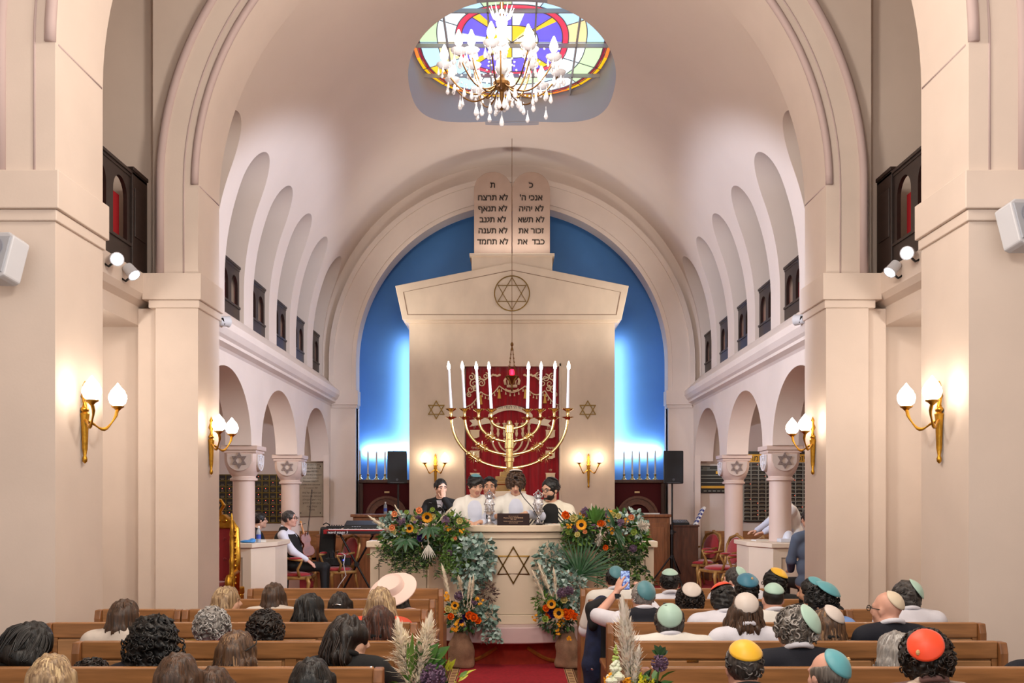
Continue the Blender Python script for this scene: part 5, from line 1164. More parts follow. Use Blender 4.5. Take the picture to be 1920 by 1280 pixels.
board(-5.85, -4.55, 1.38, 2.33, 9, 8, 19.86, 'black memorial board with red lamps behind the left columns', barm, (0, .2, .45))
board(4.62, 5.95, 1.42, 2.57, 9, 15, 19.86, 'black memorial board with gold Hebrew header behind the right columns', barw, (.38, 0, .12), 'יזכור אלהים נשמת')
t = thing('dark_plaque', 'dark plaque with gold strips on the right aisle wall', 'plaque', (4.02, 19.86, 1.97)); m = MB(); m.box(-.27, .27, -.02, .03, 0, .54); m.build('board', bl2, t, bevel=.01)
m = MB(); m.box(-.25, .26, -.03, -.02, .09, .14); m.box(.04, .26, -.03, -.02, .38, .43); m.build('gold_strip', goldp, t); m = MB(); [m.box(-.25, .26, -.026, -.02, z, z+.012) for z in (.20, .28, .345, .45)]; [m.box(-.2+.09*i, -.14+.09*i, -.026, -.02, .03, .045) for i in range(5)]; m.box(-.22, -.08, -.026, -.02, .49, .50); m.build('grey_strip', barw, t)
t = thing('stone_plaque', 'pale marble plaque with dark writing on the left aisle wall', 'plaque', (-4.01, 19.86, 1.50)); m = MB(); m.box(-.26, .25, -.02, .03, 0, 1.08); m.build('slab', mat('grey_marble', (.66, .62, .55), .4, var=.1, vs=8), t, bevel=.006)
for i, b in enumerate(('La première pierre de cette', 'communauté a été posée par', 'Monsieur MEYERS', 'vice président de la communauté', 'place sous la présidence', 'Monsieur HALÉVY', 'président de la communauté', 'le 13 novembre 1937')): text(b, .036 if i not in (2, 5) else .045, inkm, t, (0, -.022, 1.03-.066*i), ext=.001, sx=.9)
for i, b in enumerate(('אבן הפינה של בית', 'הכנסת הזה הונחה', 'בידי ראש הקהילה', 'ביום חמישי לחדש', 'כסלו שנת', 'תרצח')): text(b, .05, inkm, t, (.02, -.022, .47-.068*i), ext=.001, rtl=True)
m = MB(); [m.ell((x, -.025, z), .012, 8) for x in (-.2, .19) for z in (.07, 1.0)]; m.build('stud', bl2, t)
t = thing('wall_device', 'small dark wall box with stacked lights on the right pilaster', 'device', (3.66, 19.72, 1.98)); m = MB(); m.box(-.05, .05, 0, .08, 0, .24); m.build('box', mat('slate_plastic', (.16, .15, .2), .5), t, bevel=.008); m = MB(); [m.box(-.03, .03, -.006, 0, .03+.065*i, .07+.065*i) for i in range(3)]; m.build('window', mat('lilac_light', (.5, .5, .7), .4), t)
for s in (-1, 1):
    t = thing('wall_bench', f'oak bench along the {"left" if s < 0 else "right"} aisle end wall', 'bench', (s*4.75, 19.3, .27)); m = MB(); m.box(-.95, .95, .30, .36, .45, .95); m.build('back', pewm, t, bevel=.006); m = MB(); m.box(-.95, .95, -.1, .33, .40, .45); m.build('seat', pewm, t); [MB().box(x-.03, x+.03, -.1, .35, 0, .6).build('end_panel', pewm, t) for x in (-.92, .92)]
# on the stone desks
book((-3.55, 13.95, 1.25), (.2, .14, .03), .3, 'pale open prayer book on the left stone desk', papm); book((3.55, 14.2, 1.25), (.22, .16, .02), .2, 'white papers on the right stone desk', papm)
t = thing('blue_bag', 'crumpled light blue plastic bag on the left stone desk', 'bag', (-3.62, 13.62, 1.25)); sd = SD(); sd.e((0, 0, .02), (.10, .06, .022)); sd.e((.06, .02, .03), (.05, .05, .03)); sd.build('bag', mat('blue_plastic', (.25, .55, .82), .35), t, .008, .02, (.008, 60, 3))
t = thing('white_hood', 'rounded white plastic cover on the right stone desk', 'cover', (3.85, 13.85, 1.25)); sd = SD(); sd.e((0, 0, .0), (.09, .09, .16)); sd.cut((0, 0, 0), (0, 0, -1)); sd.build('shell', wpl, t, .012, .02); m = MB(); m.box(-.14, .16, -.1, .1, 0, .05); m.build('tray', wpl, t, bevel=.008)
# ------------------------------------------------------------------ flowers
FR = random.Random(11)
def leaf(mb, b, d, L, w, bend=.3, up=None, n=3):
    b, d = Vector(b), Vector(d).normalized(); up = Vector(up or (FR.uniform(-1, 1), FR.uniform(-1, 1), FR.uniform(.2, 1)))
    s = d.cross(up); s = s.normalized() if s.length > .01 else d.orthogonal().normalized(); nn = s.cross(d)
    v = [b]; p = b.copy()
    for i in range(1, n+1):
        u = i/n; p = b+d*L*u-nn*bend*L*u*u
        ww = w*math.sin(PI*(.12+.80*u))*.5
        if i < n: v += [p-s*ww+nn*ww*.35, p, p+s*ww+nn*ww*.35]
        else: v.append(p)
    f = [(0, 2, 1), (0, 3, 2)]
    for i in range(n-2): a = 1+3*i; f += [(a, a+1, a+4, a+3), (a+1, a+2, a+5, a+4)]
    a = 1+3*(n-2); f += [(a, a+1, len(v)-1), (a+1, a+2, len(v)-1)]
    mb.add(v, f)
def rv(): 
    while 1:
        v = Vector((FR.uniform(-1, 1), FR.uniform(-1, 1), FR.uniform(-1, 1)))
        if .05 < v.length < 1: return v
GM = [mat('leaf_green', (.26, .43, .16), .5, var=.3, vs=14), mat('leaf_dark', (.12, .25, .10), .5, var=.3, vs=14), mat('leaf_light', (.33, .46, .14), .5, var=.25, vs=14)]
EU = [mat('eucalyptus', (.54, .65, .61), .6, var=.25, vs=14), mat('eucalyptus_pale', (.70, .78, .76), .6, var=.2, vs=14), mat('eucalyptus_deep', (.36, .48, .43), .6, var=.25, vs=14)]
PM = mat('palm_leaf', (.17, .33, .20), .45, var=.25, vs=20); VM = [mat('vine_leaf', (.10, .20, .07), .5, var=.3, vs=14), mat('vine_leaf_light', (.30, .42, .16), .5, var=.3, vs=14)]
PAM = [mat('pampas', (.97, .93, .85), .9, var=.12, vs=30), mat('pampas_white', (.92, .89, .84), .9, var=.08, vs=30)]; STM = mat('stem_green', (.25, .36, .14), .6)
def foliage(T, c, r, n, mats, L=(.05, .1), w=.4, name='foliage', out=.6, kind='stuff'):
    m = MB(); c = Vector(c)
    for i in range(n):
        v = rv(); v = v*(max(.35, v.length)/v.length) if FR.random() < .75 else v
        p = c+Vector((v.x*r[0], v.y*r[1], v.z*r[2])); d = Vector((v.x, v.y, v.z)).normalized()*out+rv()*.7; l = FR.uniform(*L); m.mi = FR.randrange(len(mats)); leaf(m, p, d, l, l*w*FR.uniform(.7, 1.2), FR.uniform(0, .6))
    o = m.build(name, mats, T); o['kind'] = kind; return o
def vines(T, pts, n, Ln, mats, name='trailing_vine', ll=.05, lw=.32, spread=.10, dirn=(0, -.1, -1)):
    m = MB()
    for i in range(n):
        p = Vector(FR.choice(pts))+Vector((FR.uniform(-spread, spread), FR.uniform(-.04, .04), 0)); d = Vector(dirn)+Vector((FR.uniform(-.35, .35), FR.uniform(-.2, .05), 0)); L = Ln*FR.uniform(.5, 1.05); k = int(L/.028); path = []
        for j in range(k): path.append(p.copy()); p = p+d.normalized()*.028; d = d+rv()*.22+Vector((0, 0, -.05))
        m.mi = 0; m.tube(path, .0025, 4)
        for q in path[1:]:
            for s in (-1, 1):
                if FR.random() < .8: m.mi = FR.randrange(len(mats)); leaf(m, q, Vector((s*.8, FR.uniform(-.8, .2), FR.uniform(-.5, .3))), ll*FR.uniform(.6, 1.2), ll*lw, .3)
    o = m.build(name, mats, T); o['kind'] = 'stuff'; return o
def fan(T, b, d, n, L, spread, mats, w=.05, name='palm_leaf', bend=.35, part=True):
    m = MB(); b = Vector(b); d = Vector(d).normalized(); s = d.cross(Vector((0, -1, .1))).normalized()
    for i in range(n):
        a = (i/(n-1)-.5)*spread; dd = d*math.cos(a)+s*math.sin(a)+Vector((0, FR.uniform(-.25, .05), 0)); leaf(m, b, dd, L*FR.uniform(.8, 1.05)*(1-.25*abs(a)/spread), w, bend*FR.uniform(.5, 1.2), (0, -.8, .5), 5)
    m.tube([b-d*.06, b], .006, 5); return m.build(name, mats, T)
def pampas(T, b, tip, w, mt, n=520, name='pampas_plume', droop=.10):
    b, tip = Vector(b), Vector(tip); m = MB(); ax = tip-b; L = ax.length; d = ax/L
    m.tube([b-d*.08, b, b+ax*.6], .003, 5)
    for i in range(n):
        u = FR.random()**.8; p = b+ax*u*.86; ww = w*(math.sin(PI*min(1, .18+u*.80))**.8); q = rv(); q = q-d*q.dot(d); q = q.normalized()*ww*(FR.uniform(.2, 1) if FR.random() < .85 else FR.uniform(.8, 1.6))
        e = p+q*1.15+d*L*FR.uniform(.07, .20)+Vector((0, 0, -droop*ww)); s = d.cross(q).normalized()*.0028; mid = (p+e)/2+q*.15
        m.add([p-s, p+s, mid+s*1.5, mid-s*1.5, e], [(0, 1, 2, 3), (3, 2, 4)])
    return m.build(name, mt, T)
YEL = mat('petal_yellow', (.90, .62, .04), .6, var=.15, vs=30); DKC = mat('seed_brown', (.10, .05, .02), .9, bump=.5, bs=200); ORA = mat('petal_orange', (.95, .46, .10), .5, var=.2, vs=30); PEA = mat('petal_peach', (.95, .68, .48), .5, var=.12, vs=30); CRM = mat('petal_cream', (.86, .82, .56), .5, var=.1, vs=30); PUR = mat('petal_purple', (.20, .10, .36), .6, var=.25, vs=30); ALL = mat('allium_mauve', (.40, .30, .40), .7, var=.25, vs=60); GRB = mat('bud_green', (.66, .74, .38), .6); WHF = mat('petal_white', (.86, .88, .78), .6)
def toward(p): return (Vector((0, 4, 1.6))-Vector(p)).normalized()
def Rz(d): return Vector(d).to_track_quat('Z', 'Y').to_matrix()
def sunflower(T, p, r=.05, d=None):
    R = Rz(d or (toward(p+T.location)+rv()*.35)); m = MB(); m.mi = 1; m.lathe([(.004, .012), (r*.25, .014), (r*.42, .008), (r*.4, -.004)], 14, p, R); m.mi = 0
    for j in range(2):
        for k in range(15): a = 2*PI*(k+.5*j)/15; q = R @ Vector((math.cos(a), math.sin(a), .12+.12*j)); leaf(m, Vector(p)+q*r*.33, q, r*.75, r*.34, -.15, R @ Vector((0, 0, 1)))
    return m.build('sunflower', [YEL, DKC], T)
def rose(T, p, r, mt, name='rose'):
    R = Rz(toward(Vector(p)+T.location)+rv()*.4); m = MB(); m.ell(p, (r*.55, r*.55, r*.6), 10, R)
    for j, (n, rr, op) in enumerate(((5, .62, .15), (6, .85, .5), (7, 1.0, .95))):
        for k in range(n):
            a = 2*PI*(k+.4*j)/n; q = R @ Vector((math.cos(a), math.sin(a), 0)); z = R @ Vector((0, 0, 1)); leaf(m, Vector(p)+q*r*.25-z*r*.5, q*op+z*(1.1-op*.6), r*1.35, r*1.15, -.35, -q+z*.2)
    return m.build(name, mt, T)
def cluster(T, p, r, mt, n=7, name='small_flower_cluster'):
    m = MB()
    for k in range(n):
        q = Vector(p)+rv()*r; R = Rz(rv()+toward(q+T.location)); m.ell(q, r*.16, 6)
        for j in range(5): a = 2*PI*j/5; e = R @ Vector((math.cos(a), math.sin(a), .3)); leaf(m, q, e, r*.45, r*.4, .2, R @ Vector((0, 0, 1)), 2)
    return m.build(name, mt, T)
def allium(T, p, r, mt=None, stem=None):
    m = MB(); p = Vector(p); m.ell(p, r*.55, 10)
    for i in range(150):
        d = rv().normalized(); e = p+d*r; s = d.orthogonal().normalized()*r*.10; t_ = d.cross(s); m.add([p+d*r*.5, e-s, e-t_, e+s, e+t_, e+d*r*.06], [(0, 1, 2), (0, 2, 3), (0, 3, 4), (0, 4, 1), (1, 5, 2), (2, 5, 3), (3, 5, 4), (4, 5, 1)])
    if stem: m.mi = 1; m.tube([p, stem], .004, 5)
    return m.build('allium', [mt or ALL, STM], T)
def arrangement(base, lab, grp): return thing('flower_arrangement', lab, 'flowers', base, 0, grp)
def rel(T, px, py, Y): return P(px, py, Y)-T.location
def flowers(T, Y, spec):
    for k, px, py, *a in spec:
        p = rel(T, px, py, Y+FR.uniform(-.05, .05))
        if k == 'sun': sunflower(T, p, *(a or [.055]))
        elif k == 'ora': rose(T, p, *(a or [.034]), ORA)
        elif k == 'pea': rose(T, p, *(a or [.032]), PEA)
        elif k == 'cre': rose(T, p, *(a or [.034]), CRM)
        elif k == 'pur': rose(T, p, *(a or [.036]), PUR, 'purple_flower')
        elif k == 'yel': cluster(T, p, *(a or [.045]), YEL)
        elif k == 'grn': rose(T, p, *(a or [.024]), GRB, 'green_bud')
        elif k == 'all': allium(T, p, *(a or [.045]))
        elif k == 'mau': cluster(T, p, *(a or [.05]), ALL, 12)
# upper left, on the pulpit's left wing
A = arrangement((-1.05, 11.53, 1.345), 'large trailing flower arrangement on the left wing of the pulpit', 'pulpit flowers'); c0 = rel(A, 797, 1003, 11.43)
foliage(A, c0, (.50, .20, .24), 620, GM, (.06, .11), .42, 'green_foliage'); foliage(A, rel(A, 745, 985, 11.36), (.22, .15, .16), 160, EU, (.04, .07), .85, 'eucalyptus'); foliage(A, rel(A, 835, 1000, 11.38), (.24, .16, .2), 170, EU[1:]+GM[:1], (.04, .08), .5, 'mixed_foliage'); foliage(A, rel(A, 868, 1010, 11.33), (.12, .12, .22), 200, GM[::2], (.04, .07), .45, 'bright_foliage'); foliage(A, rel(A, 738, 1018, 11.38), (.20, .12, .14), 180, GM[::2], (.04, .07), .5, 'bright_foliage')
vines(A, [rel(A, x, 1022, 11.26) for x in (735, 750, 765, 780, 800)], 30, .48, VM, spread=.08); vines(A, [rel(A, x, 1020, 11.24) for x in (845, 855, 862)], 22, .45, [VM[1], GM[0]], ll=.035, lw=.6, spread=.06); vines(A, [rel(A, 725, 1030, 11.28)], 5, .3, VM, dirn=(-.8, 0, -.5))
fan(A, rel(A, 762, 1012, 11.20), (0, -.5, -.3), 7, .20, 3.4, PM, .042); fan(A, rel(A, 806, 988, 11.18), (.1, -.5, -.6), 6, .20, 2.4, PM, .04); fan(A, rel(A, 803, 1020, 11.16), (.05, -.3, -1), 8, .20, 1.2, mat('dried_white_twig', (.82, .80, .76), .8), .012, 'dried_twig')
pampas(A, rel(A, 738, 1000, 11.28), rel(A, 690, 966, 11.24), .035, PAM[0], 260); pampas(A, rel(A, 765, 990, 11.33), rel(A, 740, 946, 11.28), .022, PAM[0], 200); pampas(A, rel(A, 822, 978, 11.28), rel(A, 848, 950, 11.24), .03, PAM[0], 200)
flowers(A, 11.20, [('sun', 801, 969, .062), ('sun', 768, 990, .05), ('pea', 740, 963), ('pea', 786, 957, .036), ('pea', 735, 989), ('cre', 737, 996), ('ora', 800, 1005, .028), ('yel', 806, 1001, .03), ('cre', 776, 972, .036), ('yel', 838, 979, .03), ('cre', 862, 976), ('pur', 789, 1008, .04), ('all', 843, 1038, .036), ('yel', 840, 993), ('cre', 812, 967, .03), ('grn', 811, 955), ('grn', 762, 960), ('grn', 758, 992), ('pea', 853, 1008, .022), ('mau', 784, 975, .05), ('mau', 752, 975, .05), ('mau', 850, 980, .06), ('grn', 778, 995), ('cre', 794, 996, .022)])
foliage(A, rel(A, 852, 1000, 11.08), (.17, .10, .24), 330, GM[::2]+GM[:1], (.04, .075), .45, 'bright_foliage'); vines(A, [rel(A, x, 1030, 11.0) for x in (838, 850, 862, 872)], 26, .36, [VM[1], GM[0], GM[2]], ll=.04, lw=.6, spread=.05)
foliage(A, rel(A, 775, 1035, 11.40), (.30, .12, .18), 260, GM[:2]+VM, (.05, .09), .4, 'green_foliage')
flowers(A, 10.98, [('cre', 862, 976), ('yel', 840, 990, .04), ('pea', 853, 1008, .024), ('all', 843, 1036, .036), ('mau', 835, 975, .05), ('yel', 866, 996, .03), ('grn', 848, 962)])
# upper right
A = arrangement((1.08, 11.53, 1.345), 'large trailing flower arrangement on the right wing of the pulpit', 'pulpit flowers')
foliage(A, rel(A, 1133, 995, 11.43), (.48, .2, .22), 560, GM, (.06, .11), .42, 'green_foliage'); foliage(A, rel(A, 1180, 985, 11.34), (.22, .14, .18), 170, EU, (.04, .07), .8, 'eucalyptus'); foliage(A, rel(A, 1085, 995, 11.36), (.22, .14, .16), 150, EU[::2]+GM[1:2], (.04, .08), .5, 'mixed_foliage'); foliage(A, rel(A, 1200, 1010, 11.33), (.10, .1, .14), 120, GM[::2], (.05, .08), .5, 'bright_foliage')
vines(A, [rel(A, x, 1025, 11.26) for x in (1130, 1145, 1160, 1175, 1190)], 34, .50, VM, spread=.08); vines(A, [rel(A, 1190, 1040, 11.24)], 3, .42, VM, spread=.03, ll=.06, lw=.7)
fan(A, rel(A, 1117, 985, 11.18), (0, -.2, 1), 7, .28, 1.1, GM[0], .05, 'dracaena_leaf', .1); fan(A, rel(A, 1152, 990, 11.13), (.1, -.6, .1), 11, .26, 3.6, PM, .035, 'palm_leaf', .7); fan(A, rel(A, 1085, 1080, 11.00), (.15, -.2, 1), 22, .50, 2.3, PM, .024, 'palm_leaf', .25); fan(A, rel(A, 1085, 1080, 10.96), (.5, -.3, .8), 14, .42, 2.4, PM, .022, 'palm_leaf', .5)
pampas(A, rel(A, 1060, 1003, 11.18), rel(A, 1050, 1030, 11.13), .05, PAM[1], 280); pampas(A, rel(A, 1126, 998, 11.13), rel(A, 1120, 1024, 11.08), .055, PAM[1], 320); pampas(A, rel(A, 1195, 985, 11.18), rel(A, 1218, 983, 11.08), .06, PAM[1], 320); pampas(A, rel(A, 1175, 985, 11.28), rel(A, 1176, 958, 11.28), .03, PAM[1], 160); pampas(A, rel(A, 1108, 975, 11.33), rel(A, 1109, 942, 11.33), .02, PAM[1], 120)
flowers(A, 11.20, [('sun', 1090, 984, .062), ('yel', 1089, 967, .045), ('ora', 1060, 965, .04), ('ora', 1126, 980, .036), ('pea', 1131, 982), ('yel', 1142, 973, .035), ('cre', 1076, 971, .04), ('cre', 1106, 973, .036), ('cre', 1150, 965, .034), ('cre', 1081, 980, .036), ('grn', 1066, 996, .034), ('grn', 1188, 997, .034), ('yel', 1143, 957, .025), ('yel', 1175, 975, .03), ('pea', 1184, 969), ('yel', 1147, 991, .05), ('pea', 1097, 997, .024), ('all', 1187, 1028, .045), ('mau', 1165, 980, .05), ('mau', 1110, 988, .06), ('mau', 1098, 960, .06), ('pur', 1101, 958, .03), ('mau', 1135, 965, .05), ('ora', 1135, 1026, .03), ('grn', 1075, 1002, .028), ('cre', 1160, 967, .03)])
foliage(A, rel(A, 1082, 1000, 11.08), (.17, .10, .20), 300, GM, (.04, .08), .45, 'bright_foliage'); foliage(A, rel(A, 1160, 1035, 11.40), (.30, .12, .16), 240, GM[:2]+VM, (.05, .09), .4, 'green_foliage')
flowers(A, 10.98, [('ora', 1062, 966, .036), ('cre', 1075, 972, .036), ('sun', 1090, 984, .06), ('yel', 1068, 985, .035), ('grn', 1066, 996, .032), ('cre', 1083, 1002, .03), ('mau', 1078, 992, .05), ('pea', 1097, 997, .024)])
# lower pair on sacks
burl = mat('burlap', (.56, .43, .34), .95, var=.2, vs=14, bump=.6, bs=160)
def sack(x, Y, lab, w):
    t = thing('burlap_sack', lab, 'sack', (x, Y, .012)); sd = SD(); sd.e((0, 0, .15), (.135*w, .12, .165)); sd.c((0, 0, .25), (0, 0, .37), .10, .075); sd.c((-.07, -.03, .04), (.08, -.02, .035), .06, .06); sd.cut((0, 0, .006), (0, 0, -1)); sd.cut((0, 0, .385), (0, 0, 1)); sd.build('cloth', burl, t, .012, .05, (.030, 24, 4)); return t
sack(-.555, 10.86, 'lumpy brown burlap sack holding the lower left bouquet', 1.05); sack(.60, 10.86, 'upright brown burlap sack holding the lower right bouquet', .9)
A = arrangement((-.555, 10.86, .40), 'bouquet with eucalyptus and pampas in the left burlap sack', 'floor bouquets')
foliage(A, rel(A, 872, 1152, 10.82), (.20, .15, .19), 330, [GM[1], GM[0], EU[2]], (.05, .09), .42, 'green_foliage'); foliage(A, rel(A, 880, 1060, 11.0), (.18, .13, .34), 380, EU, (.05, .085), .8, 'eucalyptus'); foliage(A, rel(A, 905, 1048, 10.98), (.14, .1, .24), 170, EU, (.05, .08), .8, 'eucalyptus'); foliage(A, rel(A, 910, 1155, 10.72), (.14, .1, .13), 170, EU[::2], (.04, .07), .7, 'eucalyptus'); vines(A, [rel(A, 918, 1165, 10.68), rel(A, 928, 1175, 10.68)], 7, .27, EU, 'trailing_eucalyptus', .05, .8, .04)
foliage(A, rel(A, 915, 1110, 10.85), (.10, .08, .13), 160, [mat('dried_mauve', (.28, .19, .20), .8), mat('dried_brown', (.36, .27, .22), .8)], (.03, .06), .3, 'dried_flowers')
pampas(A, rel(A, 842, 1115, 10.7), rel(A, 828, 1056, 10.75), .035, PAM[0], 320); pampas(A, rel(A, 866, 1108, 10.65), rel(A, 860, 1078, 10.65), .04, PAM[0], 300); pampas(A, rel(A, 877, 1125, 10.65), rel(A, 882, 1082, 10.65), .025, PAM[0], 220); pampas(A, rel(A, 883, 1125, 10.65), rel(A, 888, 1078, 10.65), .03, PAM[0], 260)
flowers(A, 10.64, [('ora', 880, 1153, .042), ('ora', 888, 1157, .042), ('ora', 896, 1163, .036), ('ora', 845, 1155, .034), ('ora', 833, 1145, .026), ('sun', 853, 1135, .045), ('yel', 836, 1118, .05), ('yel', 900, 1126, .045), ('yel', 862, 1166, .05), ('yel', 856, 1177, .055), ('all', 860, 1117, .05), ('cre', 840, 1142, .036), ('cre', 853, 1146, .036), ('pur', 872, 1156, .03), ('mau', 888, 1128, .04), ('pur', 865, 1165, .025)])
A = arrangement((.60, 10.86, .40), 'bouquet with eucalyptus and pampas in the right burlap sack', 'floor bouquets')
foliage(A, rel(A, 1048, 1155, 10.82), (.20, .15, .20), 330, [GM[1], GM[0], EU[2]], (.05, .09), .42, 'green_foliage'); foliage(A, rel(A, 1030, 1062, 11.0), (.17, .12, .26), 260, EU, (.045, .075), .8, 'eucalyptus'); foliage(A, rel(A, 1072, 1112, 10.85), (.16, .12, .26), 300, EU, (.04, .07), .8, 'eucalyptus'); foliage(A, rel(A, 1018, 1130, 10.75), (.10, .1, .10), 120, GM[::2], (.04, .07), .4, 'bright_foliage')
pampas(A, rel(A, 1020, 1120, 10.7), rel(A, 998, 1068, 10.7), .03, PAM[0], 260); pampas(A, rel(A, 1030, 1105, 10.75), rel(A, 1008, 1052, 10.8), .035, PAM[0], 260); pampas(A, rel(A, 1042, 1110, 10.7), rel(A, 1038, 1062, 10.7), .028, PAM[0], 240)
flowers(A, 10.64, [('ora', 1061, 1148, .042), ('ora', 1070, 1150, .042), ('ora', 1077, 1155, .038), ('ora', 1065, 1156, .036), ('ora', 1023, 1140, .036), ('ora', 1029, 1153, .036), ('sun', 1034, 1132, .05), ('sun', 1048, 1149, .06), ('yel', 1003, 1158, .035), ('yel', 1052, 1166, .045), ('yel', 1045, 1184, .035), ('yel', 1068, 1195, .035), ('pur', 1035, 1146, .045), ('all', 1054, 1111, .055), ('all', 1067, 1107, .05), ('cre', 1057, 1124, .036), ('grn', 1022, 1160, .034), ('pur', 1037, 1153, .03)])
# pew-end bouquets, last row
A = arrangement((-.62, 4.02, .66), 'pampas and allium bouquet tied to the last left pew end', 'pew end bouquets')
m = MB(); m.lathe([(.02, 0), (.05, .05), (.06, .16), (.05, .22)], 16, (.07, -.02, .0)); m.build('holder', STM, A)
YB = 4.0
pampas(A, rel(A, 772, 1290, YB), rel(A, 745, 1158, YB), .052, PAM[0], 1300, droop=.3); pampas(A, rel(A, 780, 1290, YB), rel(A, 808, 1146, YB), .052, PAM[0], 1300, droop=.3); allium(A, rel(A, 813, 1268, YB-.03), .053, None, rel(A, 800, 1330, YB)); fan(A, rel(A, 790, 1255, YB), (.6, 0, 1), 5, .16, 1.2, GM[0], .05, 'green_leaf', .1); fan(A, rel(A, 770, 1280, YB-.02), (.05, 0, 1), 3, .22, .2, GM[2], .02, 'green_spike', .1)
foliage(A, rel(A, 785, 1300, YB), (.10, .06, .06), 70, GM, (.05, .09), .4, 'green_foliage'); foliage(A, rel(A, 842, 1275, YB), (.06, .04, .05), 26, [GM[2], mat('yellow_leaf', (.62, .62, .12), .6)], (.05, .07), .3, 'yellow_green_leaves'); rose(A, rel(A, 794, 1262, YB+.05), .05, mat('hydrangea_teal', (.22, .45, .50), .6), 'teal_flower')
A = arrangement((.62, 4.02, .66), 'pampas and snapdragon bouquet tied to the last right pew end', 'pew end bouquets')
m = MB(); m.lathe([(.02, 0), (.05, .05), (.06, .16), (.05, .22)], 16, (-.07, -.02, .0)); m.build('holder', STM, A)
pampas(A, rel(A, 1184, 1290, YB), rel(A, 1166, 1118, YB), .045, PAM[1], 900, droop=.1); pampas(A, rel(A, 1186, 1295, YB-.03), rel(A, 1199, 1208, YB-.03), .024, PAM[1], 450, droop=.1); allium(A, rel(A, 1237, 1243, YB-.03), .034, None, rel(A, 1225, 1330, YB)); fan(A, rel(A, 1238, 1228, YB-.02), (0, 0, 1), 5, .05, 2, GM[1], .022, 'green_leaf', .1)
m = MB()
for i in range(60): u = FR.random(); q = rel(A, 1154, 1275-66*u, YB-.04)+Vector((FR.uniform(-1, 1), FR.uniform(-1, .3), 0))*.026*(1.05-u); m.mi = 0 if u < .55 else 1; m.ell(q, (.014*(1.2-u), .012*(1.2-u), .012*(1.2-u)), 6)
m.build('snapdragon', [WHF, GRB], A); cluster(A, rel(A, 1172, 1282, YB-.05), .035, YEL, 12, 'yellow_flower_cluster'); cluster(A, rel(A, 1212, 1280, YB-.05), .04, mat('petal_lime', (.75, .72, .10), .6), 14, 'lime_flower_cluster'); cluster(A, rel(A, 1142, 1273, YB-.05), .025, YEL, 10, 'yellow_flower_cluster'); foliage(A, rel(A, 1195, 1295, YB), (.13, .06, .05), 90, GM, (.04, .08), .4, 'green_foliage')
# ------------------------------------------------------------------ people in the pews
def aud(r, px, yt, label, dy=0, **kw):
    Yh = PY[r]+.27+dy+kw.get('lean', .04); X = (px-960)*Yh/F; zt = HC+(935-yt)*Yh/F
    kw.setdefault('hs', .92); kw.setdefault('nk', .045); st = kw['hair'][0]; ex = {'short': .012, 'shaved': .005, 'fringe': .006, 'bushy': .028, 'curly': .045, 'bigcurly': .055, 'none': .0}.get(st, .026)*kw.get('hv', 1)
    if kw.get('pitch', 0) < -.3: ex -= .02
    hs = kw.get('hs', 1.)
    return person(label, (X, PY[r]+.27+dy, 0), 0, zt-ex*hs-(.006 if kw.get('kip') else 0)+.005*0, **kw)
G1 = 'women in the left pews'; G2 = 'people in the right pews'
aud(6, 60, 1167, 'person with short dark wavy hair bowing over, black top, leftmost near the pier', hair=('crop', 'black'), yaw=-.9, pitch=-.55, shirt='black', group=G1, hv=1.35, side=.0)
aud(7, 98, 1219, 'person with long blonde streaked hair at the bottom left corner', hair=('long', 'blonde'), shirt='black', group=G1)
aud(6, 174, 1231, 'small child with curly dark hair barely above the sixth left pew', hair=('curly', 'darkbrown'), hs=.85, shirt='navy', group=G1, sw=.75)
aud(5, 236, 1119, 'person with straight brown bob and white lace top by the left pier', hair=('bob', 'brown'), yaw=-.55, shirt='lace', group=G1, hs=.84, hv=.9)
aud(6, 290, 1150, 'person with big black curly hair and navy top', hair=('bigcurly', 'black'), shirt='navy', group=G1, hv=1.05)
aud(7, 335, 1217, 'person with long straight brown hair at bottom, right of the blonde one', dy=-.10, hair=('long', 'brown'), shirt='black', group=G1, hv=.95)
aud(7, 402, 1243, 'small child with brown hair at the bottom edge', dy=.33, hair=('bob', 'brown'), shirt='pink', group=G1, hs=.88, sw=.7, seated=False, body_h=.52)
aud(5, 399, 1135, 'person with silver curly hair and magenta top', hair=('curly', 'silver'), shirt='magenta', group=G1, hv=.9, hs=.9)
aud(3, 428, 1095, 'person with blonde streaked long hair in profile facing right', hair=('long', 'blonde'), yaw=-1.15, shirt='cream', group=G1, face=True)
LG = aud(6, 447, 1176, 'person with short blonde hair, sunglasses on head and black top', hair=('crop', 'lightbrown'), yaw=-.55, shirt='black', group=G1, hv=1.0, hs=.92)
m = MB(); H = LG[1]['H']
for s in (-1, 1): m.tube([H(s*.035+.026*math.cos(a), .09, .085+.02*math.sin(a)) for a in [2*PI*i/12 for i in range(12)]], .004, 5, closed=True); m.tube([H(s*.06, .09, .09), H(s*.112, .03, .06), H(s*.108, -.05, .03)], .004, 5)
m.build('sunglasses', blackm, LG[0])
aud(3, 515, 1089, 'person with short brown bobbed hair in front of the violinist', hair=('bob', 'brown'), yaw=-.3, shirt='lace', group=G1, hv=.85, hs=.86)
aud(5, 499, 1140, 'person with dark brown curly hair and white sleeves', hair=('curly', 'darkbrown'), shirt='white', group=G1, hv=1.0, hs=.9)
aud(4, 583, 1107, 'person with long glossy black hair looking right', hair=('wavy', 'black'), yaw=-.6, shirt='black', group=G1, hs=.92)
CL_ = aud(3, 638, 1106, 'person with brown pinned-up hair and a silver clip', hair=('bob', 'darkbrown'), shirt='black', group=G1, hv=.9, hs=.86)
m = MB(); H = CL_[1]['H']; m.tube([H(-.045, -.125, .02), H(0, -.142, .028), H(.03, -.135, .022)], .008, 6); m.build('hair_clip', silver, CL_[0])
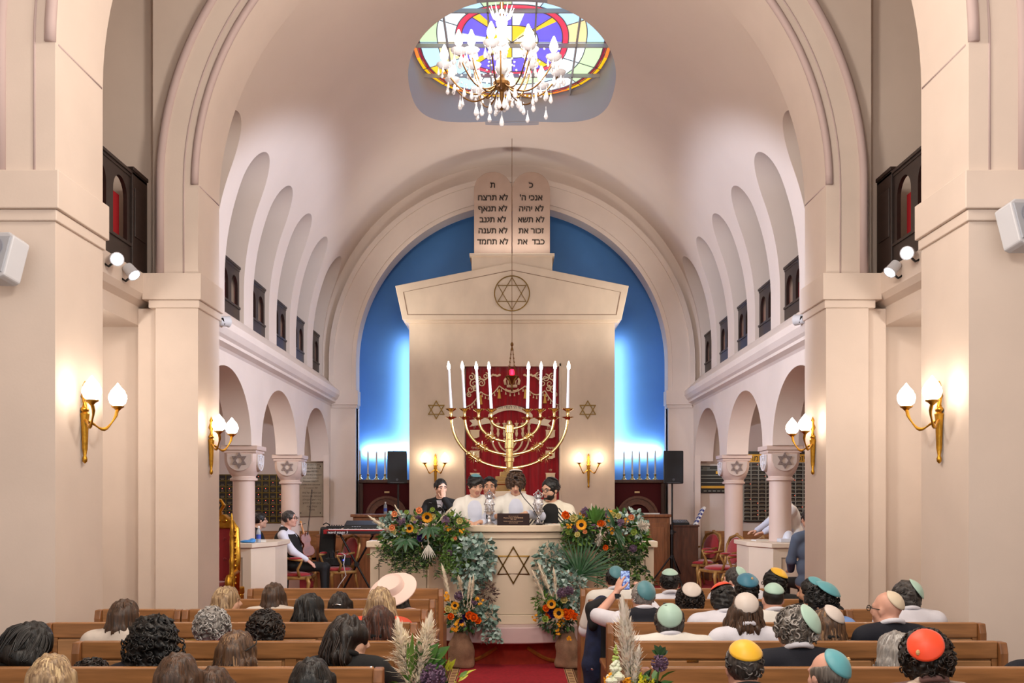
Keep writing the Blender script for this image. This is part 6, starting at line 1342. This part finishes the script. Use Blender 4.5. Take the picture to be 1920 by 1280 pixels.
aud(7, 585, 1226, 'person with long black hair at the bottom centre', hair=('long', 'black'), shirt='black', group=G1)
aud(6, 657, 1149, 'person with long dark hair in profile, black top, near the left pampas', hair=('wavy', 'darkbrown'), yaw=-1.35, pitch=-.15, shirt='black', group=G1, hv=1.12, face=True, arms={1: {'w': V3(.30, .40, .78), 'd': V3(-.3, 1, .1), 'curl': .6}})
aud(4, 713, 1096, 'person with long straight blonde hair behind the pink hat', hair=('long', 'blonde'), shirt='orange', group=G1)
aud(5, 711, 1130, 'person with long auburn hair in front of the blonde one', hair=('wavy', 'redbrown'), shirt='black', group=G1)
HT = aud(3, 741, 1086, 'person wearing a wide pale pink brimmed hat', hair=('long', 'darkbrown'), yaw=-.3, shirt='pink', group=G1)
m = MB(); H = HT[1]['H']; R = Matrix.Rotation(-.30, 3, 'Y') @ Matrix.Rotation(.62, 3, 'X'); c = H(-.01, -.045, .075)
m.lathe([(.10, .0), (.19, -.012), (.20, -.02), (.20, -.012), (.19, -.004), (.108, .012), (.104, .065), (.098, .075), (.085, .068), (.075, .066), (.002, .064)], 36, c, R); m.build('hat', mat('pale_pink_felt', (.92, .82, .78), .8), HT[0], .5)
aud(2, 1154, 1060, 'youth with teal kippah and white tallit in the second row by the aisle', hair=('short', 'black'), kip='teal', tallit='tallit', yaw=-.15, pitch=-.15, group=G2, kdir=(.25, -.75, .55), skin=1)
RM = aud(4, 1205, 1086, 'man with teal kippah and navy vest raising a phone', hair=('short', 'silver'), kip='teal', shirt='white', vest='navy', yaw=.1, group=G2, kdir=(.2, -.85, .5), kr=.86, skin=2, h=.009,
   arms={-1: {'w': V3(-.155, .36, 1.145), 'hint': V3(-.9, -.3, -.7), 'd': V3(.30, .25, .95), 'n': V3(.8, .5, 0), 't': V3(.5, -.5, .5), 'curl': .30, 'sleeve': .0}, 1: {'w': V3(.07, .38, 1.10), 'hint': V3(.6, -.2, -.9), 'd': V3(-.35, .15, .9), 'n': V3(-.6, .6, 0), 't': V3(-.5, -.5, .3), 'curl': .5, 'sleeve': .7}})
m = MB(); m.tube([Vector(RM[0].location)+Vector((-.155+.030*math.cos(a), .352+.030*math.sin(a), 1.125)) for a in [2*PI*i/18 for i in range(18)]], .010, 8, closed=True); m.cbox(Vector(RM[0].location)+Vector((-.155, .315, 1.125)), (.036, .012, .036)); m.v = [(p[0]-RM[0].location[0], p[1]-RM[0].location[1], p[2]) for p in m.v]; m.build('wristwatch', blackm, RM[0])
pp = P(1172, 1087, 7.49); k = thing('phone', 'smartphone held up showing the scene on its blue-lit screen', 'phone', pp); m = MB(); m.box(-.036, .036, -.004, .004, -.073, .073); m.build('case', blackm, k, bevel=.003)
sm = bpy.data.materials.new('phone_screen'); sm.use_nodes = True; N = sm.node_tree.nodes; b = N['Principled BSDF']; tc = N.new('ShaderNodeTexCoord'); nz_ = N.new('ShaderNodeTexNoise'); nz_.inputs['Scale'].default_value = 55; rp = N.new('ShaderNodeValToRGB'); rp.color_ramp.elements[0].color = (.02, .05, .35, 1); rp.color_ramp.elements[1].color = (.55, .70, 1, 1); rp.color_ramp.elements[0].position = .4; rp.color_ramp.elements[1].position = .62
sm.node_tree.links.new(tc.outputs['Object'], nz_.inputs[0]); sm.node_tree.links.new(nz_.outputs['Fac'], rp.inputs[0]); sm.node_tree.links.new(rp.outputs[0], b.inputs['Emission Color']); b.inputs['Emission Strength'].default_value = .9; b.inputs['Base Color'].default_value = (.02, .02, .03, 1)
m = MB(); m.box(-.033, .033, -.0055, -.004, -.069, .069); m.build('screen', sm, k)
aud(2, 1255, 1065, 'child with mint kippah and white shirt in the second right row', hair=('short', 'black'), kip='mint', shirt='white', group=G2, hs=.95, sw=.85, kdir=(0, -.35, 1), pitch=-.05, skin=1)
aud(5, 1254, 1128, 'man with mint kippah, grey hair and cream tallit, fifth row', hair=('bushy', 'salt'), kip='mint', tallit='tallit', group=G2, kdir=(-.1, -.85, .5), kr=.84, sw=1.15, hs=.86)
aud(3, 1293, 1092, 'person with white kippah on curly dark hair', hair=('curly', 'darkbrown'), kip='white', shirt='white', group=G2, kdir=(0, -.7, .7), kr=.60, hv=.8, hs=.92)
aud(4, 1357, 1097, 'person with orange kippah bowing under a wide white tallit', hair=('bushy', 'black'), kip='orange', tallit='white', group=G2, pitch=-.45, kdir=(-.2, -.1, 1), hv=.9, sw=1.1, lean=.10)
aud(2, 1376, 1060, 'man with mint kippah and dark hair turned left in the second row', hair=('short', 'salt'), kip='mint', tallit='white', yaw=.9, group=G2, kdir=(0, -.8, .55), skin=2)
aud(3, 1399, 1074, 'person with blue-teal kippah bearing a small emblem, black hair', hair=('bushy', 'black'), kip='tealblue', shirt='navy', group=G2, kdir=(0, -.5, .8), kr=.9, emblem=(.4, -.6, (.8, .65, .45)), hv=.9)
aud(2, 1451, 1064, 'person with yellow kippah, black hair, glasses and black jacket', hair=('bushy', 'black'), kip='yellow', shirt='black', yaw=.45, glasses=True, group=G2, kdir=(.2, -.45, .85), hv=.9)
aud(5, 1396, 1108, 'person with white kippah on long wavy brown hair, white shirt', hair=('wavy', 'brown'), kip='white', shirt='white', group=G2, kdir=(-.05, -.75, .62), kr=.80, hv=1.05, hs=.88)
aud(4, 1449, 1091, 'man with mint kippah, shaved head and cream tallit', hair=('shaved', 'darkbrown'), kip='mint', tallit='tallit', group=G2, kdir=(0, -.4, .9), kr=.95, skin=2)
aud(6, 1488, 1132, 'person with mint kippah, thick grey hair and navy jacket', hair=('curly', 'grey'), kip='mint', shirt='navy', yaw=.45, glasses=True, group=G2, kdir=(.35, -.75, .5), kr=.72, hv=.8, sw=1.1, hs=.9)
aud(7, 1394, 1197, 'man with yellow kippah and short dark grey hair at the bottom', hair=('short', 'salt'), kip='yellow', shirt='black', group=G2, kdir=(0, -.45, .9), kr=.90, skin=2)
aud(3, 1519, 1080, 'bearded man with teal kippah facing left, third row', hair=('short', 'black'), kip='aqua', shirt='black', yaw=1.0, beard='black', group=G2, kdir=(-.1, -.5, .85), skin=1)
aud(4, 1534, 1094, 'person with aqua kippah, black curls and light blue shirt facing left', hair=('curly', 'black'), kip='aqua', shirt='blue', yaw=1.25, group=G2, kdir=(-.1, -.5, .8), hv=.6, face=True)
aud(5, 1547, 1132, 'person with white kippah, long light brown hair and black top', hair=('long', 'lightbrown'), kip='white', shirt='black', yaw=.4, group=G2, kdir=(.2, -.65, .7), kr=.76, hs=.9)
aud(5, 1662, 1106, 'bald man with cream kippah, glasses and dark suit', hs=.93, hair=('none', 'grey'), kip='cream', shirt='navy', yaw=.65, glasses=True, group=G2, kdir=(.1, -.75, .62), kr=.92, skin=2)
aud(4, 1696, 1085, 'man with mint kippah, dark grey hair and white tallit near the right pier', hair=('bushy', 'salt'), kip='mint', tallit='white', yaw=.45, group=G2, kdir=(.5, -.65, .55), hv=.8)
aud(6, 1676, 1177, 'person with white hair and black top beside the orange kippah', hair=('crop', 'silver'), shirt='black', yaw=.5, group=G2)
aud(7, 1733, 1172, 'person with bright orange kippah on curly dark hair, patterned shirt', hair=('curly', 'darkbrown'), kip='orange', shirt='pattern', group=G2, kdir=(-.35, -.75, .55), kr=.62, hv=1.0, emblem=(-.8, -.3, (.55, .45, .5)))
aud(7, 1551, 1215, 'balding man with teal kippah at the bottom', hair=('fringe', 'grey'), kip='aqua', shirt='black', yaw=.35, group=G2, kdir=(.25, -.7, .65), kr=.92, emblem=(.8, .3, (.8, .7, .4)), skin=2)
aud(6, 1955, 1160, 'person in a navy jacket at the right edge of the picture', hair=('short', 'salt'), shirt='navy', group=G2)
# ------------------------------------------------------------------ people on the bimah (facing the pews: rz = pi)
def bim(px, yt, Y, floor, label, **kw):
    p = P(px, yt, Y); return person(label, (p.x, Y, floor), PI, p.z-floor-.012, **kw)
def pl(T, px, py, Y):    # world point to the local frame of a figure turned by pi
    p = P(px, py, Y)-T; return V3(-p.x, -p.y, p.z)
FB = .50; Y2 = 11.78
o = Vector((P(893, 888, Y2).x, Y2, FB))
B2 = bim(892, 889, Y2, FB, 'boy with teal kippah and white tallit, leftmost standing at the pulpit', hair=('short', 'black'), kip='teal', tallit='tallit', shirt='bluewhite', yaw=.35, pitch=-.30, hs=.97, seated=False, h=.008, skin=0, bangs=True, kdir=(0, .0, 1), kr=.62, hv=1.5, body_h=.86,
   arms={1: {'w': pl(o, 874, 976, 11.38), 'hint': V3(.9, -.3, -.4), 'd': V3(-.6, .8, -.15), 'n': V3(0, 0, -1), 't': V3(-.5, .5, 0), 'curl': .35, 'sleeve': .55}, -1: {'w': pl(o, 902, 978, 11.42), 'hint': V3(-.6, -.3, -.7), 'd': V3(.5, .7, -.1), 'curl': .5, 'sleeve': .8}})
lea = mat('black_leather', (.02, .02, .022), .3)
el, wr = ik(B2[1]['shl'][1], pl(o, 874, 976, 11.38), .285, .255, V3(.9, -.3, -.4)); m = MB()
d = (wr-el)/np.linalg.norm(wr-el); u = np.cross(d, V3(0, 0, 1)); u /= np.linalg.norm(u); w_ = np.cross(d, u)
m.tube([tuple(el+(wr-el)*(.28+.7*t/90)+(u*math.cos(2*PI*7*t/90)+w_*math.sin(2*PI*7*t/90))*(.041-.012*t/90)) for t in range(91)], .006, 5)
c = el+(B2[1]['shl'][1]-el)*.12; m.X = Matrix.Translation(c); m.box(-.035, .035, .02, .075, -.035, .035); m.X = None; m.tube([tuple(c+V3(.062*math.cos(a), .062*math.sin(a), .0)) for a in [2*PI*i/16 for i in range(16)]], .014, 6, closed=True); m.build('arm_tefillin', lea, B2[0])
B3 = bim(918, 892, 12.2, FB, 'dark-haired man with head tefillin standing between the two boys', hair=('short', 'black'), tallit='tallit', shirt='bluewhite', seated=False, h=.008, skin=1, tefillin=True, beard=None, hv=1.0, body_h=.9, arms={})
o4 = Vector((P(967, 886, Y2).x, Y2, FB))
B4 = bim(967, 886, Y2, FB, 'curly-haired boy in white tallit reading down at the pulpit', hair=('curly', 'brown'), kip='white', tallit='tallit', shirt='bluewhite', pitch=-.42, hs=.97, seated=False, h=.008, tefillin=True, kdir=(0, -.5, .8), kr=.62, body_h=.86, hv=.85,
   arms={1: {'w': pl(o4, 941, 966, 11.45), 'hint': V3(.9, -.3, -.4), 'd': V3(-.2, .8, -.3), 'curl': .4, 'sleeve': .5}, -1: {'w': pl(o4, 985, 962, 11.40), 'hint': V3(-.9, -.3, -.4), 'd': V3(.5, .7, -.1), 't': V3(.2, .5, .6), 'curl': .7, 'sleeve': .8}})
el, wr = ik(B4[1]['shl'][1], pl(o4, 941, 966, 11.45), .285, .255, V3(.9, -.3, -.4)); m = MB(); c = el+(wr-el)*.15; m.X = Matrix.Translation(c); m.box(-.035, .035, .0, .06, -.045, .05); m.X = None; m.build('arm_tefillin', lea, B4[0])
o5 = Vector((P(1031, 894, 11.8).x, 11.8, FB)); stp = mat('striped_wool', (.86, .83, .76), .85)
N = stp.node_tree.nodes; L = stp.node_tree.links; tc = N.new('ShaderNodeTexCoord'); mp = N.new('ShaderNodeMapping'); mp.inputs['Rotation'].default_value = (0, .75, 0); sp = N.new('ShaderNodeSeparateXYZ'); L.new(tc.outputs['Object'], sp.inputs[0])
ab = N.new('ShaderNodeMath'); ab.operation = 'ABSOLUTE'; L.new(sp.outputs[0], ab.inputs[0]); ad = N.new('ShaderNodeMath'); ad.operation = 'MULTIPLY_ADD'; ad.inputs[1].default_value = 1.3; L.new(ab.outputs[0], ad.inputs[0]); L.new(sp.outputs[2], ad.inputs[2])
ml = N.new('ShaderNodeMath'); ml.operation = 'MULTIPLY'; ml.inputs[1].default_value = 120; L.new(ad.outputs[0], ml.inputs[0]); sn = N.new('ShaderNodeMath'); sn.operation = 'SINE'; L.new(ml.outputs[0], sn.inputs[0]); gt = N.new('ShaderNodeMath'); gt.operation = 'GREATER_THAN'; gt.inputs[1].default_value = .1; L.new(sn.outputs[0], gt.inputs[0])
gy = N.new('ShaderNodeMath'); gy.operation = 'GREATER_THAN'; gy.inputs[1].default_value = .085; L.new(sp.outputs[1], gy.inputs[0]); gz = N.new('ShaderNodeMath'); gz.operation = 'MULTIPLY'; L.new(gt.outputs[0], gz.inputs[0]); L.new(gy.outputs[0], gz.inputs[1])
mx = N.new('ShaderNodeMix'); mx.data_type = 'RGBA'; mx.inputs['A'].default_value = (*lin((.86, .83, .76)), 1); mx.inputs['B'].default_value = (.02, .02, .022, 1); L.new(gz.outputs[0], mx.inputs['Factor']); L.new(mx.outputs['Result'], N['Principled BSDF'].inputs['Base Color'])
B5 = bim(1031, 895, 11.8, FB, 'bearded man with glasses and striped tallit at the right of the pulpit', hair=('short', 'black'), tallit=stp, shirt='black', yaw=-.75, pitch=-.18, hs=1.06, seated=False, h=.008, glasses=True, beard='darkbrown', kip='black', kdir=(0, -.5, .8), kr=.7, hv=1.2, sw=1.1, body_h=.9, side=-.0,
   arms={1: {'w': pl(o5, 1030, 985, 11.45), 'hint': V3(.7, -.3, -.6), 'curl': .5}, -1: {'w': pl(o5, 1052, 990, 11.5), 'hint': V3(-.9, -.3, -.5), 'curl': .5}})
o1 = Vector((P(827, 896, 14.6).x, 14.6, .72))
B1 = bim(827, 896, 14.6, .72, 'dark-haired man in black suit resting his face on one hand', hair=('short', 'black'), shirt='black', yaw=.45, pitch=-.12, hs=1.02, h=.008, skin=0, sw=1.08, seat=.58, beard=None, hv=.9, arms={-1: {'w': pl(o1, 832, 935, 14.42), 'hint': V3(-.7, .3, -.9), 'd': V3(.10, -.12, 1), 'n': V3(.1, -1, .1), 't': V3(1, 0, .2), 'curl': .35}, 1: {'w': pl(o1, 812, 975, 14.35), 'hint': V3(.9, -.2, -.5), 'curl': .5}})
m = MB(); nb = B1[1]['nb']; m.prism([(nb[0]-.05, nb[2]-.02), (nb[0]+.05, nb[2]-.02), (nb[0], nb[2]-.30)], 'y', nb[1]+.11, nb[1]+.125); m.build('shirt_front', CL['white'], B1[0])
t = thing('stool', 'dark wooden stool under the man in the black suit', 'stool', (o1.x, 14.58, .72)); m = MB(); m.lathe([(.19, .44), (.2, .47), (.19, .50)], 24); m.build('seat', nichew, t); [MB().tube([(.13*a, .13*b, .45), (.17*a, .17*b, 0)], .018, 8).build('leg', nichew, t) for a in (-1, 1) for b in (-1, 1)]
# violinist, facing +X
vl = Vector((-3.30, 15.25, .27)); R2 = lambda v: V3(-v[1], v[0], v[2])   # world offset to local for rz=-pi/2
def wl(px, py, Y): p = P(px, py, Y)-vl; return V3(-p.y, p.x, p.z)
VI = person('violinist in black vest and glasses seated on a red armchair', vl, -PI/2, 1.40, yaw=-.10, pitch=.05, hs=1.0, hair=('short', 'salt'), shirt='white', vest='black', glasses=True, h=.009, skin=2, seat=.47, lean=-.10, sw=1.25, fl=.02,
   arms={1: {'w': wl(576, 1050, 15.05), 'hint': V3(.5, -.8, -.5), 'd': V3(-.1, .8, -.6), 'n': V3(-.3, -.6, -.7), 'curl': .3, 'sleeve': .9}, -1: {'w': wl(566, 1008, 15.35), 'hint': V3(-.5, -.6, -.8), 'd': V3(.05, .6, .7), 'n': V3(.6, .5, -.3), 'curl': .8, 'sleeve': .85}})
vn = mat('violin_varnish', (.46, .18, .03), .4, var=.25, vs=12, coat=.1); vd = mat('violin_light', (.78, .52, .25), .35)
p0, p1 = P(580, 1042, 15.26), P(566, 981, 15.26); ax = (p1-p0); k = thing('violin', 'brown violin held upright on the violinist\'s lap', 'violin', p0); Rv = ax.normalized().to_track_quat('Z', 'Y').to_matrix() @ Matrix.Rotation(-.9, 3, 'Z'); X4 = Rv.to_4x4()
ol = [(.0, 0), (.06, .005), (.095, .04), (.103, .09), (.085, .135), (.058, .16), (.056, .20), (.075, .225), (.085, .26), (.078, .31), (.05, .345), (.0, .355)]
pol = [(x, z) for x, z in ol]+[(-x, z) for x, z in ol[-2:0:-1]]
m = MB(); m.X = X4; m.prism(pol, 'y', -.022, .022); m.build('body', vn, k, bevel=.006)
m = MB(); m.X = X4; m.box(-.013, .013, -.035, -.012, .33, .49); m.lathe([(.013, -.013), (.02, -.006), (.02, .006), (.013, .013)], 12, (0, -.03, .535), Matrix.Rotation(PI/2, 3, 'Y')); m.box(-.01, .01, -.035, -.015, .48, .54); m.build('neck', vd, k)
m = MB(); m.X = X4; m.box(-.018, .018, -.045, -.03, .12, .40); m.box(-.02, .02, -.045, -.024, .02, .11); [m.tube([(-.06 if s < 0 else .06, -.0, .50), (s*.01, -.02, .50)], .005, 5) for s in (-1, 1)]; m.build('fingerboard', blackm, k); m = MB(); m.X = X4; [m.tube([(x, -.05, .1), (x*.6, -.046, .50)], .0012, 3) for x in (-.012, -.004, .004, .012)]; m.box(-.022, .022, -.05, -.022, .165, .17); m.build('strings', silver, k)
b0, b1 = P(576, 1003, 15.22), P(584, 918, 15.2); k = thing('violin_bow', 'thin dark violin bow pointing up from the violinist\'s hand', 'bow', b0); q = b1-b0; m = MB(); m.tube([(0, 0, 0), q*.5+Vector((.006, 0, 0)), q], [.006, .005, .004], 6); m.build('stick', mat('dark_pernambuco', (.10, .05, .035), .4), k); m = MB(); m.tube([(.018, 0, .03), q+Vector((.012, 0, -.02))], .003, 4); m.ell(q+Vector((.006, 0, -.01)), (.012, .006, .02)); m.ell((.012, 0, .03), (.012, .008, .02)); m.build('hair_and_frog', mat('bow_hair', (.25, .2, .17), .6), k)
person('person with glasses half hidden behind the nearer left column', (-4.06, 15.9, .27), -PI/2+.5, HC-.27+(935-958)*15.9/F-.02, hair=('short', 'darkbrown'), shirt='black', glasses=True, yaw=-.1, hs=1.0, skin=0)
person('person draped in a pale tallit leaning on the right stone desk', (4.30, 15.25, .27), PI/2+.15, 1.76, hair=('short', 'darkbrown'), tallit='tallit', shirt='bluewhite', seated=False, lean=.16, pitch=-.3, kip='mint', yaw=.1, h=.01, body_h=.92, arms={-1: {'w': V3(-.15, .55, 1.06), 'hint': V3(-.6, -.2, -.6), 'd': V3(.1, 1, -.1), 'curl': .5}, 1: {'w': V3(.12, .58, 1.06), 'hint': V3(.6, -.2, -.6), 'd': V3(-.1, 1, -.1), 'curl': .5}})
person('person in a grey-blue suit half hidden by the far right pier', (3.70, 12.35, .27), .2, 1.46, hair=('short', 'darkbrown'), shirt='greyblue', sw=1.1, skin=1)
# jacket hung on the third right pew end
t = thing('denim_jacket', 'dark blue denim jacket hanging over the right aisle pew end', 'jacket', (.655, 7.60, 0)); den = mat('dark_denim', (.09, .13, .25), .9, var=.3, vs=20, bump=.3, bs=300); den2 = mat('navy_lining', (.03, .035, .06), .8)
sd = SD(); sd.c((-.02, -.03, 1.03), (.03, .03, 1.05), .06, .06); sd.c((-.03, -.06, .98), (-.06, -.09, .60), .052, .062); sd.c((.0, -.07, .95), (-.01, -.09, .52), .055, .06); sd.c((-.06, -.09, .60), (-.07, -.09, .42), .062, .045); sd.build('body', den, t, .010, .04, (.012, 34, 8, .4))
sd = SD(); sd.c((.03, -.08, .98), (.035, -.115, .60), .055, .045); sd.c((.035, -.115, .60), (.02, -.12, .38), .045, .04); sd.build('sleeve', den2, t, .010, .03, (.008, 40, 9, .5)); sd = SD(); sd.c((-.045, -.07, 1.02), (.04, -.06, 1.06), .055, .05); sd.c((-.05, -.08, 1.0), (-.045, -.12, .90), .05, .04); sd.build('collar', den2, t, .010, .02, (.008, 50, 5))
m = MB(); m.box(-.10, -.01, -.155, -.140, .565, .60); m.build('cuff_tab', den, t); m = MB(); m.lathe([(.012, 0), (.012, .006), (.004, .008)], 12, (-.055, -.156, .582), Matrix.Rotation(PI/2, 3, 'X')); m.build('button', silver, t)
t = thing('tablet_device', 'black phone lying on the right pew ledge beside the suited man', 'phone', (2.03, 6.80, 1.0)); m = MB(); m.box(-.04, .04, .0, .05, .0, .012); m.build('body', blackm, t, bevel=.003)
